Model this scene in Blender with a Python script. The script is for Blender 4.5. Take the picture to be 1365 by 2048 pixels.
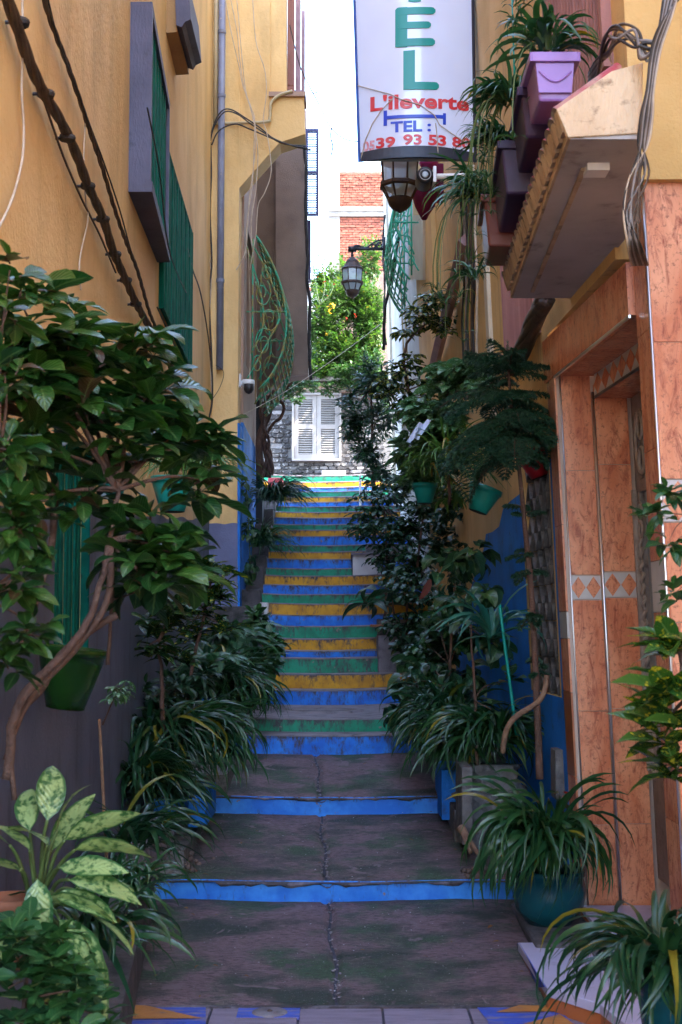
import bpy, math, random
import numpy as np
from mathutils import Vector, Matrix, noise as mnoise

R = math.radians
for o in list(bpy.data.objects):
    bpy.data.objects.remove(o)
SC = bpy.context.scene
COL = SC.collection

# ------------------------------------------------------------------ camera, sky, sun, exposure
CZ = 1.8
FPX = 50 / 36 * 2048
PITCH = math.atan(226 / FPX)
cd = bpy.data.cameras.new("camera")
cam = bpy.data.objects.new("camera", cd)
COL.objects.link(cam)
cam.location = (0, 0, CZ)
cam.rotation_euler = (R(90) + PITCH, 0, 0)
cd.sensor_fit = 'VERTICAL'
cd.sensor_height = 36
cd.sensor_width = 24
cd.lens = 50
cd.clip_start = .05
cd.clip_end = 3000
cd.dof.use_dof = True
cd.dof.focus_distance = 12.0
cd.dof.aperture_fstop = 7.5
SC.camera = cam

SUN_EL, SUN_AZ = 52.0, 70.0       # azimuth: degrees to the right of straight behind the camera
wd = bpy.data.worlds.new("World")
SC.world = wd
wd.use_nodes = True
wn = wd.node_tree
bg = wn.nodes["Background"]
sky = wn.nodes.new("ShaderNodeTexSky")
sky.sky_type = 'NISHITA'
sky.sun_disc = False
sky.sun_elevation = R(SUN_EL)
sky.sun_rotation = R(180 - SUN_AZ)
sky.air_density = 1.0
sky.dust_density = 1.2
sky.ozone_density = 1.0
wn.links.new(sky.outputs[0], bg.inputs[0])
bg.inputs[1].default_value = .15
sd = bpy.data.lights.new("sun", 'SUN')
sd.energy = 2.0
sd.angle = R(.5)
sd.color = (1, .93, .82)
sun = bpy.data.objects.new("sun", sd)
COL.objects.link(sun)
sv = Vector((math.sin(R(SUN_AZ)) * math.cos(R(SUN_EL)), -math.cos(R(SUN_AZ)) * math.cos(R(SUN_EL)), math.sin(R(SUN_EL))))
sun.rotation_euler = sv.to_track_quat('Z', 'Y').to_euler()
sun.location = (4, -4, 12)
SC.view_settings.view_transform = 'Standard'
SC.view_settings.look = 'None'
SC.view_settings.exposure = 4.0
SC.view_settings.gamma = 1
SC.view_settings.use_curve_mapping = False
SC.cycles.max_bounces = 8
SC.cycles.diffuse_bounces = 5
SC.cycles.transparent_max_bounces = 8
SC.cycles.sample_clamp_indirect = 6

# ------------------------------------------------------------------ projection of photo measurements into the place
ct, st = math.cos(PITCH), math.sin(PITCH)
def ray(px, py):
    u = (px - 682.5) / FPX; v = (1024 - py) / FPX
    return (u, ct - v * st, st + v * ct)
def W(px, py, d):
    a, b, c = ray(px, py)
    t = d / b
    return Vector((a * t, d, CZ + c * t))
def ZY(py, d):
    return W(682.5, py, d).z
def XX(px, d, py=1250):
    return W(px, py, d).x
def XL(d):
    return -1.15 - .025 * d
def XR(d, z=0):
    return 1.75 - .036 * d - .041 * min(z, 9)
def WL(px, py, off=0.0):
    a, b, c = ray(px, py)
    t = (-1.15 + off) / (a + .025 * b)
    return Vector((a * t, b * t, CZ + c * t))
def WR(px, py, off=0.0):
    a, b, c = ray(px, py)
    t = (1.75 - off - .041 * CZ) / (a + .036 * b + .041 * c)
    return Vector((a * t, b * t, CZ + c * t))

# ------------------------------------------------------------------ materials
def nd(nt, t, **kw):
    n = nt.nodes.new(t)
    for k, v in kw.items():
        setattr(n, k, v)
    return n
def rgb(c):
    return (c[0], c[1], c[2], 1)
def noise_n(nt, vec, scale, detail=4, rough=.55, stretch=None, dist=0):
    if stretch:
        mp = nd(nt, "ShaderNodeMapping")
        mp.inputs["Scale"].default_value = stretch
        nt.links.new(vec, mp.inputs["Vector"]); vec = mp.outputs[0]
    n = nd(nt, "ShaderNodeTexNoise")
    n.inputs["Scale"].default_value = scale
    n.inputs["Detail"].default_value = detail
    n.inputs["Roughness"].default_value = rough
    n.inputs["Distortion"].default_value = dist
    nt.links.new(vec, n.inputs["Vector"])
    return n.outputs[0]
def ramp(nt, fac, a, b, va=0, vb=1):
    m = nd(nt, "ShaderNodeMapRange")
    m.inputs[1].default_value = a; m.inputs[2].default_value = b
    m.inputs[3].default_value = va; m.inputs[4].default_value = vb
    nt.links.new(fac, m.inputs[0])
    return m.outputs[0]
def mixc(nt, fac, a, b, mode='MIX'):
    m = nd(nt, "ShaderNodeMix", data_type='RGBA', blend_type=mode)
    if isinstance(fac, (int, float)): m.inputs[0].default_value = fac
    else: nt.links.new(fac, m.inputs[0])
    for i, x in ((6, a), (7, b)):
        if isinstance(x, tuple): m.inputs[i].default_value = rgb(x)
        else: nt.links.new(x, m.inputs[i])
    return m.outputs[2]
def math_n(nt, op, a, b=None):
    m = nd(nt, "ShaderNodeMath", operation=op)
    for i, x in enumerate((a, b)):
        if x is None: continue
        if isinstance(x, (int, float)): m.inputs[i].default_value = x
        else: nt.links.new(x, m.inputs[i])
    return m.outputs[0]
def base_mat(name):
    m = bpy.data.materials.new(name)
    m.use_nodes = True
    nt = m.node_tree
    return m, nt, nt.nodes["Principled BSDF"]
MATS = {}
def M(name, c, c2=None, s=3, lo=.4, hi=.65, c3=None, s3=1.5, t3=(.52, .66), st2=None, st3=None, rough=.75, bump=.25, bs=60,
      bst=None, spec=.4, metal=0, rnd=0, det=5, d2=0, coat=0):
    m, nt, b = base_mat(name)
    tc = nd(nt, "ShaderNodeTexCoord"); vec = tc.outputs["Object"]
    col = c
    if c2: col = mixc(nt, ramp(nt, noise_n(nt, vec, s, det, stretch=st2, dist=d2), lo, hi), c, c2)
    if c3: col = mixc(nt, ramp(nt, noise_n(nt, vec, s3, 6, .65, stretch=st3), *t3), col if not isinstance(col, tuple) else c, c3)
    if rnd:
        oi = nd(nt, "ShaderNodeObjectInfo")
        hs = nd(nt, "ShaderNodeHueSaturation")
        nt.links.new(ramp(nt, oi.outputs["Random"], 0, 1, 1 - rnd, 1 + rnd), hs.inputs["Value"])
        if isinstance(col, tuple): hs.inputs["Color"].default_value = rgb(col)
        else: nt.links.new(col, hs.inputs["Color"])
        col = hs.outputs[0]
    if isinstance(col, tuple): b.inputs["Base Color"].default_value = rgb(col)
    else: nt.links.new(col, b.inputs["Base Color"])
    b.inputs["Roughness"].default_value = rough
    b.inputs["Specular IOR Level"].default_value = spec
    b.inputs["Metallic"].default_value = metal
    b.inputs["Coat Weight"].default_value = coat
    if bump:
        bp = nd(nt, "ShaderNodeBump")
        bp.inputs["Strength"].default_value = bump
        bp.inputs["Distance"].default_value = .016
        nt.links.new(noise_n(nt, vec, bs, 4, .6, stretch=bst), bp.inputs["Height"])
        nt.links.new(bp.outputs[0], b.inputs["Normal"])
    MATS[name] = m
    return m

M('plaster_yellow', (.84, .57, .26), (.72, .45, .18), s=1.4, lo=.36, hi=.7, c3=(.48, .30, .13), s3=1.6, t3=(.50, .85), st3=(1.1, 1.1, .35), bump=.5, bs=26, det=9)
M('plaster_yellow_right', (.72, .47, .19), (.58, .35, .12), s=1.6, c3=(.36, .22, .10), s3=2.5, t3=(.55, .75), st3=(3, 3, .3), bump=.4, bs=60)
M('plaster_cream', (.72, .64, .5), (.6, .5, .36), s=1.4, c3=(.35, .28, .2), s3=3, t3=(.6, .75), st3=(3, 3, .3), bump=.3)
M('plaster_grey_white', (.56, .54, .52), (.46, .43, .41), s=2, c3=(.3, .27, .25), s3=3, t3=(.58, .75), st3=(4, 4, .25), bump=.3)
M('plaster_brown', (.26, .18, .14), (.2, .135, .105), s=2, c3=(.12, .09, .08), s3=4, t3=(.6, .8), bump=.3)
M('plaster_brown_shade', (.19, .125, .09), (.14, .09, .065), s=2, bump=.3)  # darkened brown plaster: shadow put into the colour
M('plaster_ochre', (.42, .24, .1), (.34, .18, .07), s=2, bump=.3)
M('soffit_grey', (.46, .44, .45), (.36, .34, .35), s=2.5, c3=(.13, .1, .09), s3=5, t3=(.58, .8), bump=.25)
M('trim_pinkish', (.42, .27, .2), (.34, .22, .17), s=2, bump=.2)
M('dado_grey', (.12, .125, .175), (.08, .085, .125), s=2.4, c3=(.05, .045, .06), s3=4, t3=(.55, .75), st3=(2, 2, .5), rough=.65, bump=.35, bs=50)
M('dado_violet', (.16, .17, .31), (.12, .125, .23), s=2.4, c3=(.09, .08, .12), s3=4, t3=(.6, .75), rough=.6, bump=.3)
M('paint_blue_wall', (.006, .19, .68), (.004, .13, .50), s=3, c3=(.03, .06, .12), s3=6, t3=(.6, .75), rough=.7, bump=.45, bs=50)
M('frame_slate', (.10, .095, .155), (.075, .07, .115), s=4, c3=(.05, .045, .07), s3=6, t3=(.58, .7), rough=.6, bump=.3, bst=(1, 1, .3))
M('frame_underside', (.055, .045, .05), (.04, .032, .035), s=4, rough=.8)
M('paint_green_bar', (.003, .125, .085), (.002, .08, .055), s=8, c3=(.01, .04, .03), s3=14, t3=(.6, .7), rough=.8, bump=.2, spec=.1)
M('paint_mint_bar', (.06, .48, .30), (.04, .36, .22), s=10, rough=.4, bump=.2)
M('paint_rusty_green', (.05, .34, .20), (.30, .24, .07), s=9, lo=.42, hi=.58, rough=.55, bump=.3)
M('dark_void', (.012, .012, .014), rough=.6, bump=0)
M('pipe_grey', (.22, .24, .34), (.17, .18, .27), s=6, c3=(.6, .52, .38), s3=14, t3=(.66, .7), rough=.45, bump=.1)
M('pipe_beige', (.5, .4, .24), (.42, .32, .18), s=6, rough=.5, bump=.15)
M('cable_black', (.018, .016, .018), (.04, .032, .03), s=20, rough=.5, bump=.3, bs=80)
M('cable_brown', (.10, .065, .045), (.05, .035, .028), s=12, rough=.6, bump=.3, bs=80)
M('cable_grey', (.26, .23, .22), (.16, .14, .14), s=12, rough=.5, bump=.2)
M('cable_cream', (.55, .44, .34), (.42, .32, .24), s=12, rough=.5, bump=.1)
M('louvre_pink', (.36, .15, .12), (.28, .11, .09), s=8, st2=(1, 1, .2), rough=.55, bump=.15, rnd=.1)
M('louvre_violet', (.055, .045, .12), (.04, .034, .09), s=8, rough=.5, bump=.15, rnd=.06)
M('louvre_rose', (.42, .26, .3), (.34, .2, .24), s=8, rough=.5, bump=.15)
M('louvre_white', (.36, .33, .315), (.31, .28, .265), s=7, c3=(.45, .38, .33), s3=16, t3=(.64, .72), rough=.45, bump=.1, rnd=.05)
M('brick_orange', (.30, .085, .05), (.24, .065, .035), s=20, c3=(.34, .16, .11), s3=14, t3=(.55, .7), rough=.85, bump=.4, bs=50, rnd=.2)
M('mortar', (.2, .12, .09), (.15, .09, .07), s=8, bump=.5)
M('concrete_beam', (.28, .25, .225), (.2, .175, .155), s=5, c3=(.22, .19, .16), s3=7, t3=(.55, .7), rough=.9, bump=.6)
M('stone_light', (.21, .20, .20), (.16, .15, .15), s=14, c3=(.2, .185, .18), s3=18, t3=(.52, .62), rough=.85, bump=.6, bs=60, rnd=.14)
M('stone_mid', (.12, .112, .112), (.085, .08, .08), s=14, c3=(.38, .36, .35), s3=18, t3=(.55, .64), rough=.85, bump=.6, bs=60, rnd=.15)
M('stone_dark', (.055, .05, .052), (.036, .033, .034), s=14, c3=(.28, .265, .26), s3=20, t3=(.56, .66), rough=.85, bump=.6, bs=60, rnd=.2)
M('stone_mortar', (.15, .143, .14), (.11, .103, .10), s=12, bump=.5)
M('metal_rust', (.06, .035, .03), (.10, .055, .035), s=18, rough=.55, bump=.35, bs=90, metal=.3)
M('metal_black', (.02, .02, .024), (.035, .03, .032), s=18, rough=.45, bump=.2, metal=.2)
M('metal_chrome', (.8, .8, .84), rough=.32, metal=1, bump=.08, bs=12)
M('metal_blue', (.05, .12, .42), (.04, .09, .3), s=8, rough=.35, bump=0)
M('metal_navy', (.02, .022, .035), (.03, .03, .04), s=10, rough=.4, bump=.1)
M('sign_letter_teal', (.0, .25, .21), rough=.3, bump=0)
M('sign_letter_red', (.62, .02, .03), (.66, .08, .09), s=9, rough=.3, bump=0)
M('sign_letter_faded', (.62, .18, .22), (.7, .4, .45), s=30, rough=.3, bump=0)
M('sign_letter_blue', (.02, .06, .50), rough=.3, bump=0)
M('plastic_white', (.72, .72, .74), (.65, .64, .65), s=6, rough=.35, bump=0)
M('plastic_rusty_white', (.72, .66, .6), (.45, .22, .1), s=12, lo=.6, hi=.68, rough=.4, bump=.1)
M('plastic_lilac', (.30, .165, .46), (.25, .14, .40), s=5, rough=.35, bump=.05)
M('plastic_plum', (.045, .022, .075), (.032, .016, .055), s=5, rough=.4, bump=.08)
M('plastic_brown', (.17, .04, .03), (.12, .028, .022), s=4, rough=.4, bump=.08)
M('ceramic_teal', (.01, .23, .19), (.01, .17, .14), s=7, c3=(.02, .08, .07), s3=9, t3=(.6, .7), rough=.28, bump=.08)
M('ceramic_deep_teal', (.005, .06, .075), (.004, .042, .055), s=7, c3=(.02, .04, .05), s3=9, t3=(.6, .7), rough=.25, bump=.08)
M('ceramic_green', (.012, .055, .008), (.006, .03, .005), s=5, rough=.2, bump=.06)
M('plastic_red', (.45, .01, .02), (.3, .008, .015), s=5, rough=.35, bump=.05)
M('terracotta', (.36, .13, .065), (.27, .095, .05), s=7, rough=.8, bump=.3)
M('cloth_magenta', (.22, .008, .06), (.15, .006, .045), s=5, rough=.8, bump=.5, bs=140)
M('cloth_pink', (.6, .06, .35), rough=.7, bump=.2)
M('cloth_white', (.62, .68, .85), (.5, .56, .72), s=6, rough=.6, bump=.3)
M('roof_tile_red', (.36, .05, .06), (.42, .2, .16), s=9, lo=.45, hi=.6, c3=(.12, .1, .08), s3=12, t3=(.58, .68), rough=.7, bump=.4, rnd=.12)
M('canopy_edge', (.5, .38, .27), (.36, .26, .18), s=5, c3=(.12, .09, .065), s3=8, t3=(.52, .68), st3=(1, 1, .4), rough=.85, bump=.6, bs=40)
M('canopy_gable', (.66, .5, .34), (.52, .37, .24), s=4, c3=(.3, .2, .13), s3=9, t3=(.56, .68), st3=(1, 1, 1.5), rough=.85, bump=.9, bs=30, bst=(1.5, 1, .5))
M('wood_dark', (.10, .055, .035), (.06, .035, .025), s=5, st2=(8, 8, .5), rough=.6, bump=.3, bst=(8, 8, .5))
M('soil', (.035, .022, .016), (.02, .014, .01), s=18, rough=.95, bump=.9, bs=60)
M('bark', (.13, .065, .045), (.075, .04, .03), s=14, c3=(.2, .13, .1), s3=18, t3=(.6, .7), st2=(1, 1, .4), rough=.8, bump=.8, bs=60)
M('bark_light', (.26, .15, .09), (.17, .09, .06), s=14, rough=.8, bump=.7, bs=60)
M('stem_green', (.08, .12, .03), (.06, .08, .02), s=10, rough=.6, bump=.1)
M('stem_teal', (.0, .3, .25), rough=.4, bump=.05)
M('rock_rough', (.17, .155, .15), (.10, .09, .09), s=9, c3=(.045, .04, .04), s3=7, t3=(.52, .66), rough=.9, bump=1, bs=26)
M('concrete_old', (.10, .085, .09), (.065, .055, .06), s=7, c3=(.03, .03, .028), s3=6, t3=(.52, .68), rough=.85, bump=.8, bs=50)
M('concrete_pale', (.2, .17, .19), (.14, .12, .135), s=6, c3=(.06, .05, .055), s3=6, t3=(.55, .7), rough=.8, bump=.5)
M('paver', (.21, .165, .22), (.155, .12, .165), s=7, st2=(.6, 3, 1), c3=(.08, .065, .085), s3=7, t3=(.55, .7), st3=(.5, 2.5, 1), rough=.6, bump=.35, bst=(.5, 4, 1), rnd=.08)
M('paver_joint', (.055, .05, .07), (.035, .032, .045), s=14, rough=.9, bump=.6)
M('paint_blue_floor', (.03, .07, .42), (.02, .05, .3), s=9, c3=(.17, .14, .24), s3=8, t3=(.50, .60), st3=(.5, 3, 1), rough=.6, bump=.3)
M('paint_orange_floor', (.42, .17, .03), (.32, .12, .025), s=9, c3=(.2, .12, .09), s3=9, t3=(.58, .68), rough=.6, bump=.3)
M('doorstep_tile', (.46, .42, .58), (.4, .37, .5), s=3, c3=(.28, .25, .34), s3=9, t3=(.6, .75), rough=.35, bump=.1)
M('tile_white', (.56, .53, .52), (.48, .44, .44), s=7, rough=.3, bump=.05)
M('tile_orange', (.40, .12, .04), (.34, .09, .03), s=7, rough=.3, bump=.05)
M('grout', (.5, .4, .34), rough=.9, bump=.2)
M('door_frame', (.21, .18, .17), (.15, .13, .125), s=9, c3=(.08, .06, .055), s3=12, t3=(.55, .68), rough=.5, bump=.25)
M('door_grille', (.36, .31, .28), (.24, .2, .18), s=16, rough=.5, bump=.3)
M('white_stone', (.58, .56, .58), (.5, .47, .49), s=5, c3=(.24, .22, .22), s3=9, t3=(.6, .72), rough=.5, bump=.2)
M('red_stone', (.34, .03, .04), (.28, .07, .07), s=10, c3=(.4, .35, .33), s3=14, t3=(.62, .68), rough=.7, bump=.4)
M('pebble', (.17, .11, .09), (.1, .07, .06), s=9, rough=.8, bump=.4, rnd=.3)
M('chip', (.5, .48, .5), rough=.8, bump=0)
M('petal_yellow', (.85, .5, .02), rough=.6, bump=0)
M('petal_red', (.75, .05, .03), rough=.6, bump=0)
M('petal_pink', (.6, .15, .45), rough=.6, bump=0)
M('building_white', (.6, .58, .57), (.52, .5, .49), s=1, rough=.8, bump=.2)
M('iron_dark', (.04, .035, .035), (.07, .05, .04), s=12, rough=.5, bump=.3, metal=.4)

def tile_marble():
    m, nt, b = base_mat('tile_marble')
    vec = nd(nt, "ShaderNodeTexCoord").outputs["Object"]
    oi = nd(nt, "ShaderNodeObjectInfo")
    vm = nd(nt, "ShaderNodeVectorMath", operation='ADD')
    cm = nd(nt, "ShaderNodeCombineXYZ")
    nt.links.new(math_n(nt, 'MULTIPLY', oi.outputs["Random"], 13.0), cm.inputs[0])
    nt.links.new(math_n(nt, 'MULTIPLY', oi.outputs["Random"], 7.0), cm.inputs[2])
    nt.links.new(vec, vm.inputs[0]); nt.links.new(cm.outputs[0], vm.inputs[1])
    v = vm.outputs[0]
    a = mixc(nt, ramp(nt, noise_n(nt, v, 3, 5, .6, stretch=(1.6, 1.6, .6), dist=.8), .34, .62), (.80, .36, .20), (.60, .19, .09))
    a = mixc(nt, ramp(nt, noise_n(nt, v, 7, 9, .75, stretch=(2.2, 2.2, .6), dist=1.6), .50, .68), a, (.28, .05, .028))
    a = mixc(nt, ramp(nt, noise_n(nt, v, 34, 5, .75), .54, .70), a, (.19, .055, .035))
    nt.links.new(a, b.inputs["Base Color"])
    b.inputs["Roughness"].default_value = .27
    b.inputs["Specular IOR Level"].default_value = .5
    MATS['tile_marble'] = m
tile_marble()

def riser_mat(name, c, c2, worn=.5):
    m, nt, b = base_mat(name)
    tc = nd(nt, "ShaderNodeTexCoord")
    vec = tc.outputs["Object"]; uv = tc.outputs["UV"]
    sp = nd(nt, "ShaderNodeSeparateXYZ"); nt.links.new(uv, sp.inputs[0])
    col = mixc(nt, ramp(nt, noise_n(nt, vec, 7, 4), .4, .65), c, c2)
    n1 = noise_n(nt, vec, 5, 6, .7, stretch=(3, 3, 1.3))
    n2 = noise_n(nt, vec, 30, 7, .8, stretch=(1.6, 1.6, .6))
    f = math_n(nt, 'ADD', math_n(nt, 'MULTIPLY', n1, .55), math_n(nt, 'MULTIPLY', n2, .45))
    vtop = math_n(nt, 'POWER', sp.outputs[1], 3.0)
    f = math_n(nt, 'ADD', f, math_n(nt, 'MULTIPLY', vtop, .10))
    oi = nd(nt, "ShaderNodeObjectInfo")
    f = math_n(nt, 'ADD', f, math_n(nt, 'MULTIPLY', math_n(nt, 'SUBTRACT', oi.outputs["Random"], .5), .045))
    f = math_n(nt, 'ADD', f, math_n(nt, 'MULTIPLY', math_n(nt, 'SUBTRACT', noise_n(nt, vec, 1.7, 2), .5), .16))
    f = math_n(nt, 'ADD', f, math_n(nt, 'MULTIPLY', math_n(nt, 'POWER', math_n(nt, 'SUBTRACT', 1.0, sp.outputs[1]), 6.0), .05))
    fac = ramp(nt, f, .60 - .11 * worn, .70 - .08 * worn)
    col = mixc(nt, fac, col, (.045, .036, .045))
    col = mixc(nt, ramp(nt, noise_n(nt, vec, 16, 3), .68, .72), col, (.2, .14, .13))
    nt.links.new(col, b.inputs["Base Color"])
    b.inputs["Roughness"].default_value = .6
    bp = nd(nt, "ShaderNodeBump"); bp.inputs["Strength"].default_value = .5; bp.inputs["Distance"].default_value = .01
    nt.links.new(f, bp.inputs["Height"]); nt.links.new(bp.outputs[0], b.inputs["Normal"])
    MATS[name] = m
riser_mat('riser_blue', (.0, .12, .58), (.006, .19, .70), .8)
riser_mat('riser_blue_low', (.006, .14, .60), (.03, .24, .74), .25)
riser_mat('riser_green', (.0, .26, .14), (.0, .17, .09), .75)
riser_mat('riser_yellow', (.64, .30, .004), (.46, .19, .004), .65)

def tread_mat():
    m, nt, b = base_mat('tread_concrete')
    vec = nd(nt, "ShaderNodeTexCoord").outputs["Object"]
    c = mixc(nt, ramp(nt, noise_n(nt, vec, 2.1, 5, .6), .47, .60), (.22, .135, .15), (.055, .10, .05))
    c = mixc(nt, ramp(nt, noise_n(nt, vec, 1.6, 4, .6, stretch=(1, 1.4, 1)), .48, .62), c, (.04, .055, .04))
    c = mixc(nt, ramp(nt, noise_n(nt, vec, 60, 5, .75, stretch=(.35, 1.9, 1)), .46, .64), c, (.034, .028, .031))
    c = mixc(nt, ramp(nt, noise_n(nt, vec, 110, 2, .6), .66, .70), c, (.3, .26, .26))
    c = mixc(nt, ramp(nt, noise_n(nt, vec, 2.6, 6, .7, dist=1.5), .60, .64), c, (.20, .14, .15))
    c = mixc(nt, ramp(nt, noise_n(nt, vec, 5, 4, .7), .60, .68), c, (.11, .075, .085))
    nt.links.new(c, b.inputs["Base Color"])
    b.inputs["Roughness"].default_value = .72
    b.inputs["Specular IOR Level"].default_value = .35
    bp = nd(nt, "ShaderNodeBump"); bp.inputs["Strength"].default_value = 1; bp.inputs["Distance"].default_value = .03
    nt.links.new(noise_n(nt, vec, 34, 5, .7, stretch=(.28, 2.4, 1)), bp.inputs["Height"])
    nt.links.new(bp.outputs[0], b.inputs["Normal"])
    MATS['tread_concrete'] = m
tread_mat()
def lip_mat():
    M('tread_lip', (.06, .045, .05), (.035, .03, .032), s=9, c3=(.17, .14, .17), s3=5, t3=(.5, .65), rough=.75, bump=.8, bs=45)
lip_mat()

def leaf_mat(name, c1, c2, c3=None, rough=.32, trans=.22, vein=.25, spots=None, tip=None, edge=None):
    m, nt, b = base_mat(name)
    tc = nd(nt, "ShaderNodeTexCoord")
    geo = nd(nt, "ShaderNodeNewGeometry"); oi = nd(nt, "ShaderNodeObjectInfo")
    r = math_n(nt, 'FRACT', math_n(nt, 'ADD', geo.outputs["Random Per Island"], math_n(nt, 'MULTIPLY', oi.outputs["Random"], 7.31)))
    col = mixc(nt, r, c1, c2)
    if c3: col = mixc(nt, ramp(nt, r, .965, .98), col, c3)
    sp = nd(nt, "ShaderNodeSeparateXYZ"); nt.links.new(tc.outputs["UV"], sp.inputs[0])
    d = math_n(nt, 'ABSOLUTE', math_n(nt, 'SUBTRACT', sp.outputs[1], .5))
    if spots:
        sc, lo, hi, cs, emax = spots
        f = ramp(nt, noise_n(nt, tc.outputs["Object"], sc, 3, .6), lo, hi)
        f = math_n(nt, 'MULTIPLY', f, ramp(nt, d, emax, emax - .08))
        col = mixc(nt, f, col, cs)
    if edge:
        col = mixc(nt, ramp(nt, d, edge[1], edge[1] + .08), col, edge[0])
    if vein:
        col = mixc(nt, math_n(nt, 'MULTIPLY', ramp(nt, d, .06, .02), vein), col, (.3, .42, .15))
        wv = math_n(nt, 'SINE', math_n(nt, 'ADD', math_n(nt, 'MULTIPLY', sp.outputs[0], 60.0), math_n(nt, 'MULTIPLY', d, -28.0)))
        bp = nd(nt, "ShaderNodeBump"); bp.inputs["Strength"].default_value = .22; bp.inputs["Distance"].default_value = .004
        nt.links.new(wv, bp.inputs["Height"]); nt.links.new(bp.outputs[0], b.inputs["Normal"])
    nt.links.new(col, b.inputs["Base Color"])
    b.inputs["Roughness"].default_value = rough
    b.inputs["Specular IOR Level"].default_value = .5
    if trans:
        out = nt.nodes["Material Output"]
        tr = nd(nt, "ShaderNodeBsdfTranslucent")
        hs = nd(nt, "ShaderNodeHueSaturation"); hs.inputs["Saturation"].default_value = 1.1; hs.inputs["Value"].default_value = 1.6
        nt.links.new(col, hs.inputs["Color"]); nt.links.new(hs.outputs[0], tr.inputs[0])
        mx = nd(nt, "ShaderNodeMixShader"); mx.inputs[0].default_value = trans
        nt.links.new(b.outputs[0], mx.inputs[1]); nt.links.new(tr.outputs[0], mx.inputs[2])
        nt.links.new(mx.outputs[0], out.inputs[0])
    MATS[name] = m
leaf_mat('leaf_big', (.009, .046, .013), (.034, .09, .012), (.06, .03, .015), rough=.28)
leaf_mat('leaf_dark', (.007, .035, .02), (.017, .055, .018), rough=.3)
leaf_mat('leaf_round', (.02, .075, .03), (.03, .10, .02), rough=.3)
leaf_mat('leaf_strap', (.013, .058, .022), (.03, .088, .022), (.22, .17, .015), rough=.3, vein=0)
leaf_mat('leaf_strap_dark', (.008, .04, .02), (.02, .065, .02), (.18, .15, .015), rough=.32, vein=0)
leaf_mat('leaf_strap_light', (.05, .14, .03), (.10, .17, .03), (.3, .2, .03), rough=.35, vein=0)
leaf_mat('leaf_variegated', (.035, .11, .03), (.05, .12, .03), rough=.3, spots=(36, .42, .56, (.32, .41, .15), .44), vein=.3)
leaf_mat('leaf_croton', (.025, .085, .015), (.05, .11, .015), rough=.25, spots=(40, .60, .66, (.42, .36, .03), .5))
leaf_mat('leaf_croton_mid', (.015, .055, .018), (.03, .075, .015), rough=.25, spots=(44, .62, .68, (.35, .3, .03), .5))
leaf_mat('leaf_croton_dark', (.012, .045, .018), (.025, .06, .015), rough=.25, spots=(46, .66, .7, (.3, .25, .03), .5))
leaf_mat('leaf_scheff', (.012, .045, .028), (.03, .075, .03), rough=.25)
leaf_mat('leaf_scheff_cream', (.012, .045, .025), (.03, .07, .02), rough=.25, spots=(30, .52, .6, (.32, .33, .07), .5))
leaf_mat('leaf_pilea', (.05, .14, .05), (.07, .17, .045), rough=.3, spots=(60, .52, .6, (.3, .42, .3), .42), vein=.1)
leaf_mat('leaf_vine', (.028, .085, .015), (.07, .125, .02), (.12, .12, .02), rough=.4, trans=.35, vein=0)
leaf_mat('leaf_vine_deep_shade', (.018, .06, .014), (.035, .075, .015), rough=.4, trans=.3, vein=0)  # deep green; also the painted shade of the lower vine fringe
leaf_mat('leaf_pine', (.010, .05, .030), (.022, .075, .03), rough=.5, trans=.1, vein=0)
leaf_mat('leaf_fern', (.03, .11, .05), (.05, .14, .05), rough=.4, vein=0)
leaf_mat('leaf_hibiscus', (.015, .06, .028), (.035, .085, .028), (.05, .1, .02), rough=.3)
leaf_mat('leaf_aloe', (.02, .12, .09), (.04, .15, .09), rough=.35, vein=0)
leaf_mat('leaf_red', (.2, .05, .04), (.28, .09, .06), rough=.4, vein=.1)
leaf_mat('leaf_brown', (.14, .06, .02), (.2, .1, .03), rough=.6, vein=0)

def glass_mat(name, tint=(.75, .82, .9), cover=.55):
    m, nt, b = base_mat(name)
    out = nt.nodes["Material Output"]
    tr = nd(nt, "ShaderNodeBsdfTransparent"); tr.inputs[0].default_value = rgb(tint)
    b.inputs["Base Color"].default_value = (.75, .8, .88, 1)
    b.inputs["Roughness"].default_value = .15
    mx = nd(nt, "ShaderNodeMixShader"); mx.inputs[0].default_value = cover
    nt.links.new(tr.outputs[0], mx.inputs[1]); nt.links.new(b.outputs[0], mx.inputs[2])
    nt.links.new(mx.outputs[0], out.inputs[0])
    MATS[name] = m
glass_mat('glass_lamp')
glass_mat('glass_door', (.3, .4, .35), .5)
def sign_face():
    m, nt, b = base_mat('sign_face')
    vec = nd(nt, "ShaderNodeTexCoord").outputs["Object"]
    c = mixc(nt, ramp(nt, noise_n(nt, vec, 1.5, 3), .35, .7), (.70, .74, .90), (.64, .67, .84))
    nt.links.new(c, b.inputs["Base Color"])
    b.inputs["Roughness"].default_value = .12
    b.inputs["Specular IOR Level"].default_value = .8
    MATS['sign_face'] = m
sign_face()
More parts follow.
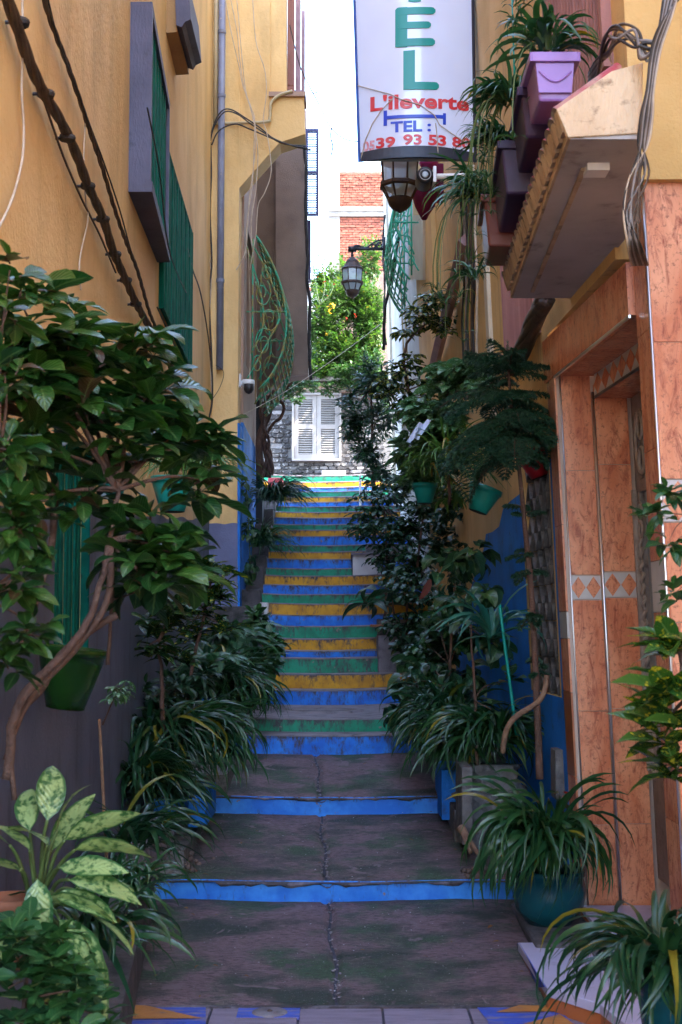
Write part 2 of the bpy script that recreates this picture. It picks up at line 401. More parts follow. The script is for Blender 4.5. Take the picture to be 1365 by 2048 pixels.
# ------------------------------------------------------------------ mesh helpers
class MB:
    def __init__(s):
        s.v = []; s.f = []; s.m = []; s.uv = []; s.n = 0; s.hasuv = False
    def add(s, verts, faces, mi=0, uv=None):
        n = s.n
        s.v.extend([tuple(p) for p in verts])
        s.f.extend([tuple(i + n for i in f) for f in faces])
        s.m.extend([mi] * len(faces))
        if uv is None: s.uv.extend([(0, 0)] * len(verts))
        else: s.uv.extend(uv); s.hasuv = True
        s.n += len(verts)
        return s
    def box(s, x0, x1, y0, y1, z0, z1, mi=0):
        v = [(x, y, z) for z in (z0, z1) for y in (y0, y1) for x in (x0, x1)]
        return s.hexa(v, mi)
    def hexa(s, v, mi=0):      # v: index = x + 2y + 4z
        return s.add(v, [(0, 2, 3, 1), (4, 5, 7, 6), (0, 1, 5, 4), (2, 6, 7, 3), (0, 4, 6, 2), (1, 3, 7, 5)], mi)
    def prism(s, pts, ext, mi=0):
        n = len(pts); ext = Vector(ext)
        a = [Vector(p) for p in pts]; b = [p + ext for p in a]
        f = [tuple(range(n))[::-1], tuple(range(n, 2 * n))] + [(i, (i + 1) % n, n + (i + 1) % n, n + i) for i in range(n)]
        return s.add(a + b, f, mi)
    def tube(s, path, r, k=6, mi=0, closed=False, caps=True):
        P = [Vector(p) for p in path]; n = len(P)
        if n < 2: return s
        rr = r if isinstance(r, (list, tuple)) else [r] * n
        vs = []; prev = None
        for i in range(n):
            if closed: t = P[(i + 1) % n] - P[i - 1]
            else: t = P[min(i + 1, n - 1)] - P[max(i - 1, 0)]
            if t.length < 1e-9: t = Vector((0, 0, 1))
            t.normalize()
            if prev is None:
                u = t.cross(Vector((0, 0, 1)))
                if u.length < .1: u = t.cross(Vector((1, 0, 0)))
            else:
                u = prev - t * prev.dot(t)
                if u.length < 1e-4: u = t.cross(Vector((1, 0, 0)))
            u.normalize(); prev = u; w = t.cross(u)
            for j in range(k):
                a = 2 * math.pi * j / k
                vs.append(P[i] + (u * math.cos(a) + w * math.sin(a)) * rr[i])
        fs = []
        for i in range(n if closed else n - 1):
            for j in range(k):
                a = i * k + j; b = i * k + (j + 1) % k
                c = ((i + 1) % n) * k + (j + 1) % k; d = ((i + 1) % n) * k + j
                fs.append((a, b, c, d))
        if caps and not closed:
            fs.append(tuple(range(k))[::-1]); fs.append(tuple(range((n - 1) * k, n * k)))
        return s.add(vs, fs, mi)
    def lathe(s, prof, c=(0, 0, 0), k=24, mi=0, rot=0, cap=True, axis=None):
        vs = []; c = Vector(c)
        for (r, z) in prof:
            for j in range(k):
                a = 2 * math.pi * (j + rot) / k
                p = Vector((r * math.cos(a), r * math.sin(a), z))
                if axis is not None: p = axis @ p
                vs.append(c + p)
        fs = [(i * k + j, i * k + (j + 1) % k, (i + 1) * k + (j + 1) % k, (i + 1) * k + j) for i in range(len(prof) - 1) for j in range(k)]
        if cap:
            fs.append(tuple(range(k))[::-1]); fs.append(tuple(range((len(prof) - 1) * k, len(prof) * k)))
        return s.add(vs, fs, mi)
    def mesh(s, name, mats, smooth=False):
        me = bpy.data.meshes.new(name)
        me.from_pydata(s.v, [], s.f)
        if isinstance(mats, str): mats = [mats]
        for m in mats: me.materials.append(MATS[m])
        if len(mats) > 1: me.polygons.foreach_set("material_index", s.m)
        if s.hasuv:
            ul = me.uv_layers.new(name="UVMap")
            li = np.empty(len(me.loops), dtype=np.int32); me.loops.foreach_get("vertex_index", li)
            ul.data.foreach_set("uv", np.array(s.uv, dtype=np.float32)[li].ravel())
        if smooth: me.polygons.foreach_set("use_smooth", [True] * len(me.polygons))
        me.update()
        return me
    def build(s, name, mats, parent=None, smooth=False, bevel=0, loc=None, kind=None, label=None):
        o = bpy.data.objects.new(name, s.mesh(name, mats, smooth))
        COL.objects.link(o)
        if parent is not None: o.parent = parent
        if loc is not None: o.location = loc
        if bevel:
            b = o.modifiers.new("bevel", 'BEVEL'); b.width = bevel; b.segments = 2; b.limit_method = 'ANGLE'
        if kind: o['kind'] = kind
        if label: o['label'] = label
        return o
def thing(name, label, cat, loc=(0, 0, 0), group=None):
    o = bpy.data.objects.new(name, None); COL.objects.link(o)
    o.empty_display_size = .1
    o.location = loc; o['label'] = label; o['category'] = cat
    if group: o['group'] = group
    return o
def tag(o, label, cat, group=None):
    o['label'] = label; o['category'] = cat
    if group: o['group'] = group
    return o
def struct(o):
    o['kind'] = 'structure'; return o
def inst(name, me, mat4, parent):
    o = bpy.data.objects.new(name, me); COL.objects.link(o)
    o.parent = parent; o.matrix_world = mat4 if parent is None else mat4
    if parent is not None:
        o.matrix_parent_inverse = Matrix.Translation(-Vector(parent.location))
        o.matrix_basis = mat4
    return o
# parts of Empty things are modelled in world space: cancel the parent's location
def adopt(o, root):
    o.parent = root
    o.matrix_parent_inverse = Matrix.Translation(-Vector(root.location))
    return o
class Thing:
    def __init__(s, name, label, cat, loc=(0, 0, 0), group=None):
        s.o = thing(name, label, cat, loc, group)
    def add(s, mb, name, mats, smooth=False, bevel=0, kind=None, label=None, sub=None):
        o = mb.build(name, mats, None, smooth, bevel, kind=kind, label=label)
        if sub is None: adopt(o, s.o)
        else: o.parent = sub
        return o
def smoothpath(pts, n=6):
    P = [Vector(p) for p in pts]
    if len(P) < 3: return P
    out = []
    for i in range(len(P) - 1):
        p0 = P[max(i - 1, 0)]; p1 = P[i]; p2 = P[i + 1]; p3 = P[min(i + 2, len(P) - 1)]
        for k in range(n):
            t = k / n
            out.append(.5 * ((2 * p1) + (p2 - p0) * t + (2 * p0 - 5 * p1 + 4 * p2 - p3) * t * t + (3 * p1 - p0 - 3 * p2 + p3) * t ** 3))
    out.append(P[-1])
    return out

# ------------------------------------------------------------------ leaf shapes: arrays in a frame where x runs along the leaf, z is up
def prof_w(kind, t):
    if kind == 'ovate': return max(.0, (math.sin(math.pi * t ** .8)) ** .8)
    if kind == 'obovate': return max(.0, (math.sin(math.pi * t ** 1.5)) ** .8)
    if kind == 'lance': return max(.0, math.sin(math.pi * t ** .85)) ** 1.0
    if kind == 'heart': return max(.0, (math.sin(math.pi * (t * .86 + .14) ** .62)) ** .8) if t < 1 else 0
    if kind == 'strap': return min(1, .55 + 2.2 * t) * (1 - t ** 3.2)
    return 1
def leaf_arr(kind, L, Wd, nseg=5, elev=0, droop=60, fold=.25, wave=0, twist=0, stalk=0, lat=0):
    vs = []; uv = []; x = z = 0; a = R(elev)
    pts = []
    st_n = 1 if stalk else 0
    for i in range(nseg + 1):
        t = i / nseg
        pts.append((x, z, a, t))
        a2 = R(elev) - R(droop) * ((i + 1) / nseg) ** 1.2
        x += math.cos((a + a2) / 2) * L / nseg; z += math.sin((a + a2) / 2) * L / nseg
        a = a2
    for (x, z, a, t) in pts:
        w = Wd / 2 * prof_w(kind, t)
        if t == 0 and kind not in ('strap', 'heart'): w = Wd * .03
        if t == 1: w = Wd * .01
        f = fold * w
        wz = wave * w * math.sin(t * 17)
        tw = twist * t
        nx, nz = -math.sin(a), math.cos(a)
        for sgn, v in ((-1, 0.), (0, .5), (1, 1.)):
            up = (f + (wz if sgn > 0 else -wz)) * abs(sgn) + math.sin(tw) * w * sgn
            vs.append((x + nx * up, sgn * w * math.cos(tw) + lat * t * t, z + nz * up)); uv.append((t, v))
    fs = []
    for i in range(nseg):
        b = i * 3
        fs += [(b, b + 3, b + 4, b + 1), (b + 1, b + 4, b + 5, b + 2)]
    if stalk:
        n = len(vs); r = Wd * .03
        vs = [(p[0] + stalk, p[1], p[2]) for p in vs]
        vs += [(0, -r, 0), (0, r, 0), (stalk * 1.05, r, r * .5), (stalk * 1.05, -r, r * .5)]
        uv += [(0, .5)] * 4
        fs.append((n, n + 3, n + 2, n + 1))
    return np.array(vs), fs, uv
def put(mb, arr, mat4, mi=0):
    vs, fs, uv = arr
    A = np.array(mat4)
    out = vs @ A[:3, :3].T + A[:3, 3]
    n = mb.n
    mb.v.extend(map(tuple, out.tolist()))
    mb.f.extend([tuple(i + n for i in f) for f in fs])
    mb.m.extend([mi] * len(fs)); mb.uv.extend(uv); mb.hasuv = True; mb.n += len(vs)
def arr_mesh(name, arr, mat, smooth=True):
    mb = MB(); put(mb, arr, Matrix.Identity(4))
    return mb.mesh(name, mat, smooth)
def frame(pos, az, el, roll=0, sc=1):
    return Matrix.Translation(pos) @ Matrix.Rotation(az, 4, 'Z') @ Matrix.Rotation(-el, 4, 'Y') @ Matrix.Rotation(roll, 4, 'X') @ Matrix.Scale(sc, 4)
rng = random.Random(11)
U = rng.uniform

# straps: fountains of arching blades
STRAP = {}
def strap_set(L, Wd, nseg=8, hang=1.0):
    k = (L, Wd, nseg, hang)
    if k not in STRAP:
        STRAP[k] = [leaf_arr('strap', L * U(.75, 1.1), Wd, nseg, elev=e, droop=dr * hang * U(.85, 1.12), fold=.35, twist=U(-1.2, 1.2), lat=U(-.3, .3) * L)
                    for e, dr in ((82, 95), (75, 130), (68, 150), (60, 140), (50, 135), (40, 120), (25, 100), (78, 165), (65, 170), (10, 80))]
    return STRAP[k]
def spider_plant(label, c, n, L, Wd, mat='leaf_strap', spread=.08, pot=None, group=None, objs=False, runners=0, squash=1, cat='plant', name='spider_plant', bias=None, hang=1.0, steep=False, slim=1.0):
    """fountain of arching blades; pot = (material, radius, height)"""
    c = Vector(c)
    T = Thing(name, label, cat, c, group)
    var = strap_set(L, Wd, 8 if hang == 1 else 10, hang)
    mb = MB()
    if objs: ms = [arr_mesh('blade', a, mat) for a in var]
    def blade(p, az, i, sc):
        m = Matrix.Translation(c) @ Matrix.Diagonal((slim, slim, 1, 1)) @ Matrix.Translation(-c) @ frame(p, az, U(-.12, .12), U(-.35, .35), sc)
        if objs: inst('blade', ms[i], m, T.o)
        else: put(mb, var[i], m)
    for k in range(int(n * (1.5 if not objs else 1.25))):
        a = U(0, 2 * math.pi); r = spread * math.sqrt(U(0, 1))
        az = a + U(-.6, .6)
        if bias is not None and U(0, 1) < .5: az = bias + U(-1.0, 1.0)
        blade(c + Vector((r * math.cos(a), r * math.sin(a), U(-.02, .03))), az, rng.choice((0, 1, 2, 7, 8, 3)) if steep else rng.randrange(len(var)), U(.5, 1.18))
    for k in range(runners):
        az = U(0, 2 * math.pi) if bias is None else bias + U(-1.2, 1.2)
        ln = L * U(.9, 1.6)
        P = []
        for i in range(8):
            t = i / 7
            P.append(c + Vector((math.cos(az) * ln * .55 * math.sin(t * 1.7), math.sin(az) * ln * .55 * math.sin(t * 1.7), .12 * math.sin(t * 3) * ln - ln * 1.1 * t ** 2)))
        T.add(MB().tube(P, .003, 4), 'runner', 'stem_green')
        for j in range(9):
            put(mb, var[rng.randrange(len(var))], frame(P[-1], U(0, 6.3), 0, U(-.4, .4), U(.28, .42)))
    if mb.n: T.add(mb, 'foliage', mat, True)
    if pot:
        pm, pr, ph = pot
        T.add(MB().lathe([(pr * .72, -ph), (pr * .95, -ph * .25), (pr, -.03), (pr * 1.06, -.03), (pr * 1.06, .0), (pr * .93, .0), (pr * .9, -.03)], c, 24), 'pot', pm, True)
        T.add(MB().lathe([(0.001, -.025), (pr * .9, -.025)], c, 20, cap=False), 'soil', 'soil')
    return T

def rand_in(c, r):
    while True:
        p = Vector((U(-1, 1), U(-1, 1), U(-1, 1)))
        if p.length <= 1: return c + Vector((p.x * r[0], p.y * r[1], p.z * r[2]))
def px_blob(px, py, d, rx, ry, rd):
    """a clump measured in the photo: centre at (px,py) at distance d, radii in photo pixels, depth in metres"""
    return W(px, py, d), (rx / FPX * d, rd, ry / FPX * d)
def shrub(name, label, cat, root, blobs, arrs, mat, trunk='bark', tr=.012, style='alt', per=6, objs=False, twig='stem_green', tw_r=.003, group=None,
          limb=.5, spray=None, up=.15, cut=None, wood=True, pot=None, part='leaf'):
    """root: point or path of the main stem; blobs: list of (centre, radii, number of twigs).
    style alt: leaves along the twig; rosette: leaves around its end; palm: drooping fingers round a petiole end"""
    path = [Vector(p) for p in root] if isinstance(root, (list, tuple)) and isinstance(root[0], (Vector, tuple, list)) else [Vector(root)]
    T = Thing(name, label, cat, path[0], group)
    mb = MB(); wm = MB(); sm = MB()
    if len(path) > 1:
        sp = smoothpath(path, 5)
        wm.tube([p + Vector((U(-1, 1), U(-1, 1), 0)) * tr * .35 for p in sp], [tr * (1 - .6 * i / len(sp)) for i in range(len(sp))], 8)
    top = path[-1]
    if objs: ms = [arr_mesh(part, a, mat) for a in arrs]
    cnt = 0
    for (c, rad, nt) in blobs:
        # a limb from the trunk to the clump
        if wood:
            base = min(path, key=lambda q: (q - c).length) if len(path) > 1 else top
            mid = base.lerp(c, .5) + Vector((U(-.05, .05), U(-.05, .05), .06 * (c - base).length))
            wm.tube(smoothpath([base, mid, c], 5), [tr * limb * (1 - .07 * i) for i in range(11)], 6)
        for k in range(nt):
            e = rand_in(c, rad)
            if cut and cut(e): continue
            dirv = (e - c)
            dirv = (dirv.normalized() if dirv.length > 1e-4 else Vector((0, 0, 1))) + Vector((U(-.4, .4), U(-.4, .4), U(-.2, .5) + up))
            dirv.normalize()
            ln = min(rad[0], rad[2]) * U(.35, .8)
            s0 = e - dirv * ln
            if wood: sm.tube([s0, s0.lerp(e, .5) + Vector((0, 0, -.03 * ln)), e], [tw_r, tw_r * .8, tw_r * .5], 4, caps=False)
            az0 = math.atan2(dirv.y, dirv.x); el0 = math.asin(max(-1, min(1, dirv.z)))
            if style == 'palm':
                for q in range(per):
                    a = az0 + 2 * math.pi * q / per + U(-.15, .15)
                    m = frame(e, a, U(-.35, .25) * (1 if math.cos(a - az0) < 0 else .6), U(-.3, .3), U(.75, 1.1))
                    i = rng.randrange(len(arrs))
                    if objs: inst(part, ms[i], m, T.o)
                    else: put(mb, arrs[i], m)
            else:
                for q in range(per):
                    if style == 'alt':
                        t = (q + .6) / per
                        p = s0.lerp(e, t); a = az0 + (1 if q % 2 else -1) * U(.5, 1.3); el = el0 * .5 + U(-.5, .3)
                        if q == per - 1: a = az0; el = el0
                    else:
                        p = e - dirv * ln * .25 * (q / per); a = az0 + 2.4 * q; el = U(-.25, .55) + (.15 if q < 2 else 0)
                    m = frame(p, a, el, U(-.6, .6), U(.5, 1.2))
                    i = rng.randrange(len(arrs))
                    if objs and cnt < 290: inst(part, ms[i], m, T.o); cnt += 1
                    else: put(mb, arrs[i], m)
    if mb.n: T.add(mb, 'foliage', mat, True)
    if wm.n: T.add(wm, 'trunk', trunk, True)
    if sm.n: T.add(sm, 'twigs', twig, True, kind='stuff')
    if pot:
        c = path[0]; pm, pr, ph = pot
        T.add(MB().lathe([(pr * .72, -ph), (pr * .95, -ph * .25), (pr, -.03), (pr * 1.06, -.03), (pr * 1.06, .0), (pr * .93, .0), (pr * .9, -.03)], c, 24), 'pot', pm, True)
        T.add(MB().lathe([(0.001, -.025), (pr * .9, -.025)], c, 20, cap=False), 'soil', 'soil')
    return T
# ================================================================== THE GROUND
def grid_sheet(mb, x0f, x1f, ds, zf, nx=16, mi=0, th=None):
    """sheet over the alley: rows at distances ds, x from x0f(d) to x1f(d), height zf(x,d)"""
    vs = []; uv = []
    for j, d in enumerate(ds):
        for i in range(nx + 1):
            x = x0f(d) + (x1f(d) - x0f(d)) * i / nx
            vs.append((x, d, zf(x, d))); uv.append((i / nx, j / (len(ds) - 1)))
    fs = [(j * (nx + 1) + i, j * (nx + 1) + i + 1, (j + 1) * (nx + 1) + i + 1, (j + 1) * (nx + 1) + i) for j in range(len(ds) - 1) for i in range(nx)]
    return mb.add(vs, fs, mi, uv)
def wob(x, d, s=2.0, a=.01, o=0):
    return a * mnoise.noise(Vector((x * s + o, d * s, o)))
gm = MB(); gm.add([(-900, -900, -.62), (900, -900, -.62), (900, 900, -.62), (-900, 900, -.62)], [(0, 1, 2, 3)])
struct(gm.build('ground', 'concrete_old'))
sm_ = MB(); sm_.box(-6, 6, -9, 6.95, -.6, -.012)
struct(sm_.build('street', 'paver_joint'))
street = bpy.data.objects['street']
# pavers of the street: cross joints measured at 6.6 m
joints = [XX(v, 6.62, 2020) for v in (60, 238, 415, 596, 768, 945, 1118, 1300)]
rows = [(6.50, 6.86), (6.00, 6.488), (5.45, 5.988)]
for r, (y0, y1) in enumerate(rows):
    off = 0 if r == 0 else (.11 if r == 1 else -.05)
    for i in range(len(joints) - 1):
        a, b = joints[i] + .006 + off, joints[i + 1] - .006 + off
        mb = MB().box(a, b, y0, y1, -.02, 0.0 + U(-.0015, .0015))
        o = mb.build('paver', 'paver', street, bevel=.003)
def floor_patch(px, mat, z):
    pts = []
    for (x, y) in px:
        a, b, c = ray(x, y); t = (z - CZ) / c
        pts.append((a * t, b * t, z))
    mb = MB().add(pts, [tuple(range(len(pts)))])
    return mb.build('painted_patch', mat, street)
floor_patch([(268, 2003), (412, 2002), (412, 2075), (180, 2075), (215, 2048)], 'paint_blue_floor', .005)
floor_patch([(272, 2006), (405, 2036), (250, 2038)], 'paint_orange_floor', .009)
floor_patch([(225, 2062), (330, 2048), (395, 2075)], 'paint_orange_floor', .009)
floor_patch([(952, 2012), (1088, 1992), (1150, 2048), (1190, 2080), (990, 2080), (975, 2040)], 'paint_blue_floor', .005)
floor_patch([(992, 2024), (1096, 1993), (1128, 2022)], 'paint_orange_floor', .009)
floor_patch([(1020, 2055), (1120, 2028), (1150, 2048), (1185, 2080), (1040, 2080)], 'paint_orange_floor', .009)
# cracked cement collar with an iron cap at the foot of the ramp
cap = Thing('valve_cover', 'small oval metal valve cover set in cracked blue-painted cement at the foot of the ramp', 'valve cover', (W(540, 2010, 6.78).x, 6.78, .004))
cx, cy = W(540, 2010, 6.78).x, 6.78
cap.add(MB().lathe([(.001, .012), (.012, .006), (.016, .0)], (cx, cy, .008), 16), 'bolt', 'metal_rust', True)
cap.add(MB().lathe([(.085, 0), (.08, .008), (.001, .011)], (cx, cy, .0), 24, cap=False), 'lid', 'concrete_pale', True)
cap.add(MB().box(cx - .15, cx + .14, 6.70, 6.865, -.01, .003), 'cement_collar', 'paint_blue_floor')

# ================================================================== THE STEPS
steps = bpy.data.objects.new('steps', None); COL.objects.link(steps); steps['kind'] = 'structure'
def lx(d): return XL(d) - .06 if d < 15.3 else (-.9 if d < 17 else (-.975 if d < 22.3 else -1.3))
def rx(d): return XR(d, 0) + .06 if not (5.5 < d < 8.7) else 1.62
def bow(x, d, a=.02):
    c = (XL(d) * .5 + XR(d) * .5) - .05
    return a * min(1, ((x - c) / .75) ** 2)
def make_ramp(d0, z0, d1, z1, gutter=True):
    n = max(4, int((d1 - d0) / .06)); ds = [d0 + (d1 - d0) * i / n for i in range(n + 1)]
    def zf(x, d):
        t = (d - d0) / (d1 - d0)
        z = z0 + (z1 - z0) * t + wob(x, d, 1.3, .014) + wob(x, d, 7, .004)
        z -= .018 * max(0, 1 - (d - d0) / .07)          # rounded worn nose
        cxx = .0 - .037 * (d - 6.9) + .012 * math.sin(d * 6) - .01
        g = abs(x - cxx)
        if gutter and g < .03: z -= .024 * (1 - g / .03) ** .4
        return z + bow(x, d, .012)
    mb = MB(); grid_sheet(mb, lx, rx, ds, zf, 150)
    mb.build('tread', 'tread_concrete', steps, True)
def make_riser(d, z0, z1, mat, lipmat='tread_lip', lip=.012, sag=.018, jag=.004, painted=1.0):
    nx = 70; a, b = lx(d), rx(d)
    mb = MB(); rows_ = 5; vs = []; uv = []
    for j in range(rows_ + 1):
        v = j / rows_
        for i in range(nx + 1):
            x = a + (b - a) * i / nx
            zz = z0 + (z1 - z0) * v + bow(x, d, sag) + (wob(x, d, 3, jag, 5) if j == rows_ else 0)
            yy = d + wob(x, zz, 3, .012, 3) + wob(x, zz * 3, 12, .004, 9) - .008 * (v if j < rows_ else .3)
            vs.append((x, yy, zz)); uv.append((i / nx, v))
    fs = [(j * (nx + 1) + i, j * (nx + 1) + i + 1, (j + 1) * (nx + 1) + i + 1, (j + 1) * (nx + 1) + i) for j in range(rows_) for i in range(nx)]
    mb.add(vs, fs, 0, uv)
    mb.build('riser', mat, steps, True)
z_s = .004
make_ramp(6.88, .012, 8.92, ZY(1803, 8.9), True)
z1a, z1b = ZY(1803, 8.9), ZY(1762, 8.9)
make_riser(8.9, z1a - .02, z1b, 'riser_blue_low', sag=.01)
make_ramp(8.88, z1b, 10.82, ZY(1629, 10.8))
z2a, z2b = ZY(1629, 10.8), ZY(1594, 10.8)
make_riser(10.8, z2a - .02, z2b, 'riser_blue_low', sag=.01)
make_ramp(10.78, z2b, 12.52, ZY(1508, 12.5))
# street edge of the first ramp
mb = MB(); mb.box(lx(7), 1.6, 6.86, 6.885, -.02, .008); mb.build('ramp_edge', 'tread_lip', steps)
# worn cement lips above the first two painted risers
for (d, zt, th) in ((8.872, z1b, .045), (10.772, z2b, .045)):
    nx = 80; vs = []
    for i in range(nx + 1):
        x = lx(d) + (rx(d) - lx(d)) * i / nx
        low = .55 * th + wob(x, 0, 5, .035, d) + wob(x, 0, 17, .018, d)
        low = max(.004, low * (1.0 if abs(x) < .75 else .45))
        for (yy, zz) in ((d + .03, zt - .005), (d - .004, zt - .012), (d - .010, zt - low * .6), (d + .012, zt - low)):
            vs.append((x, yy + wob(x, zz, 9, .005), zz + bow(x, d, .01)))
    fs = [(i * 4 + j, i * 4 + j + 1, i * 4 + j + 5, i * 4 + j + 4) for i in range(nx) for j in range(3)]
    MB().add(vs, fs).build('worn_lip', 'tread_lip', steps, True)
noses = [(1470, 12.5, 'riser_blue', 1508), (1437, 12.85, 'riser_green', 1468), (1380, 15.0, 'riser_blue', 1410)]
ys = [1348, 1316, 1301, 1277, 1252, 1230, 1207, 1188.6, 1170, 1151.5, 1137, 1118, 1103.5, 1090.5, 1072, 1059.5, 1049, 1035.5, 1024, 1013, 1004, 993.5, 983, 974.5, 963.5, 951]
cyc = ['riser_yellow', 'riser_green', 'riser_blue']
cols = ['riser_yellow', 'riser_green', 'riser_blue', 'riser_yellow', 'riser_green', 'riser_blue', 'riser_yellow', 'riser_green', 'riser_blue',
        'riser_yellow', 'riser_green', 'riser_blue', 'riser_yellow', 'riser_green', 'riser_blue', 'riser_yellow', 'riser_green', 'riser_blue',
        'riser_yellow', 'riser_green', 'riser_blue', 'riser_yellow', 'riser_green', 'riser_blue', 'riser_yellow', 'riser_green']
d = 15.0
for y, c in zip(ys, cols):
    d += .32; noses.append((y, d, c, None))
prev = None; NOSE = []
def flat_tread(d0, d1, z, sag=.018, mat='concrete_pale', name='tread'):
    ds = [d0 - .012, d0 - .006] + [d0 + (d1 - d0) * i / 4 for i in range(1, 5)] + [d1 + .02]
    def zf(x, dd):
        return z + bow(x, dd, sag) + wob(x, dd, 3, .004) - (.008 if dd < d0 - .01 else 0)
    mb = MB(); grid_sheet(mb, lx, rx, ds, zf, 50)
    vs = mb.v; nx = 50
    # front thickness of the slab nose
    fr = [(x_, y_, z_ - .007) for (x_, y_, z_) in vs[:nx + 1]]
    mb.add(list(vs[:nx + 1]) + fr, [(i, nx + 1 + i, nx + 2 + i, i + 1) for i in range(nx)])
    mb.build(name, mat, steps, False)
zprev = ZY(1508, 12.5)
for i, (y, d, c, yb) in enumerate(noses):
    z = ZY(y, d)
    NOSE.append((d, z))
    make_riser(d, zprev - .03, z - .006, c)
    nd_ = noses[i + 1][1] if i + 1 < len(noses) else 25.0
    flat_tread(d, nd_, z, mat='concrete_pale')
    zprev = z
def zground(d):
    if d < 6.88: return 0
    if d < 8.9: return (d - 6.88) / 2.02 * z1a
    if d < 10.8: return z1b + (d - 8.9) / 1.9 * (z2a - z1b)
    if d < 12.5: return z2b + (d - 10.8) / 1.7 * (ZY(1508, 12.5) - z2b)
    z = 0
    for dd, zz in NOSE:
        if d >= dd: z = zz
    return z
ZTOP = NOSE[-1][1]
k0 = 0
for (dd, zz), (de, ze) in zip(NOSE[3:-3:2], NOSE[5:-1:2]):
    xr_ = lx(dd) + .0
    mb = MB().box(-1.62 if dd < 17.0 else -1.3, xr_, dd, de, zz - .5, zz + .20 + .03 * math.sin(dd * 5))
    mb.build('side_ledge', 'concrete_old', steps, bevel=.01)
# manhole on the landing
mc = W(640, 1423, 13.9); mc.z = zground(13.9) + .008
mh = Thing('manhole_cover', 'round ribbed manhole cover on the grey landing between the green and blue risers', 'manhole cover', mc)
mh.add(MB().lathe([(.43, -.01), (.42, .012), (.36, .014), (.36, .0)], mc, 40, cap=False), 'cement_ring', 'concrete_pale', True)
mh.add(MB().lathe([(.355, -.004), (.355, .010), (.33, .012), (.001, .012)], mc, 40, cap=False), 'cover', 'metal_rust', True)
rb = MB()
for i in range(-9, 10):
    w = math.sqrt(max(0, .31 ** 2 - (i * .033) ** 2))
    rb.box(mc.x - w, mc.x + w, mc.y + i * .033 - .008, mc.y + i * .033 + .008, mc.z + .011, mc.z + .019)
mh.add(rb, 'rib_pattern', 'concrete_pale')
sv_ = MB(); vs = []; nS = 260
for i in range(nS + 1):
    d = 6.9 + (12.45 - 6.9) * i / nS
    xc = .0 - .037 * (d - 6.9) + .012 * math.sin(d * 6) - .01 + .006 * mnoise.noise(Vector((d * 9, 0, 0)))
    w = .007 + .006 * abs(mnoise.noise(Vector((d * 5, 3, 0))))
    zz = zground(d) - .006 + wob(0, d, 1.3, .014)
    vs += [(xc - w, d, zz), (xc + w, d, zz)]
skip = lambda i: any(abs(6.9 + 5.55 * (i + .5) / nS - q) < .03 for q in (8.9, 10.8))
sv_.add(vs, [(2 * i, 2 * i + 1, 2 * i + 3, 2 * i + 2) for i in range(nS) if not skip(i)])
sv_.build('centre_seam', 'paver_joint', steps)
# gutter pebbles and chips lying in the central channel
gp = MB()
for i in range(150):
    d = U(6.95, 12.3)
    x = .0 - .037 * (d - 6.9) + .012 * math.sin(d * 6) - .01 + U(-.022, .022)
    r = U(.004, .011)
    gp.lathe([(r * .5, -r * .3), (r, .0), (r * .6, r * .5)], (x, d, zground(d) + .0), 6, rot=U(0, 1))
o = gp.build('gutter_gravel', 'concrete_pale', steps, True); o['kind'] = 'stuff'
ch = MB()
for i in range(260):
    d = U(6.9, 12.3); x = U(-1.0, 1.1); r = U(.002, .006)
    z = zground(d) + .014 + bow(x, d, .012)
    a = U(0, 3)
    ch.add([(x + r * math.cos(a + k), d + r * 1.4 * math.sin(a + k), z + U(0, .004)) for k in (0, 1.6, 3.1, 4.4)], [(0, 1, 2, 3)])
o = ch.build('ground_litter', 'chip', steps); o['kind'] = 'stuff'
fl2 = MB()
for i in range(46):
    d = U(6.95, 12.2); x = U(-.95, 1.0) if rng.random() < .4 else rng.choice((-1, 1)) * U(.6, 1.0)
    z = zground(d) + .02 + bow(x, d, .012)
    put(fl2, leaf_arr('ovate', U(.02, .05), U(.008, .02), 3, elev=5, droop=U(10, 50), fold=.3), frame((x, d, z), U(0, 6.3), 0, U(-.4, .4)))
o = fl2.build('fallen_leaves', 'leaf_brown', steps); o['kind'] = 'stuff'

# ================================================================== LEFT BUILDING
LB = Thing('yellow_building', 'yellow plastered building with grey dado along the left side of the steps', 'building', (-1.4, 9, 0))
def wall_piece(T, name, mat, fx, d0, d1, z0, z1, th, holes=(), side=-1, sub=None, off=0.0, nz=1):
    """wall whose alley face lies at x=fx(d,z), thickness th away from the alley; holes = (d0,d1,z0,z1)"""
    D = sorted(set([d0, d1] + [h[0] for h in holes] + [h[1] for h in holes])); D = [d for d in D if d0 <= d <= d1]
    Z = sorted(set([z0, z1] + [h[2] for h in holes] + [h[3] for h in holes])); Z = [z for z in Z if z0 <= z <= z1]
    mb = MB()
    for i in range(len(D) - 1):
        for j in range(len(Z) - 1):
            a, b, c, e = D[i], D[i + 1], Z[j], Z[j + 1]
            if any(h[0] <= a and b <= h[1] and h[2] <= c and e <= h[3] for h in holes): continue
            v = []
            for z in (c, e):
                for dd in (a, b):
                    f = fx(dd, z) - side * off
                    xs = (f + side * th, f) if side < 0 else (f, f + side * th)
                    v += [(xs[0], dd, z), (xs[1], dd, z)]
            mb.hexa(v)
    o = T.add(mb, name, mat, sub=sub)
    return o
fl = lambda d, z=0: XL(d)
fr_ = lambda d, z=0: XR(d, z)
LG = (6.45, 7.6, 1.62, 2.74)          # lower green grille window
wall_piece(LB, 'wall', 'plaster_yellow', fl, -1, 17.0, -.6, 10.5, .35, holes=[LG])
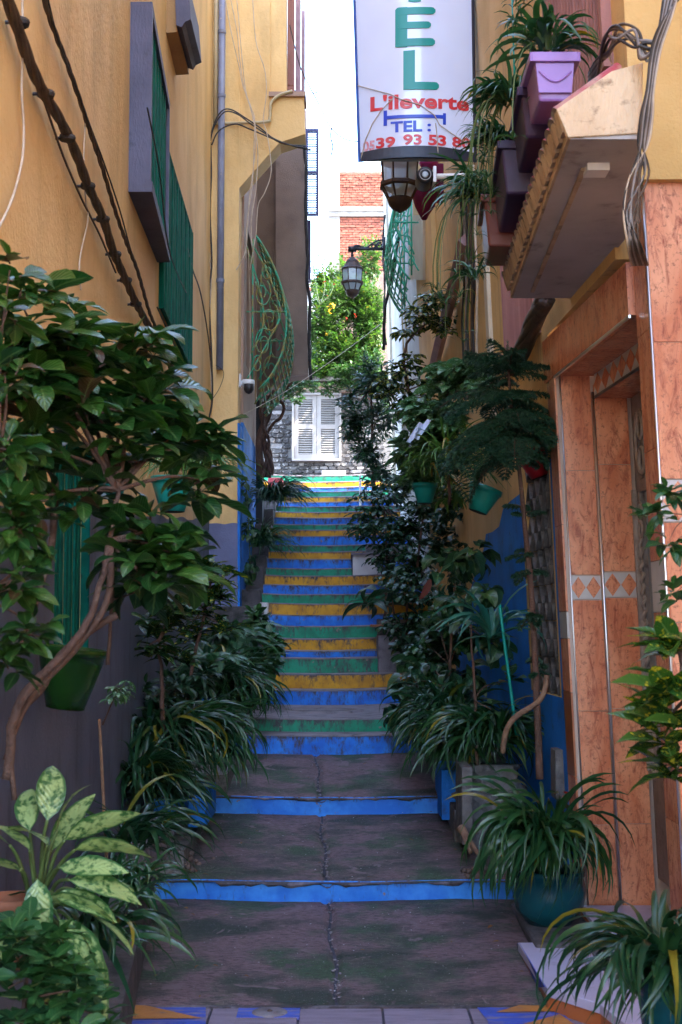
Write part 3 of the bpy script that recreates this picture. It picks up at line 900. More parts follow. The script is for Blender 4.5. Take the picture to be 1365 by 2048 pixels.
# grey dado with a hand painted wavy upper edge, 4 mm proud of the wall
vs = []; fs = []; dn = 110
for i in range(dn + 1):
    d = .5 + (17.0 - .5) * i / dn
    zt = 2.28 + (d - 5.7) * .068 + .012 * math.sin(d * 3) + wob(d, 0, 2, .02)
    z0_ = -.6
    if LG[0] - .02 < d < LG[1] + .02: pass
    vs += [(XL(d) + .004, d, z0_), (XL(d) + .004, d, 1.62), (XL(d) + .004, d, zt)]
for i in range(dn):
    d = .5 + 16.5 * (i + .5) / dn
    fs.append((i * 3, i * 3 + 3, i * 3 + 4, i * 3 + 1))
    if not (LG[0] < d < LG[1]): fs.append((i * 3 + 1, i * 3 + 4, i * 3 + 5, i * 3 + 2))
LB.add(MB().add(vs, fs), 'dado', 'dado_grey')
# pilaster at the far end, facing the camera
PX0, PX1 = XX(425, 17), XX(475, 17)
pz = 9.6
LB.add(MB().box(-1.62, PX1, 16.9, 17.35, zground(17) - .2, pz), 'pilaster', 'plaster_yellow', bevel=.006)
zt = ZY(1047, 16.9)
vs = []; n = 12
for i in range(n + 1):
    x = -1.6 + (PX1 + .004 + 1.6) * i / n
    vs += [(x, 16.894, zground(17) - .2), (x, 16.894, zt + wob(x, 0, 9, .015))]
LB.add(MB().add(vs, [(i * 2, i * 2 + 2, i * 2 + 3, i * 2 + 1) for i in range(n)]), 'pilaster_dado', 'dado_violet')
# upper storey front over the stairs, with sloping cut-out: facing the camera at 16.9 m
def PZ(px, py, d=16.9): return W(px, py, d)
prof = [(466, 330), (466, 400), (474.5, 381), (560, 285), (611, 268), (608, 186), (541, 186), (541, -200), (466, -200)]
pts = [PZ(a, b, 16.906) for a, b in prof]
LB.add(MB().prism(pts, (0, .42, 0)), 'upper_front', 'plaster_yellow', bevel=.004)
LB.add(MB().prism([PZ(*q, 16.95) for q in ((540, 190), (573, 190), (573, -220), (540, -220))], (0, .35, 0)), 'upper_pier', 'plaster_yellow')
LB.add(MB().prism([PZ(*q, 16.86) for q in ((538, 192), (612, 192), (612, 183), (538, 183))], (0, .45, 0)), 'ledge', 'trim_pinkish')
# the return wall beyond the pilaster: beige above, blue below
zb = ZY(846, 17.4)
f17 = lambda d, z=0: -1.205 + .0 * d
wall_piece(LB, 'return_wall', 'trim_pinkish', f17, 17.35, 20.0, zb, 9.6, .3, holes=[(17.9, 19.5, 5.1, 6.9)])
wall_piece(LB, 'return_wall_base', 'paint_blue_wall', f17, 17.35, 20.0, 1.8, zb, .3, off=.004)
LB.add(MB().box(-1.5, -1.46, 17.8, 19.6, 5.0, 7.0), 'window_recess', 'dark_void')
LB.add(MB().prism([PZ(475.5, 846, 16.897), PZ(475.5, 1245, 16.897), PZ(480, 1245, 16.897), PZ(480, 846, 16.897)], (0, .45, 0)), 'painted_corner', 'paint_blue_wall')
# rear bay: big brown plastered face beyond, with a chamfered foot
q = [(478, 180), (478, 770), (498, 806), (577, 752), (617, 747), (607, 180)]
LB.add(MB().prism([PZ(a, b, 20.0) for a, b in q], (0, .5, 0)), 'rear_bay_wall', 'plaster_brown_shade')  # darker tone paints the shadow on the bay's left part
LB.add(MB().prism([PZ(a, b, 19.9) for a, b in ((552, 300), (552, 778), (577, 752), (617, 747), (607, 200), (552, 200))], (0, .1, 0)), 'rear_bay_panel', 'plaster_brown')
LB.add(MB().prism([PZ(a, b, 19.7) for a, b in ((480, 600), (480, 850), (492, 850), (512, 800), (512, 660))], (0, .2, 0)), 'ochre_pier', 'plaster_ochre')
LB.add(MB().box(XX(500, 20.0), XX(524, 20.0), 20.02, 20.4, zground(20) - .1, ZY(800, 20.0)), 'rear_bay_foot', 'dark_void')
# dark slate framed window high on the near wall
z0w, z1w = ZY(362, 9.0), 5.86
a9, b9 = 9.0, 10.8
FW = None
def xo(d): return -1.232 - .056 * (d - 9)
frame_mb = MB()
def slanted(mb, d0, d1, xa, xb, za, zb, mi=0):
    v = []
    for z in (za, zb):
        for dd in (d0, d1):
            v += [(xa(dd), dd, z), (xb(dd), dd, z)]
    return mb.hexa(v, mi)
slanted(frame_mb, a9, a9 + .07, lambda d: XL(d) - .01, xo, z0w, z1w + .0)
slanted(frame_mb, b9 - .07, b9, lambda d: XL(d) - .01, xo, z0w, z1w)
slanted(frame_mb, a9 + .07, b9 - .07, lambda d: XL(d) - .01, xo, z1w - .07, z1w)
wfr = LB.add(frame_mb, 'window_surround', 'frame_slate')
LB.add(slanted(MB(), a9, b9, lambda d: XL(d) - .01, lambda d: xo(d) + .012, z0w - .07, z0w), 'window_sill', 'frame_slate')
LB.add(slanted(MB(), a9 + .07, b9 - .07, lambda d: XL(d) + .004, lambda d: XL(d) + .02, z0w, z1w - .07), 'window_opening', 'dark_void')
for k in range(10):
    dd = a9 + .16 + (b9 - a9 - .3) * k / 9
    LB.add(slanted(MB(), dd - .055, dd + .055, lambda d: xo(d) - .034 + .004 * (k % 3), lambda d: xo(d) - .022 + .004 * (k % 3), z0w + .003, z1w - .072), 'window_bar', 'paint_green_bar')
# green barred cages on the wall
def cage(d0, d1, z0, z1, out, nb, bar='window_bar'):
    fb = MB()
    for z in (z0, z1):
        slanted(fb, d0, d1, lambda d: XL(d) + out - .03, lambda d: XL(d) + out, z - .015, z + .015)
    for dd in (d0, d1):
        slanted(fb, dd - .015, dd + .015, lambda d: XL(d) + .0, lambda d: XL(d) + out + .002, z0 - .017, z1 + .017)
    for z in (z0, z1):
        for dd in (d0, d1): pass
    LB.add(fb, 'cage_frame', 'paint_green_bar')
    for k in range(nb):
        dd = d0 + .03 + (d1 - d0 - .06) * k / (nb - 1)
        w_ = .3 * (d1 - d0) / nb; LB.add(slanted(MB(), dd - w_, dd + w_, lambda d: XL(d) + out - .016 + .005 * (k % 2), lambda d: XL(d) + out - .004 + .005 * (k % 2), z0 + .015, z1 - .015), bar, 'paint_green_bar')
cage(10.95, 13.7, 4.28, 5.62, .04, 13)
LB.add(slanted(MB(), 11.0, 13.65, lambda d: XL(d) + .004, lambda d: XL(d) + .012, 4.3, 5.6), 'window_opening', 'dark_void')
cage(LG[0], LG[1], LG[2], LG[3], -.05, 9)
LB.add(slanted(MB(), LG[0], LG[1], lambda d: XL(d) - .3, lambda d: XL(d) - .28, LG[2], LG[3]), 'window_opening', 'dark_void')
# grille round a lamp-like extra window frame high up at the top
LB.add(MB().prism([W(310, -40, 11.3), W(322, 66, 11.3), W(355, 64, 11.3), W(350, -40, 11.3)], (0, .9, 0)), 'balcony_slab', 'plaster_ochre')
LB.add(MB().prism([W(349, -40, 11.25), W(353, 50, 11.25), W(364, 54, 11.25), W(370, 44, 11.25), W(382, 38, 11.25), W(376, -40, 11.25)], (0, .9, 0)), 'balcony_cornice', 'frame_slate')
# drain pipe
dp = Thing('drain_pipe', 'slim grey-blue drain pipe running down the yellow pilaster', 'pipe', W(436, 740, 16.8))
px_ = XX(436, 16.8)
dp.add(MB().tube([(px_, 16.83, 9.5), (px_, 16.83, ZY(738, 16.8))], .042, 12), 'pipe', 'pipe_grey', True)
for y in (62, 190, 560):
    z = ZY(y, 16.8)
    dp.add(MB().lathe([(.05, -.02), (.05, .02)], (px_, 16.83, z), 14), 'clamp', 'pipe_grey')
bp_ = Thing('drain_pipe', 'thin beige conduit pipe beside the grey drain pipe', 'pipe', W(423, 240, 16.84))
xb_ = XX(424, 16.84)
bp_.add(MB().tube([(xb_, 16.85, 9.5), (xb_, 16.85, ZY(246, 16.84)), ], .028, 8), 'pipe', 'pipe_beige', True)
bp_.add(MB().tube(smoothpath([(xb_, 16.85, ZY(246, 16.84)), PZ(440, 247, 16.85), PZ(530, 244, 16.85), PZ(540, 235, 16.85), PZ(543, 205, 16.85), PZ(560, 190, 16.85), PZ(585, 182, 16.85)], 4), .02, 8), 'bent_pipe', 'pipe_beige', True)

# shutters at the upper right corner of the yellow front and on the rear bay
def louvre(T, name, P, U_, V_, w, h, nslat, mats, fr=.045, th=.03, tilt=.5, mid=False):
    """louvred shutter leaf: P lower corner, U_ along width, V_ up; mats (frame, slat)"""
    U_ = Vector(U_).normalized(); V_ = Vector(V_).normalized(); N = U_.cross(V_)
    def bx(a0, a1, b0, b1, c0, c1):
        v = []
        for b in (b0, b1):
            for c in (c0, c1):
                for a in (a0, a1): v.append(P + U_ * a + V_ * b + N * c)
        return MB().hexa(v)
    fm = MB()
    for q in ((0, fr, 0, h), (w - fr, w, 0, h), (fr, w - fr, 0, fr), (fr, w - fr, h - fr, h)) + (((fr, w - fr, h / 2 - fr / 2, h / 2 + fr / 2),) if mid else ()):
        m_ = bx(q[0], q[1], q[2], q[3], -th / 2, th / 2); fm.add(m_.v, m_.f)
    f = T.add(fm, name, mats[0])
    spans = [(fr, h / 2 - fr / 2), (h / 2 + fr / 2, h - fr)] if mid else [(fr, h - fr)]
    me = None; st_ = (h - 2 * fr - (fr if mid else 0)) / nslat
    for (b0, b1) in spans:
        k = int(round((b1 - b0) / st_)); s_ = (b1 - b0) / k
        for i in range(k):
            c = b0 + s_ * (i + .5)
            v = []
            for (db, dn) in ((-s_ * .42, th * .55), (s_ * .30, -th * .45)):
                for t_ in (0, .006):
                    for a in (fr, w - fr): v.append(P + U_ * a + V_ * (c + db + t_) + N * dn)
            mb = MB().hexa(v)
            o = mb.build('slat', mats[1]); o.parent = f
    return f
SH = Thing('shutter_pair', 'tall narrow rose shutter panels at the top corner of the yellow front', 'shutter', PZ(590, 220, 17.3))
for (xa, xb2, yb, dd, m) in ((575, 591, 183, 17.35, 'louvre_pink'), (591, 603, 212, 17.6, 'louvre_rose'), (603, 611, 235, 18.0, 'louvre_rose')):
    P = W(xa, yb, dd); w_ = W(xb2, yb, dd).x - P.x
    mb = MB().box(P.x, P.x + w_ * .9, dd, dd + .05, P.z, 9.8)
    for k in range(2): mb.box(P.x + w_ * (.12 + .4 * k), P.x + w_ * (.32 + .4 * k), dd - .015, dd, P.z + .08, 9.7)
    SH.add(mb, 'panel', m)
SV = Thing('window_shutter', 'violet louvred shutter standing open beyond the brown bay against the white sky', 'shutter', W(625, 430, 21))
P = W(611, 432, 21.0); w_ = W(638, 432, 21.0).x - P.x
louvre(SV, 'shutter_leaf', P, (1, 0, 0), (0, 0, 1), w_, ZY(258, 21.0) - P.z, 34, ('louvre_violet', 'louvre_violet'), fr=.04, mid=True)
SV.add(MB().box(W(606, 430, 21.2).x, W(613, 430, 21.2).x, 21.05, 21.4, ZY(740, 21.2), 9.6), 'jamb', 'trim_pinkish')
SV.add(MB().box(W(613, 430, 21.4).x, W(622, 430, 21.4).x, 21.4, 21.6, ZY(560, 21.4), ZY(440, 21.4)), 'lower_panel', 'louvre_violet')

# ================================================================== END WALL WITH STONE CLADDING
EW = Thing('end_wall', 'stone-clad wall with white louvred window closing the top of the stairs', 'wall', (-.6, 24.2, ZTOP))
ex0, ex1 = XX(500, 24.2), XX(800, 24.2)
ez0, ez1 = ZTOP - .3, ZY(765, 24.2)
SX0, SX1, SZ0, SZ1 = XX(588, 24.2), XX(679, 24.2), ZY(919, 24.2), ZY(792, 24.2)
EW.add(MB().box(ex0, ex1, 24.2, 24.6, ez0, ez1), 'backing', 'stone_mortar')
EW.add(MB().box(XX(598, 24.1), XX(730, 24.1), 24.05, 24.6, ZY(792, 24.1) + .06, ZY(768, 24.1)), 'lintel', 'plaster_brown')
EW.add(MB().box(ex0, ex1, 24.0, 24.6, ez1, ez1 + .07), 'coping', 'concrete_beam')
EW.add(MB().box(ex0, ex1, 24.3, 26, ez1 + .07, ez1 + .25), 'roof_terrace', 'concrete_beam')
rs = random.Random(5)
meshes = {}
z = ez0; row = 0; cnt = 0
while z < ez1 - .02:
    h = rs.uniform(.055, .10); x = XX(528, 24.2) - rs.uniform(0, .12)
    while x < ex1:
        w = rs.uniform(.09, .22)
        cxm, czm = x + w / 2, z + h / 2
        inside = SX0 - .05 < cxm < SX1 + .05 and SZ0 - .04 < czm < SZ1 + .06
        if not inside and cxm < XX(765, 24.2) and cnt < 298:
            n = rs.choice((5, 6, 6, 7)); pts = []
            for k in range(n):
                a = 2 * math.pi * (k + rs.uniform(-.2, .2)) / n
                pts.append((cxm + w * .56 * math.copysign(abs(math.cos(a)) ** .55, math.cos(a)), 24.2, czm + h * .56 * math.copysign(abs(math.sin(a)) ** .6, math.sin(a))))
            dep = rs.uniform(.015, .05)
            top = [(cxm + (p[0] - cxm) * .86, 24.2 - dep, czm + (p[2] - czm) * .84) for p in pts]
            top = [(p[0], p[1] + rs.uniform(-.008, .008), p[2]) for p in top]
            mb = MB().add(pts + top, [tuple(range(n, 2 * n))[::-1]] + [(i, (i + 1) % n, n + (i + 1) % n, n + i) for i in range(n)])
            EW.add(mb, 'stone', rs.choice(('stone_light', 'stone_mid', 'stone_mid', 'stone_dark', 'stone_dark', 'stone_light')))
            cnt += 1
        x += w + .006
    z += h + .005
SHW = Thing('window_shutter', 'closed white louvred double shutters in the grey stone wall at the top of the stairs', 'shutter', (SX0, 24.1, SZ0))
fm = MB(); fw = .035
for q in ((SX0 - fw, SX0, SZ0 - fw, SZ1 + fw), (SX1, SX1 + fw, SZ0 - fw, SZ1 + fw), (SX0, SX1, SZ1, SZ1 + fw), (SX0, SX1, SZ0 - fw, SZ0)):
    fm.box(q[0], q[1], 24.06, 24.2, q[2], q[3])
SHW.add(fm, 'frame', 'louvre_white')
SHW.add(MB().box(SX0, SX1, 24.17, 24.2, SZ0, SZ1), 'back_panel', 'iron_dark')
mid_ = (SX0 + SX1) / 2
for (a, b) in ((SX0 + .004, mid_ - .003), (mid_ + .003, SX1 - .004)):
    louvre(SHW, 'shutter_leaf', Vector((a, 24.12, SZ0 + .004)), (1, 0, 0), (0, 0, 1), b - a, SZ1 - SZ0 - .008, 22, ('louvre_white', 'louvre_white'), fr=.07, mid=True, th=.04)
mp = Thing('vent_plate', 'small pale perforated vent plate at the foot of the stone wall', 'vent', W(668, 944, 24.1))
mp.add(MB().box(XX(644, 24.1), XX(692, 24.1), 24.08, 24.16, ZY(953, 24.1), ZY(941, 24.1)), 'plate', 'white_stone')
for k in range(4):
    mp.add(MB().box(XX(660 + 6 * k, 24.1), XX(662 + 6 * k, 24.1), 24.07, 24.09, ZY(948, 24.1), ZY(946, 24.1)), 'slot', 'dark_void')

# ================================================================== BACKGROUND BUILDINGS
BB = Thing('brick_building', 'unfinished orange brick building with grey concrete beams beyond the vines', 'building', W(710, 600, 34))
D = 34.0
bx0, bx1 = XX(658, D), XX(800, D)
BB.add(MB().box(bx0, bx1, D + .03, D + 3, 3, ZY(342, D)), 'core', 'mortar')
BB.add(MB().box(bx0 - .01, XX(680, D), D - .05, D + .1, 3, ZY(343, D)), 'pillar', 'concrete_beam')
BB.add(MB().box(bx0 - .02, bx1, D - .07, D + .1, ZY(434, D), ZY(415, D)), 'beam', 'concrete_beam')
BB.add(MB().box(bx0 - .02, bx1, D - .09, D + .1, ZY(424, D), ZY(420, D)), 'beam_band', 'concrete_beam')
bw, bh = .155, .062
cnt = 0
for (ya, yb) in ((342, 415), (434, 545)):
    zt_, zb2 = ZY(ya, D), ZY(yb, D)
    nr = int((zt_ - zb2) / bh)
    for r in range(nr):
        z = zb2 + r * bh; x = XX(680, D) + (0 if r % 2 else -bw / 2) + rs.uniform(-.02, .02)
        while x < XX(762, D):
            a, b = max(x, XX(680, D)), x + bw - .012
            if b - a > .03 and cnt < 297:
                BB.add(MB().box(a, b, D + rs.uniform(-.02, .005), D + .04, z + .006, z + bh - .006 + rs.uniform(-.003, .003)), 'brick', 'brick_orange')
                cnt += 1
            x += bw
for k, x in enumerate((662, 666, 671)):
    BB.add(MB().tube([(XX(x, D), D + .2, ZY(345, D)), (XX(x, D) + .02 * (k - 1), D + .2, ZY(326, D))], .008, 5), 'rebar', 'metal_rust')
WB = Thing('white_building', 'hazy white rendered building with low parapet seen behind the vines', 'building', W(640, 540, 40))
WB.add(MB().box(XX(560, 40), XX(662, 40), 40, 43, 3, ZY(556, 40)), 'wall', 'building_white')
WB.add(MB().box(XX(560, 40), XX(662, 40), 39.9, 40.2, ZY(582, 40), ZY(577, 40)), 'cornice', 'brick_orange')

# ================================================================== RIGHT BUILDING
RB = Thing('ochre_building', 'ochre plastered building with blue dado and lattice window lining the right side', 'building', (1.3, 12, 0))
LT = (8.95, 9.95, 1.35, 3.02)
wall_piece(RB, 'wall', 'plaster_yellow_right', fr_, 8.75, 16.8, -.5, 9, .5, holes=[LT], side=1)
wall_piece(RB, 'wall', 'plaster_yellow_right', lambda d, z=0: XR(d, 9), 5.6, 16.8, 9, 17, .5, side=1)  # unseen upper wall, made tall to keep sun out of the alley
wall_piece(RB, 'upper_wall', 'plaster_yellow_right', fr_, 6.9, 8.75, 3.6, 9, .5, side=1)
wall_piece(RB, 'near_wall', 'plaster_yellow_right', fr_, 6.45, 6.9, 3.86, 9, .9, side=1)
wall_piece(RB, 'near_wall', 'plaster_yellow_right', lambda d, z=0: XR(6.5, z) + .62, 6.45, 6.9, -.6, 3.86, .4, side=1)
wall_piece(RB, 'near_wall', 'plaster_yellow_right', lambda d, z=0: 2.05, -1, 6.46, -.6, 17, .5, side=1)  # set-back wall out of view, added to block the sun
# blue dado, stepped wavy upper edge
pts = [(1160, 880), (1118, 905), (1085, 928), (1062, 962), (1040, 988), (1020, 1003), (1005, 1020), (1000, 1052), (985, 1064), (972, 1068), (968, 1100), (950, 1150), (930, 1220), (900, 1260), (860, 1290), (860, 1420), (930, 1640), (1000, 1720), (1160, 1850)]
top = [WR(x, y, .004) for x, y in pts[:15]]
vs = []; fs = []
for i, p in enumerate(top):
    vs += [tuple(p), (XR(p.y, -.3) - .004, p.y, -.3)]
def blue_hex():
    mb = MB(); n = 46
    for i in range(n):
        dA = 8.76 + (14.5 - 8.76) * i / n; dB = 8.76 + (14.5 - 8.76) * (i + 1) / n
        def zt(d):
            for a, b in zip(top[:-1], top[1:]):
                if min(a.y, b.y) <= d <= max(a.y, b.y):
                    t = (d - a.y) / (b.y - a.y + 1e-9); return a.z + (b.z - a.z) * t
            return top[0].z if d < top[0].y else top[-1].z
        zs = [(-.3, min(LT[2], zt(dA)), min(LT[2], zt(dB)))]
        hole = LT[0] - .03 < (dA + dB) / 2 < LT[1] + .03
        def cell(z0a, z0b, z1a_, z1b_):
            if z1a_ - z0a < .01: return
            o = .004
            mb.add([(XR(dA, z0a) - o, dA, z0a), (XR(dB, z0b) - o, dB, z0b), (XR(dB, z1b_) - o, dB, z1b_), (XR(dA, z1a_) - o, dA, z1a_)], [(0, 1, 2, 3)])
        if hole:
            cell(-.3, -.3, LT[2], LT[2]); 
            if zt(dA) > LT[3]: cell(LT[3], LT[3], zt(dA), zt(dB))
        else: cell(-.3, -.3, zt(dA), zt(dB))
    return mb
RB.add(blue_hex(), 'dado', 'paint_blue_wall')
# lattice window: concrete diamonds
RB.add(MB().box(1.75, 1.8, LT[0] - .1, LT[1] + .1, LT[2] - .1, LT[3] + .1), 'lattice_back', 'dark_void')
lw = 4; lh = 7
for i in range(lw):
    for j in range(lh):
        dc = LT[0] + (LT[1] - LT[0]) * (i + .5) / lw; zc = LT[2] + (LT[3] - LT[2]) * (j + .5) / lh
        a, b = (LT[1] - LT[0]) / lw / 2 * .98, (LT[3] - LT[2]) / lh / 2 * .98
        mb = MB()
        x0 = XR(dc, zc) + .01; x1 = x0 + .09
        ring = [(0, b), (a, 0), (0, -b), (-a, 0)]
        inn = [(p * .74, q_ * .74) for p, q_ in ring]; inb = [(p * .3, q_ * .3) for p, q_ in ring]
        vs = [(x0, dc + p, zc + q_) for p, q_ in ring] + [(x0, dc + p, zc + q_) for p, q_ in inn] + [(x1, dc + p, zc + q_) for p, q_ in inb] + [(x1, dc + p, zc + q_) for p, q_ in ring]
        fs = []
        for k in range(4):
            k2 = (k + 1) % 4
            fs += [(k, k2, 4 + k2, 4 + k), (4 + k, 4 + k2, 8 + k2, 8 + k), (k, k2, 12 + k2, 12 + k)]
        # corner fins that fill the square round the diamond
        for (sx, sy) in ((1, 1), (1, -1), (-1, 1), (-1, -1)):
            n_ = len(vs); vs += [(x0 + .03, dc + sx * a, zc + sy * b), (x0 + .03, dc, zc + sy * b), (x0 + .03, dc + sx * a, zc)]
            fs.append((n_, n_ + 1, n_ + 2))
        RB.add(mb.add(vs, fs), 'lattice_block', 'rock_rough')
# pink slatted shutters
def pink_shutter(d0, d1, z0, z1):
    fb = MB()
    for (za, zb_) in ((z0, z0 + .05), (z1 - .05, z1)):
        v = []
        for z in (za, zb_):
            for dd in (d0, d1): v += [(XR(dd, z) - .05, dd, z), (XR(dd, z) + .02, dd, z)]
        fb.hexa(v)
    v = []
    for z in (z0, z1):
        for dd in (d0 - .05, d0 - .002): v += [(XR(dd, z) - .05, dd, z), (XR(dd, z) + .02, dd, z)]
    fb.hexa(v)
    f = RB.add(fb, 'shutter_frame', 'louvre_pink')
    n = int((d1 - d0) / .075)
    for i in range(n):
        a = d0 + (d1 - d0) * i / n; b = a + (d1 - d0) / n * .82
        v = []
        for z in (z0 + .05, z1 - .05):
            for dd in (a, b): v += [(XR(dd, z) - .04 + (.012 if dd == b else 0), dd, z), (XR(dd, z) - .01, dd, z)]
        o = MB().hexa(v).build('slat', 'louvre_pink'); o.parent = f
pink_shutter(6.75, 8.25, 4.5, 7.2)
pink_shutter(9.0, 10.3, 3.66, 4.9)
# vertical chase and paler pilaster strips
def strip(pxt, pyt, pyb, w, mat, name='wall_strip', off=.03):
    a = WR(pxt, pyt, 0)
    d = a.y
    zt, zb_ = a.z, ZY(pyb, d)
    v = []
    for z in (zb_, zt):
        for dd in (d - w / 2, d + w / 2): v += [(XR(dd, z) - off, dd, z), (XR(dd, z) + .01, dd, z)]
    RB.add(MB().hexa(v), name, mat)
strip(974, 480, 900, .16, 'plaster_cream')
strip(850, 100, 1000, .5, 'plaster_yellow_right', 'wall_pier', .05)
# pink plank leaning along the wall
lp = Thing('wooden_plank', 'narrow pink painted plank leaning diagonally on the ochre wall behind the umbrella tree', 'plank', WR(840, 790, .06))
p0, p1 = WR(852, 800, .06), WR(930, 480, .10)
lp.add(MB().tube([p0 + Vector((0, -.02, 0)), p1], .055, 4), 'plank', 'louvre_rose')
# far segment: whitish wall and beige corner pier
WF = Thing('grey_white_building', 'tall narrow whitish building edge with beige corner pier at the right of the stairs', 'building', (1.0, 20, 4))
wall_piece(WF, 'wall', 'plaster_grey_white', lambda d, z=0: XR(d, z) + .0, 16.85, 21.6, 1, 12.5, .5, side=1)  # top hidden behind the sign, raised to shade the left bay
wall_piece(WF, 'corner_pier', 'plaster_cream', lambda d, z=0: XR(d, z) - .02, 21.6, 22.0, 3.2, 12.5, .6, side=1)
for (pa, dd) in ((800, 18.7), (812, 18.2)):
    WF.add(MB().tube([(XR(dd, 4.5) - .02, dd, 4.4), (XR(dd, 9) - .02, dd, 9.2)], .012, 5), 'seam', 'pipe_beige')

# ================================================================== PORTAL
PT = Thing('tiled_doorway', 'salmon marble tiled doorway with diamond bands and ornate metal door on the right', 'doorway', (1.5, 7.5, 0))
LEAN = .041
def PXt(px, z, d):        # x of a vertical edge measured near eye level, with the lean of this front
    return px - LEAN * z
def tile_panel(x0, x1, d, zs, normal='cam', gap=.004, mat='tile_marble', th=.012, name='tile', lean=True):
    for za, zb_ in zip(zs[:-1], zs[1:]):
        v = []
        for z in (za + gap / 2, zb_ - gap / 2):
            l = LEAN * z if lean else 0
            for dd in (d, d + th): v += [(x0 - l, dd, z), (x1 - l, dd, z)]
        PT.add(MB().hexa(v), name, mat)
def diamond_band(x0, x1, d, z0, z1, n, phase=0):
    """white tiles with orange diamonds facing the camera"""
    tw = (x1 - x0) / n; h = z1 - z0
    l = lambda z: LEAN * z
    for i in range(n):
        a = x0 + tw * i; b = a + tw; zc = (z0 + z1) / 2
        v = []
        for z in (z0, z1):
            for dd in (d, d + .012): v += [(a - l(z), dd, z), (b - l(z), dd, z)]
        PT.add(MB().hexa(v), 'band_tile', 'tile_white')
        c = (a + b) / 2
        P = [(c - l(zc), d - .0025, z0 + .004), (b - .002 - l(zc), d - .0025, zc), (c - l(zc), d - .0025, z1 - .004), (a + .002 - l(zc), d - .0025, zc)]
        PT.add(MB().prism(P, (0, .003, 0)), 'diamond_tile', 'tile_marble')
J1 = (XX(1119, 8.5) + .0, XX(1183, 8.5))
# measured at y=1250: left edge 1141, strip 1206, door jamb 1277
e1, e2, e3 = XX(1146, 8.5), XX(1207, 8.5), XX(1283, 8.4)
e1 += LEAN * CZ; e2 += LEAN * CZ; e3 += LEAN * CZ
zj = lambda y: ZY(y, 8.5)
zs1 = [zj(1905), zj(1850)]
PT.add(MB().hexa([(e1 - .02 - LEAN * z + dx, dd, z) for z in (-.2, 3.3) for dd in (8.512, 8.76) for dx in (0, .72)]), 'jamb_core', 'grout')
tile_panel(e1, e2, 8.5, [zj(1905), zj(1848), zj(1650), zj(1422), zj(1200)])
diamond_band(e1, e2, 8.5, zj(1198), zj(1152), 2)
tile_panel(e1, e2, 8.5, [zj(1150), zj(941), zj(742)])
tile_panel(e2 + .008, e3, 8.44, [zj(1905), zj(1846), zj(1645), zj(1416), zj(1196)])
PT.add(MB().hexa([(e2 + .004 - LEAN * z + dx, dd, z) for z in (-.1, 3.19) for dd in (8.452, 8.52) for dx in (0, e3 - e2)]), 'jamb_inner_core', 'grout')
diamond_band(e2 + .008, e3, 8.44, zj(1194), zj(1146), 2)
tile_panel(e2 + .008, e3, 8.44, [zj(1144), zj(931), zj(772)])
# chrome corner strips
def strip_v(x, d, z0, z1, r, mat, name='corner_trim'):
    PT.add(MB().tube([(x - LEAN * z0, d, z0), (x - LEAN * z1, d, z1)], r, 8), name, mat, True)
strip_v(e2 + .001, 8.432, .05, 3.19, .0085, 'metal_chrome')
strip_v(e1 + .001, 8.496, -.02, 3.3, .005, 'metal_chrome')
# alley face of the far pilaster (leaning plane), d 8.5..8.76
def face_tiles(d0, d1, x, zs, mats, name='tile'):
    for (za, zb_), m in zip(zip(zs[:-1], zs[1:]), mats):
        v = []
        for z in (za + .002, zb_ - .002):
            for dd in (d0, d1): v += [(x - .012 - LEAN * z, dd, z), (x - LEAN * z, dd, z)]
        PT.add(MB().hexa(v), name, m)
face_tiles(8.5, 8.78, e1 - .022, [-.1, .4, .9, 1.4, 1.72, 1.88, 2.4, 2.9, 3.3], ['tile_marble', 'tile_marble', 'tile_orange', 'tile_marble', 'tile_white', 'tile_marble', 'tile_marble', 'tile_marble'])
# near pilaster
n0 = XX(1337, 6.5) + LEAN * CZ
n1 = n0 + .62
PT.add(MB().hexa([(n0 - LEAN * z + dx, dd, z) for z in (-.6, 3.84) for dd in (6.512, 6.78) for dx in (.013, .62)]), 'near_pilaster_core', 'grout')
zn = lambda y: ZY(y, 6.5)
tile_panel(n0 + .006, n0 + .30, 6.5, [-.3, .05, .42, .80, 1.18, 1.56, zn(1245), zn(1095)])
diamond_band(n0 + .006, n0 + .30, 6.5, zn(1093), zn(960) - .14, 2) if False else None
tile_panel(n0 + .006, n0 + .30, 6.5, [zn(1093), zn(1045)])
diamond_band(n0 + .006, n0 + .30, 6.5, zn(1043), zn(960), 2)
tile_panel(n0 + .006, n0 + .30, 6.5, [zn(958), zn(684), zn(330)])
tile_panel(n0 + .304, n0 + .60, 6.5, [-.3, .05, .42, .80, 1.18, 1.56, zn(1245), zn(960), zn(684), zn(330)])
face_tiles(6.51, 6.79, n0 + .012, [-.3, .3, .9, 1.5, 1.86, 2.1, 2.62, 3.18, 3.84], ['tile_marble', 'tile_marble', 'tile_marble', 'tile_marble', 'tile_white', 'tile_marble', 'tile_marble', 'tile_marble'])
PT.add(MB().tube([(n0 + .001 + LEAN * .3, 6.497, -.3), (n0 + .001 - LEAN * 3.84, 6.497, 3.84)], .0075, 8), 'corner_trim', 'metal_chrome', True)
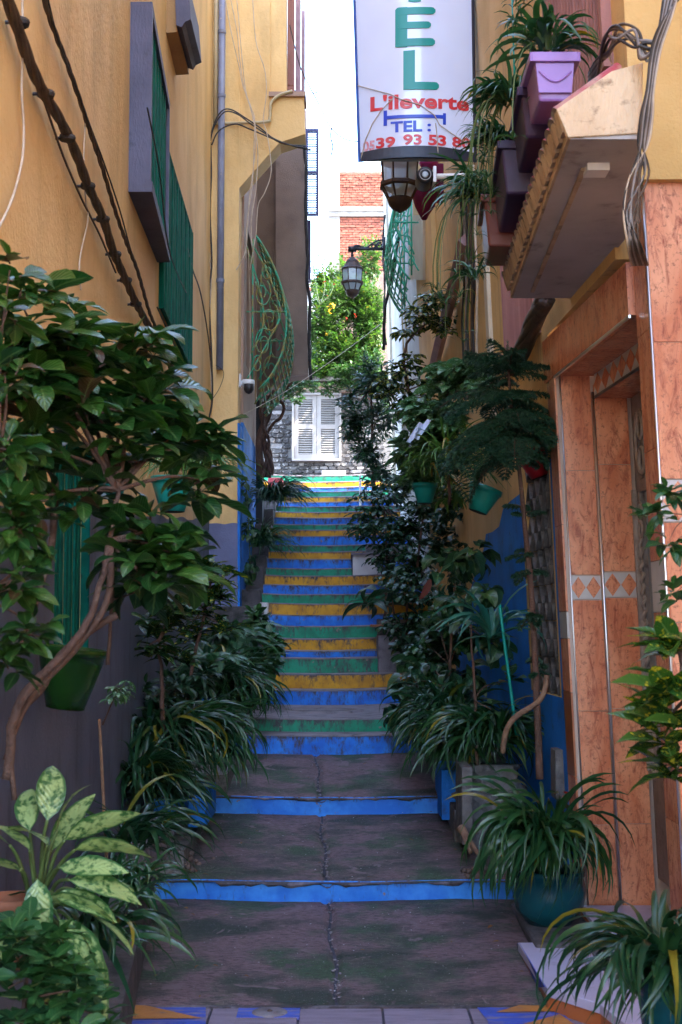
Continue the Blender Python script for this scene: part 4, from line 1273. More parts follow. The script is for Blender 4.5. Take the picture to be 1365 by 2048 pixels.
# lintels
zl = 3.3
SLP = (n0 - e1) / (8.5 - 6.8)
def lint(x, dA, dB, za, zb_, w, name, mat, n=1):
    for k in range(n):
        a = dA + (dB - dA) * k / n + .002; b = dA + (dB - dA) * (k + 1) / n - .002
        v = []
        for z in (za, zb_):
            for dd in (a, b): sx_ = (8.5 - dd) * SLP; v += [(x + sx_ - LEAN * z, dd, z), (x + w + sx_ - LEAN * z, dd, z)]
        PT.add(MB().hexa(v), name, mat)
lint(e1 - .034, 6.8, 8.78, zl, 3.56, .05, 'lintel_tile', 'tile_marble', 4)
lint(e1 + .02, 6.8, 8.5, zl + .012, 3.56, .7, 'lintel_core', 'grout')
lint(e1 + .017, 6.8, 8.5, zl - .002, zl + .01, e2 - e1 + .05, 'soffit_tile', 'tile_marble', 4)
PT.add(MB().hexa([(e1 - .036 + (8.5 - dd) * SLP - LEAN * 3.3 + dx, dd, z) for z in (3.285, 3.3) for dd in (6.8, 8.5) for dx in (0, .012)]), 'edge_trim', 'metal_chrome')
# inner lintel: diamond band facing the alley, then the inner soffit
zi = 3.165
nb = 9
for k in range(nb):
    a = 6.8 + (8.44 - 6.8) * k / nb; b = 6.8 + (8.44 - 6.8) * (k + 1) / nb; c = (a + b) / 2; zc = (zi + zl) / 2
    X_ = e2 + .01 - LEAN * zc; q_ = lambda d_: X_ + (8.5 - d_) * SLP
    PT.add(MB().hexa([(q_(dd) + dx, dd, z) for z in (zi, zl - .003) for dd in (a + .001, b - .001) for dx in (0, .02)]), 'band_tile', 'tile_white')
    PT.add(MB().prism([(q_(a) - .003, a + .004, zc), (q_(c) - .003, c, zi + .004), (q_(b) - .003, b - .004, zc), (q_(c) - .003, c, zl - .007)], (.004, 0, 0)), 'diamond_tile', 'tile_marble')
lint(e2 + .015, 6.8, 8.44, zi - .01, zi + .002, e3 - e2 + .06, 'soffit_tile', 'tile_marble', 4)
PT.add(MB().hexa([(e2 + (8.5 - dd) * SLP - .13 + dx, dd, z) for z in (zi - .014, zi) for dd in (6.8, 8.44) for dx in (0, .012)]), 'edge_trim', 'metal_navy')
# door: frame with ornate grille, swung along the recess
def door():
    xd = e3 - LEAN * CZ + .02   # the leaf stands at the back of the recess
    Z0, Z1 = .33, 3.15
    fb = MB()
    def bar(d0, d1, z0, z1, x0=xd, x1=xd + .07):
        v = []
        for z in (z0, z1):
            for dd in (d0, d1): v += [(x0 - LEAN * (z - CZ), dd, z), (x1 - LEAN * (z - CZ), dd, z)]
        return v
    mb = MB()
    for q in ((8.34, 8.43, Z0, Z1), (7.55, 7.63, Z0, Z1), (7.63, 8.34, 3.05, Z1), (7.63, 8.34, 2.58, 2.65), (7.63, 8.34, 1.72, 1.78), (7.63, 8.34, Z0, .95)):
        m_ = MB().hexa(bar(*q)); mb.add(m_.v, m_.f)
    o = PT.add(mb, 'door', 'door_frame')
    g = MB().hexa(bar(7.6, 8.36, .9, 3.1, xd + .03, xd + .036)); g2 = g.build('door_pane', 'glass_door'); g2.parent = o
    m3 = MB().hexa(bar(6.9, 7.5, Z0, 3.15, xd + .02, xd + .06)).build('door_leaf_far', 'door_frame'); m3.name = 'door_leaf'; m3.parent = o
    # scrollwork
    def oval(dc, zc, ra, rb):
        return [(xd - .004 - LEAN * (zc + rb * math.sin(t) - CZ), dc + ra * math.cos(t), zc + rb * math.sin(t)) for t in [2 * math.pi * i / 22 for i in range(22)]]
    sc = MB()
    sc.tube(oval(8.2, 2.86, .14, .18), .012, 6, closed=True)
    sc.tube(oval(8.2, 2.95, .06, .07), .010, 6, closed=True)
    sc.tube(oval(8.2, 2.76, .06, .07), .010, 6, closed=True)
    for zc in (2.47, 2.36):
        sc.tube(oval(8.34, zc, .05, .05), .009, 6, closed=True)
    for zc in (.98, 1.12, 1.27):
        sc.tube(oval(8.33, zc, .05, .07), .009, 6, closed=True)
    tw = [(xd - .012 - LEAN * (z - CZ) + .008 * math.cos(z * 90), 8.33 + .012 * math.sin(z * 90), z) for z in [1.35 + i * .012 for i in range(82)]]
    sc.tube(tw, .011, 6)
    s = sc.build('grille_scroll', 'door_grille', smooth=True); s.parent = o
    l2 = MB()
    l2.box(xd - .05, xd + .0, 8.29, 8.40, 1.05 - .15, 2.58)
    s2 = MB()
    m_ = MB().hexa(bar(8.40, 8.43, .95, 2.6, xd - .03, xd - .001)); s2 = m_.build('grille_stile', 'door_grille'); s2.parent = o
door()
# dark hall behind the door
PT.add(MB().box(2.2, 2.25, 6.3, 8.8, -.2, 3.6), 'hall_back', 'wood_dark')
# plinth, door step and threshold
PT.add(MB().hexa([(e1 - .03 - .0 + dx, dd, z) for z in (-.2, zj(1846)) for dd in (8.40, 8.76) for dx in (0, .9)]), 'plinth', 'tile_marble')
PT.add(MB().hexa([(e1 - .02 + dx, dd, z) for z in (zj(1846) + .0005, zj(1846) + .02) for dd in (8.38, 8.5) for dx in (.05, .7)]), 'threshold_tile', 'doorstep_tile')
def gpt(px, py, z):
    a, b, c = ray(px, py); t = (z - CZ) / c
    return Vector((a * t, b * t, z))
zt_ = .11
slab = [gpt(1036, 1885, zt_), gpt(1168, 1884, zt_), gpt(1215, 1950, zt_), gpt(1400, 2060, zt_), gpt(1330, 2110, zt_), gpt(1200, 2008, zt_), gpt(1094, 1974, zt_)]
DS = Thing('doorstep', 'pale lavender tiled doorstep slab at the foot of the salmon doorway', 'doorstep', slab[0])
DS.add(MB().prism(slab, (0, 0, -.045)), 'slab', 'doorstep_tile', bevel=.004)
low = [Vector((p.x * .998 + .008, p.y + .004, zt_ - .046)) for p in slab]
DS.add(MB().prism(low, (0, 0, -.3)), 'riser_tile', 'tile_orange')
DS.add(MB().prism([gpt(1040, 1886, zt_ + .0), gpt(1092, 1974, zt_), gpt(1075, 1975, .02), gpt(1030, 1890, .02)], (-.004, 0, 0)), 'painted_edge', 'paint_blue_floor')
DS.add(MB().hexa([(x, y, z) for z in (-.2, .16) for y in (7.72, 8.40) for x in (XX(1170, 8.1), XX(1170, 8.1) + 1.0)]), 'inner_step', 'tile_marble')
DS.add(MB().hexa([(x, y, z) for z in (.1605, .18) for y in (7.70, 8.40) for x in (XX(1168, 8.1), XX(1168, 8.1) + 1.0)]), 'inner_slab', 'doorstep_tile')
# rough cement ledge under the teal pot
LD = tag(MB().box(XX(1030, 8.4), XX(1158, 8.4), 7.62, 8.75, -.1, .13).build('cement_ledge', 'concrete_old', bevel=.02), 'rough brown cement ledge beneath the round teal pot', 'ledge')

# ================================================================== CANOPY
CN = Thing('door_canopy', 'cantilevered door canopy with grey soffit and red roof tiles over the doorway', 'canopy', (1.2, 7, 3.7))
zc0 = 3.66
A0 = (XX(1155, 5.33), 5.33); A1 = (XX(1032, 8.0), 8.0)
inner0, inner1 = XX(1300, 5.33), XR(8.0, 3.7) + .02
def cl(t): return Vector((A0[0] + (A1[0] - A0[0]) * t, A0[1] + (A1[1] - A0[1]) * t, 0))
sof = [Vector((A0[0], A0[1], zc0)), Vector((A1[0], A1[1], zc0)), Vector((inner1, 8.0, zc0)), Vector((XR(6.45, 3.7) + .02, 6.45, zc0)), Vector((inner0, 5.33, zc0))]
CN.add(MB().prism(sof, (0, 0, .06)), 'soffit', 'soffit_grey')
# fascia facing the alley and gable facing the camera
ft = .125
CN.add(MB().hexa([(cl(t).x + dx, cl(t).y, z) for z in (zc0 + .002, zc0 + ft) for t in (0.0, 1.0) for dx in (-.012, .05)]), 'fascia', 'canopy_edge')
# raised drip strips on the soffit
for off_, w_ in ((.085, .02),):
    CN.add(MB().hexa([(cl(t).x + off_ + dx, cl(t).y, z) for z in (zc0 - .012, zc0) for t in (.13, .93) for dx in (0, w_)]), 'drip_strip', 'canopy_edge')
CN.add(MB().box(cl(.12).x + .10, cl(.12).x + .19, cl(.12).y - .04, cl(.12).y + .06, zc0 - .03, zc0), 'bulkhead_light', 'plastic_white')
gab = [Vector((A0[0] - .012, 5.32, zc0 + .003)), Vector((inner0, 5.32, zc0 + .02)), Vector((inner0 + .01, 5.32, zc0 + .30)), Vector((A0[0] + .16, 5.32, zc0 + .265)), Vector((A0[0] - .055, 5.32, zc0 + .115))]
CN.add(MB().prism(gab, (0, .03, 0)), 'gable', 'canopy_gable', bevel=.004)
# sloping roof: rows of half-round tiles with scalloped ends towards the alley
n = 22
for i in range(n):
    t = (i + .5) / n; p = cl(t); w = (A1[1] - A0[1]) / n / 2
    prof_ = []
    e0 = Vector((p.x - .045, p.y, zc0 + .105)); e1_ = Vector((p.x + .20, p.y, zc0 + .285))
    vs = []; K = 7
    for e in (e0, e1_):
        for k in range(K + 1):
            a = math.pi * k / K
            nrm = Vector((-.53, 0, .85))
            vs.append(e + Vector((0, math.cos(a) * w * 1.02, 0)) + nrm * math.sin(a) * .04)
    for e in (e0, e1_):
        for k in range(K + 1):
            a = math.pi * k / K
            vs.append(e + Vector((0, math.cos(a) * w * .8, 0)) + Vector((-.53, 0, .85)) * (math.sin(a) * .025 - .006))
    m_ = K + 1
    fs = []
    for k in range(K):
        fs += [(k, k + 1, m_ + k + 1, m_ + k)]
    tb = MB().add(vs, fs)
    for k in range(K): tb.f += [(2 * m_ + k, 2 * m_ + k + 1, 3 * m_ + k + 1, 3 * m_ + k), (k, k + 1, 2 * m_ + k + 1, 2 * m_ + k)]; tb.m += [1, 1]
    CN.add(tb, 'roof_tile', ['roof_tile_red', 'canopy_edge'], True)
    # plaster fill under each scallop
    CN.add(MB().prism([Vector((p.x - .045, p.y - w * .86, zc0 + .09)), Vector((p.x - .055, p.y - w * .4, zc0 + .125)), Vector((p.x - .055, p.y + w * .4, zc0 + .125)), Vector((p.x - .045, p.y + w * .86, zc0 + .09)), Vector((p.x - .03, p.y + w * .6, zc0 + .035)), Vector((p.x - .03, p.y - w * .6, zc0 + .035))], (.055, 0, .01)), 'scallop', 'canopy_edge')
CN.add(MB().prism([Vector((cl(0).x + .0, 5.345, zc0 + .11)), Vector((cl(0).x + .18, 5.345, zc0 + .25)), Vector((inner0 - .01, 5.345, zc0 + .25)), Vector((inner0 - .01, 5.345, zc0 + .07))], (A1[0] - A0[0], 2.63, 0)), 'roof_core', 'canopy_edge')
# ================================================================== HOTEL SIGN
def text_mesh(txt, size, bold=0.0, ext=.001, sx=1.0):
    cu = bpy.data.curves.new("txt", 'FONT'); cu.body = txt; cu.size = size; cu.offset = bold; cu.extrude = ext
    cu.resolution_u = 4
    o = bpy.data.objects.new("txt", cu); COL.objects.link(o)
    dg = bpy.context.evaluated_depsgraph_get()
    me = bpy.data.meshes.new_from_object(o.evaluated_get(dg))
    bpy.data.objects.remove(o); 
    for v in me.vertices: v.co.x *= sx
    return me
SD = 11.0
SG = Thing('hotel_sign', 'tall white illuminated hotel sign with teal letters and red phone number hung over the steps', 'sign', W(830, 300, SD))
def SP(px, py, off=0.0):
    """point on the sign face, which bows towards the street in its middle"""
    p = W(px, py, SD)
    u = (px - 833) / 114
    return p + Vector((0, -(.10 * (1 - u * u)) - off, 0))
def sface(u, y):          # u 0..1 across, y = photo row
    l = 712 + (722 - 712) * (y / 325); r = 943 + 5 * (y / 325)
    return l + (r - l) * u
vs = []; fs = []; nx = 20; ysn = [-150, 0, 160, 308]
for y in ysn:
    for i in range(nx + 1):
        u = i / nx
        yy = y - (6 * (1 - (2 * u - 1) ** 2) if y == 308 else 0)
        vs.append(SP(sface(u, y), yy))
for j in range(len(ysn) - 1):
    for i in range(nx): fs.append((j * (nx + 1) + i, (j + 1) * (nx + 1) + i, (j + 1) * (nx + 1) + i + 1, j * (nx + 1) + i + 1))
SG.add(MB().add(vs, fs), 'face', 'sign_face', True)
# cabinet behind, following the bow
vs = []
for y in (-150, 322):
    for i in range(nx + 1):
        p = SP(sface(i / nx, y), y + (2 if y > 0 else 0), -.012); q = Vector((p.x, SD + .14, p.z + (.05 if y > 0 else 0))); vs += [p, q]
fs = []
N_ = 2 * (nx + 1)
for i in range(nx):
    fs += [(2 * i, 2 * i + 1, 2 * i + 3, 2 * i + 2), (N_ + 2 * i, N_ + 2 * i + 2, N_ + 2 * i + 3, N_ + 2 * i + 1), (2 * i, 2 * i + 2, N_ + 2 * i + 2, N_ + 2 * i), (2 * i + 1, N_ + 2 * i + 1, N_ + 2 * i + 3, 2 * i + 3)]
fs += [(0, N_, N_ + 1, 1), (2 * nx, 2 * nx + 1, N_ + 2 * nx + 1, N_ + 2 * nx)]
SG.add(MB().add(vs, fs), 'cabinet', 'metal_navy')
# edging
SG.add(MB().tube([SP(sface(0, y) - 3, y, .004) for y in (-150, 100, 324)], .012, 6), 'left_trim', 'metal_blue')
SG.add(MB().tube([SP(sface(1, y) + 3, y, .004) for y in (-150, 100, 324)], .014, 6), 'right_trim', 'metal_navy')
vs = []; fs = []
for i in range(nx + 1):
    u = i / nx
    vs += [SP(sface(u, 308), 306 - 6 * (1 - (2 * u - 1) ** 2), .006), SP(sface(u, 322), 326 - 2 * (1 - (2 * u - 1) ** 2), .022)]
for i in range(nx): fs.append((2 * i, 2 * i + 1, 2 * i + 3, 2 * i + 2))
SG.add(MB().add(vs, fs), 'bottom_trim', 'metal_navy')
# letters: built in photo coordinates of the sign face, bent with it
def col_letter(groups, name='letter', mat='sign_letter_teal'):
    mb = MB()
    for k, (xa, xb, fy0, fy1, n) in enumerate(groups):
        o_ = .006 + .0008 * k; vs = []
        for i in range(n + 1):
            x = xa + (xb - xa) * i / n; t = i / n
            vs += [SP(x, fy0(t), o_), SP(x, fy1(t), o_), SP(x, fy1(t), -.001), SP(x, fy0(t), -.001)]
        fs = []
        for i in range(n):
            b = 4 * i
            fs += [(b, b + 1, b + 5, b + 4), (b + 1, b + 2, b + 6, b + 5), (b, b + 4, b + 7, b + 3)]
        fs += [(0, 3, 2, 1), (4 * n, 4 * n + 1, 4 * n + 2, 4 * n + 3)]
        mb.add(vs, fs, 0)
    SG.add(mb, name, mat)
def rbar(x0, x1, y0, y1, sl=0, n=16):
    h = (y1 - y0) / 2; c = (y0 + y1) / 2
    def r(t): return h * (1 if t < .9 else max(.35, math.sqrt(max(0, 1 - ((t - .9) / .1) ** 2))))
    return (x0, x1, lambda t: c - r(t) + sl * t * (x1 - x0), lambda t: c + r(t) + sl * t * (x1 - x0), n)
col_letter([(816, 841, lambda t: -90, lambda t: 14 + 1.5 * math.sin(3.14 * t), 6), rbar(788, 872, -90, -74)])
col_letter([(790, 814, lambda t: 30 - 5 * min(1, t * 5), lambda t: 103 + 1.5 * min(1, t * 5), 6), rbar(796, 870, 26, 40, -.015), rbar(796, 861, 55, 68, -.02), rbar(796, 869, 88, 103, -.02)])
col_letter([(806, 829, lambda t: 112 - 1.5 * t, lambda t: 189, 6), rbar(808, 877, 174, 189, -.01)])
col_letter([(767, 774, lambda t: 228, lambda t: 258, 2), (885, 891, lambda t: 234, lambda t: 256, 2), (774, 885, lambda t: 239 - t, lambda t: 245.5 - t, 12)], 'blue_bar', 'sign_letter_blue')
def sign_text(txt, x0, x1, ybase, ytop, mat, slope=0, bold=.035, name='lettering'):
    me = text_mesh(txt, 1.0, bold, 0.0)
    xs = [v.co.x for v in me.vertices]; ysv = [v.co.y for v in me.vertices]
    a, b, c, e = min(xs), max(xs), 0.0, max(ysv)
    vs = []
    for v in me.vertices:
        X_ = x0 + (v.co.x - a) / (b - a) * (x1 - x0)
        Y_ = ybase - (v.co.y - c) / (e - c) * (ybase - ytop) + slope * (X_ - x0)
        vs.append(SP(X_, Y_, .0045))
    mb = MB().add(vs, [tuple(p.vertices) for p in me.polygons])
    SG.add(mb, name, mat)
    bpy.data.meshes.remove(me)
sign_text("L'ileverte", 741, 938, 226, 197, 'sign_letter_red', -.012, .03)
sign_text("TEL :", 781, 861, 272, 251, 'sign_letter_blue', -.02)
sign_text("05", 726, 750, 304, 285, 'sign_letter_faded', -.02)
sign_text("39", 752, 790, 301, 281, 'sign_letter_red', -.02)
sign_text("93 53 80", 806, 942, 297, 277, 'sign_letter_red', .01)
SG.add(MB().box(W(950, 0, SD + .15).x, XR(SD, 6) + .05, SD + .1, SD + .16, ZY(182, SD + .1), ZY(168, SD + .1)), 'bracket', 'metal_navy')
SG.add(MB().tube([(W(1016, 0, SD + .15).x, SD + .13, ZY(165, SD)), (W(1012, 0, SD + .15).x, SD + .13, ZY(-150, SD))], .025, 6), 'bracket_post', 'metal_navy')
SG.add(MB().box(W(950, 0, SD + .15).x, XR(SD, 7.5) + .05, SD + .1, SD + .16, ZY(-96, SD + .1), ZY(-110, SD + .1)), 'bracket', 'metal_navy')
for pth in ([(716, 172), (745, 184), (780, 197), (800, 208), (840, 220), (868, 240), (878, 258), (905, 275), (935, 290)], [(785, 206), (762, 228), (745, 252), (731, 283), (722, 320)], [(870, 255), (873, 280), (875, 318)]):
    SG.add(MB().tube([SP(x, y, .012) for x, y in pth], .004, 4), 'dry_creeper', 'cable_cream')

# ================================================================== LANTERNS
def lantern(name, label, c, s, group, bracket=None, hang=True):
    """c = centre of the middle ring; s = ring radius"""
    T = Thing(name, label, 'lantern', c, group)
    k = 8
    T.add(MB().lathe([(s * .93, 1.2 * s), (s * 1.02, 1.16 * s), (s * 1.02, 1.28 * s), (s * .86, 1.40 * s), (s * .62, 1.75 * s), (s * .55, 1.95 * s), (s * .38, 2.15 * s), (s * .2, 2.25 * s), (s * .12, 2.4 * s)], c, k, rot=.5), 'cap', 'metal_rust')
    T.add(MB().lathe([(s * .10, 2.38 * s), (s * .16, 2.5 * s), (s * .1, 2.62 * s), (s * .09, 2.9 * s)], c, 12), 'finial', 'metal_black', True)
    T.add(MB().lathe([(s * .9, .14 * s), (s * 1.04, .08 * s), (s * 1.06, -.08 * s), (s * .92, -.15 * s), (s * .86, -.13 * s), (s * .86, .13 * s), (s * .9, .14 * s)], c, k, rot=.5, cap=False), 'middle_ring', 'metal_rust')
    T.add(MB().lathe([(s * .60, -.66 * s), (s * .62, -.76 * s), (s * .56, -.98 * s), (s * .38, -1.2 * s), (s * .12, -1.34 * s), (s * .03, -1.40 * s)], c, 16, rot=.5), 'bowl', 'metal_rust', True)
    for j in range(k):
        a0 = 2 * math.pi * (j + .5) / k; a1 = 2 * math.pi * (j + 1.5) / k
        def pt(r, z, a): return c + Vector((r * math.cos(a), r * math.sin(a), z))
        T.add(MB().add([pt(s * .88, .14 * s, a0), pt(s * .88, .14 * s, a1), pt(s * .95, 1.18 * s, a1), pt(s * .95, 1.18 * s, a0)], [(0, 1, 2, 3)]), 'glass_pane', 'glass_lamp')
        T.add(MB().add([pt(s * .88, -.13 * s, a0), pt(s * .88, -.13 * s, a1), pt(s * .60, -.68 * s, a1), pt(s * .60, -.68 * s, a0)], [(0, 1, 2, 3)]), 'glass_pane', 'glass_lamp')
        T.add(MB().tube([pt(s * .88, .12 * s, a0), pt(s * .95, 1.2 * s, a0)], s * .045, 4).tube([pt(s * .89, -.12 * s, a0), pt(s * .60, -.70 * s, a0)], s * .05, 4), 'glazing_bar', 'metal_rust')
    if bracket:
        q = bracket
        bm_ = MB()
        zt = c.z + 2.95 * s
        bm_.box(c.x - .05, q.x, c.y - .018, c.y + .018, zt, zt + .035)
        bm_.box(c.x - .06, c.x + .06, c.y - .03, c.y + .03, zt - .02, zt + .05)
        L_ = q.x - c.x
        # scroll of wrought iron above the arm
        cur = [(0, .05), (.08, .13), (.2, .15), (.32, .09), (.45, .09), (.6, .2), (.78, .31), (.95, .34), (1.0, .3)]
        bm_.tube(smoothpath([Vector((c.x + L_ * a, c.y, zt + L_ * b * .95)) for a, b in cur], 5), .014, 6)
        def curl(x0, z0, r, d_, turns=1.4):
            return [Vector((x0 + r * (1 - .6 * t) * math.cos(d_ * t * turns * 6.28 + 1), c.y, z0 + r * (1 - .6 * t) * math.sin(d_ * t * turns * 6.28 + 1))) for t in [i / 24 for i in range(25)]]
        for (x_, z_, r_, d_) in ((.15, .09, .06, 1), (.3, .08, .055, -1), (.5, .07, .05, 1), (.68, .12, .09, -1), (.86, .15, .11, 1)):
            bm_.tube(curl(c.x + L_ * x_, zt + L_ * z_, r_ * L_, d_), .011, 5)
        bm_.box(q.x - .02, q.x + .02, c.y - .04, c.y + .04, zt - .1, zt + L_ * .4)
        T.add(bm_, 'bracket', 'metal_black', True)
    return T
c1 = W(800, 371, 12.4)
lantern('wall_lantern', 'large rusty brown octagonal lantern hanging just beneath the hotel sign', c1, 41 / FPX * 12.4, 'rusty lanterns over the steps')
bpy.data.objects['wall_lantern'] 
LT1 = [o for o in bpy.data.objects if o.name == 'wall_lantern'][0]
c2 = W(705, 566, 20.0)
lantern('wall_lantern', 'smaller rusty lantern on a scrolled black wall bracket in front of the sunlit vines', c2, 23 / FPX * 20.0, 'rusty lanterns over the steps', bracket=Vector((W(766, 500, 20.0).x + .02, 20.0, 0)))
hb = MB().box(c1.x - .02, XR(12.4, 7) + .05, 12.38, 12.42, c1.z + .46, c1.z + .5)
o = hb.build('bracket', 'metal_black'); adopt(o, LT1)

# surveillance cameras
cc = W(851, 349, 10.6)
SC1 = Thing('security_camera', 'black-faced bullet security camera on a rusty white arm below the sign', 'camera', cc)
Rx = Matrix.Rotation(R(90), 3, 'X')
SC1.add(MB().lathe([(.062, 0), (.066, .02), (.066, .22), (.05, .24)], cc + Vector((0, 0, 0)), 20, axis=Matrix.Rotation(R(-90), 3, 'X')), 'housing', 'metal_black', True)
SC1.add(MB().lathe([(.044, 0), (.046, -.004), (.04, -.004), (.04, 0)], cc + Vector((0, -.004, 0)), 20, axis=Matrix.Rotation(R(-90), 3, 'X'), cap=False), 'lens_ring', 'cable_grey')
SC1.add(MB().lathe([(.024, 0), (.018, -.006), (.001, -.008)], cc + Vector((0, -.004, 0)), 16, axis=Matrix.Rotation(R(-90), 3, 'X')), 'lens', 'glass_door')
SC1.add(MB().box(cc.x + .06, cc.x + .085, cc.y - .01, cc.y + .2, cc.z - .06, cc.z + .065), 'mount', 'plastic_white', bevel=.004)
SC1.add(MB().tube([cc + Vector((.085, .05, .0)), cc + Vector((.36, .10, .02)), Vector((XR(10.8, 6) + .03, 10.8, cc.z + .0))], .022, 10), 'arm', 'plastic_rusty_white', True)
dc = W(497, 770, 17.1)
SC2 = Thing('security_camera', 'small white and black dome security camera on the yellow corner above the blue wall', 'camera', dc)
s_ = .075
SC2.add(MB().lathe([(s_ * .2, s_ * .9), (s_ * 1.0, s_ * .8), (s_ * 1.05, s_ * .2), (s_ * .9, -s_ * .3)], dc, 18), 'housing', 'plastic_white', True)
SC2.add(MB().lathe([(s_ * .82, 0), (s_ * .8, -s_ * .9), (s_ * .5, -s_ * 1.4), (s_ * .05, -s_ * 1.6)], dc + Vector((.01, -.05, 0)), 18), 'dome', 'metal_black', True)
SC2.add(MB().box(PX1 - .0, dc.x, 17.08, 17.13, dc.z + .0, dc.z + .05), 'arm', 'plastic_white')
SC2.add(MB().box(PX1 + .001, PX1 + .02, 17.04, 17.16, dc.z - .03, dc.z + .13), 'base_plate', 'plastic_white')

# magenta cloth bundle and its plum box
mg = W(850, 395, 12.9)
MG = Thing('cloth_bundle', 'dark magenta cloth bundle hanging to a point below the security camera', 'cloth', mg)
mb = MB(); k = 18
prof_ = [(.02, -.21), (.045, -.17), (.09, -.08), (.12, .03), (.13, .12), (.11, .2), (.03, .24)]
mb.lathe(prof_, mg, k)
mb.v = [tuple(Vector(v) + Vector((wob(v[0] * 3, v[2] * 2, 5, .02), wob(v[2], v[0], 6, .02), 0))) for v in mb.v]
MG.add(mb, 'bundle', 'cloth_magenta', True)
MB_ = W(868, 365, 13.0)
mb = MB().box(MB_.x - .1, MB_.x + .09, 12.95, 13.2, MB_.z - .14, MB_.z + .17)
tag(mb.build('plum_box', 'cloth_magenta', bevel=.01), 'plum coloured box-shaped holder half hidden behind the camera arm', 'box')
mb = MB().lathe([(.02, -.05), (.07, -.03), (.09, .01), (.03, .04)], W(858, 328, 12.6), 12)
tag(mb.build('pink_cloth', 'cloth_pink', smooth=True), 'bright pink scrap of cloth tucked under the bottom edge of the sign', 'cloth')

# ================================================================== BELLIED WROUGHT GRILLES
def belly_grille(label, side, d0, d1, z0, z1, out, xw, mat, nh=13, scroll=True, r=.013):
    """side +1: attached to a wall on the left, bellying to +x; -1: on the right wall"""
    T = Thing('belly_grille', label, 'grille', (xw, (d0 + d1) / 2, z0), 'bellied wrought window grilles')
    def prof(t):    # t 0 bottom .. 1 top : belly fullest below the middle
        return out * (math.sin(math.pi * min(1, t * .92 + .04)) ** .62) * (1.0 - .32 * t)
    # side frames: the belly outline at both ends
    for d in (d0, d1):
        P = [Vector((xw + side * prof(i / 18), d, z0 + (z1 - z0) * i / 18)) for i in range(19)]
        T.add(MB().tube(P, r * 1.2, 6), 'outline_bar', mat, True)
        # spokes and scrolls in the end panel
        sb = MB()
        zc = z0 + (z1 - z0) * .5
        sb.tube([(xw, d, zc), (xw + side * prof(.5), d, zc)], r, 5)
        sb.tube([(xw + side * .08, d, z0 + .05), (xw + side * .08, d, z1 - .05)], r, 5)
        if scroll:
            for (cxr, cz_, rr, dr) in ((.45, .30, .16, 1), (.62, .46, .17, -1), (.42, .62, .16, -1), (.55, .76, .11, 1), (.3, .16, .10, 1)):
                c = Vector((xw + side * out * cxr * .8, d, z0 + (z1 - z0) * cz_))
                P = []
                for i in range(26):
                    t = i / 25; R_ = rr * out * 2.0 * (1 - .72 * t)
                    P.append(c + Vector((side * R_ * .6 * math.cos(dr * t * 8.4 + 1), 0, R_ * math.sin(dr * t * 8.4 + 1))))
                sb.tube(P, r * .8, 5)
            sb.tube(smoothpath([(xw, d, z0 + .1), (xw + side * out * .5, d, z0 + (z1 - z0) * .33), (xw + side * out * .72, d, z0 + (z1 - z0) * .5), (xw + side * out * .45, d, z0 + (z1 - z0) * .75), (xw + side * .06, d, z1 - .1)], 6), r, 5)
            sb.tube(smoothpath([(xw, d, z1 - .15), (xw + side * out * .3, d, z0 + (z1 - z0) * .62), (xw + side * out * .35, d, z0 + (z1 - z0) * .4), (xw + side * .05, d, z0 + (z1 - z0) * .22)], 6), r, 5)
        T.add(sb, 'scroll_panel', mat, True)
    # hoops: horizontal bars following the belly from end to end
    for i in range(nh):
        t = (i + .5) / nh
        z = z0 + (z1 - z0) * t; x = prof(t)
        P = []
        for j in range(11):
            u = j / 10
            bul = 1 + .10 * math.sin(math.pi * u)
            P.append(Vector((xw + side * x * bul, d0 + (d1 - d0) * u, z - .16 * (z1 - z0) * math.sin(math.pi * u) * (1 - t) * .6)))
        T.add(MB().tube(P, r, 5), 'hoop_bar', mat, True)
    for k in range(1, 7):
        d = d0 + (d1 - d0) * k / 7
        P = [Vector((xw + side * (prof(i / 18) * (1 + .10 * math.sin(math.pi * k / 7)) + .004), d, z0 + (z1 - z0) * i / 18 - .16 * (z1 - z0) * math.sin(math.pi * k / 7) * (1 - i / 18) * .6)) for i in range(19)]
        T.add(MB().tube(P, r * .9, 5), 'rib_bar', mat, True)
    return T
belly_grille('large rusty green scrolled belly grille on the left under the yellow overhang', 1, 17.75, 19.6, ZY(800, 18.6), ZY(505, 18.6), .60, -1.2, 'paint_rusty_green', 24)
xg = XR(17, 6.6)
belly_grille('mint green bellied basket grille on the right wall below the hotel sign', -1, 15.6, 17.4, ZY(600, 16.6), ZY(385, 16.6), .36, xg, 'paint_mint_bar', 20, True, .010)
gb = WR(838, 500, .0)
ct_ = tag(MB().prism([WR(818, 560, .03), WR(846, 560, .03), WR(846, 430, .03), WR(818, 430, .03)], (.03, 0, 0)).build('cream_panel', 'plaster_cream'), 'pale cream panel standing behind the mint green grille', 'panel')

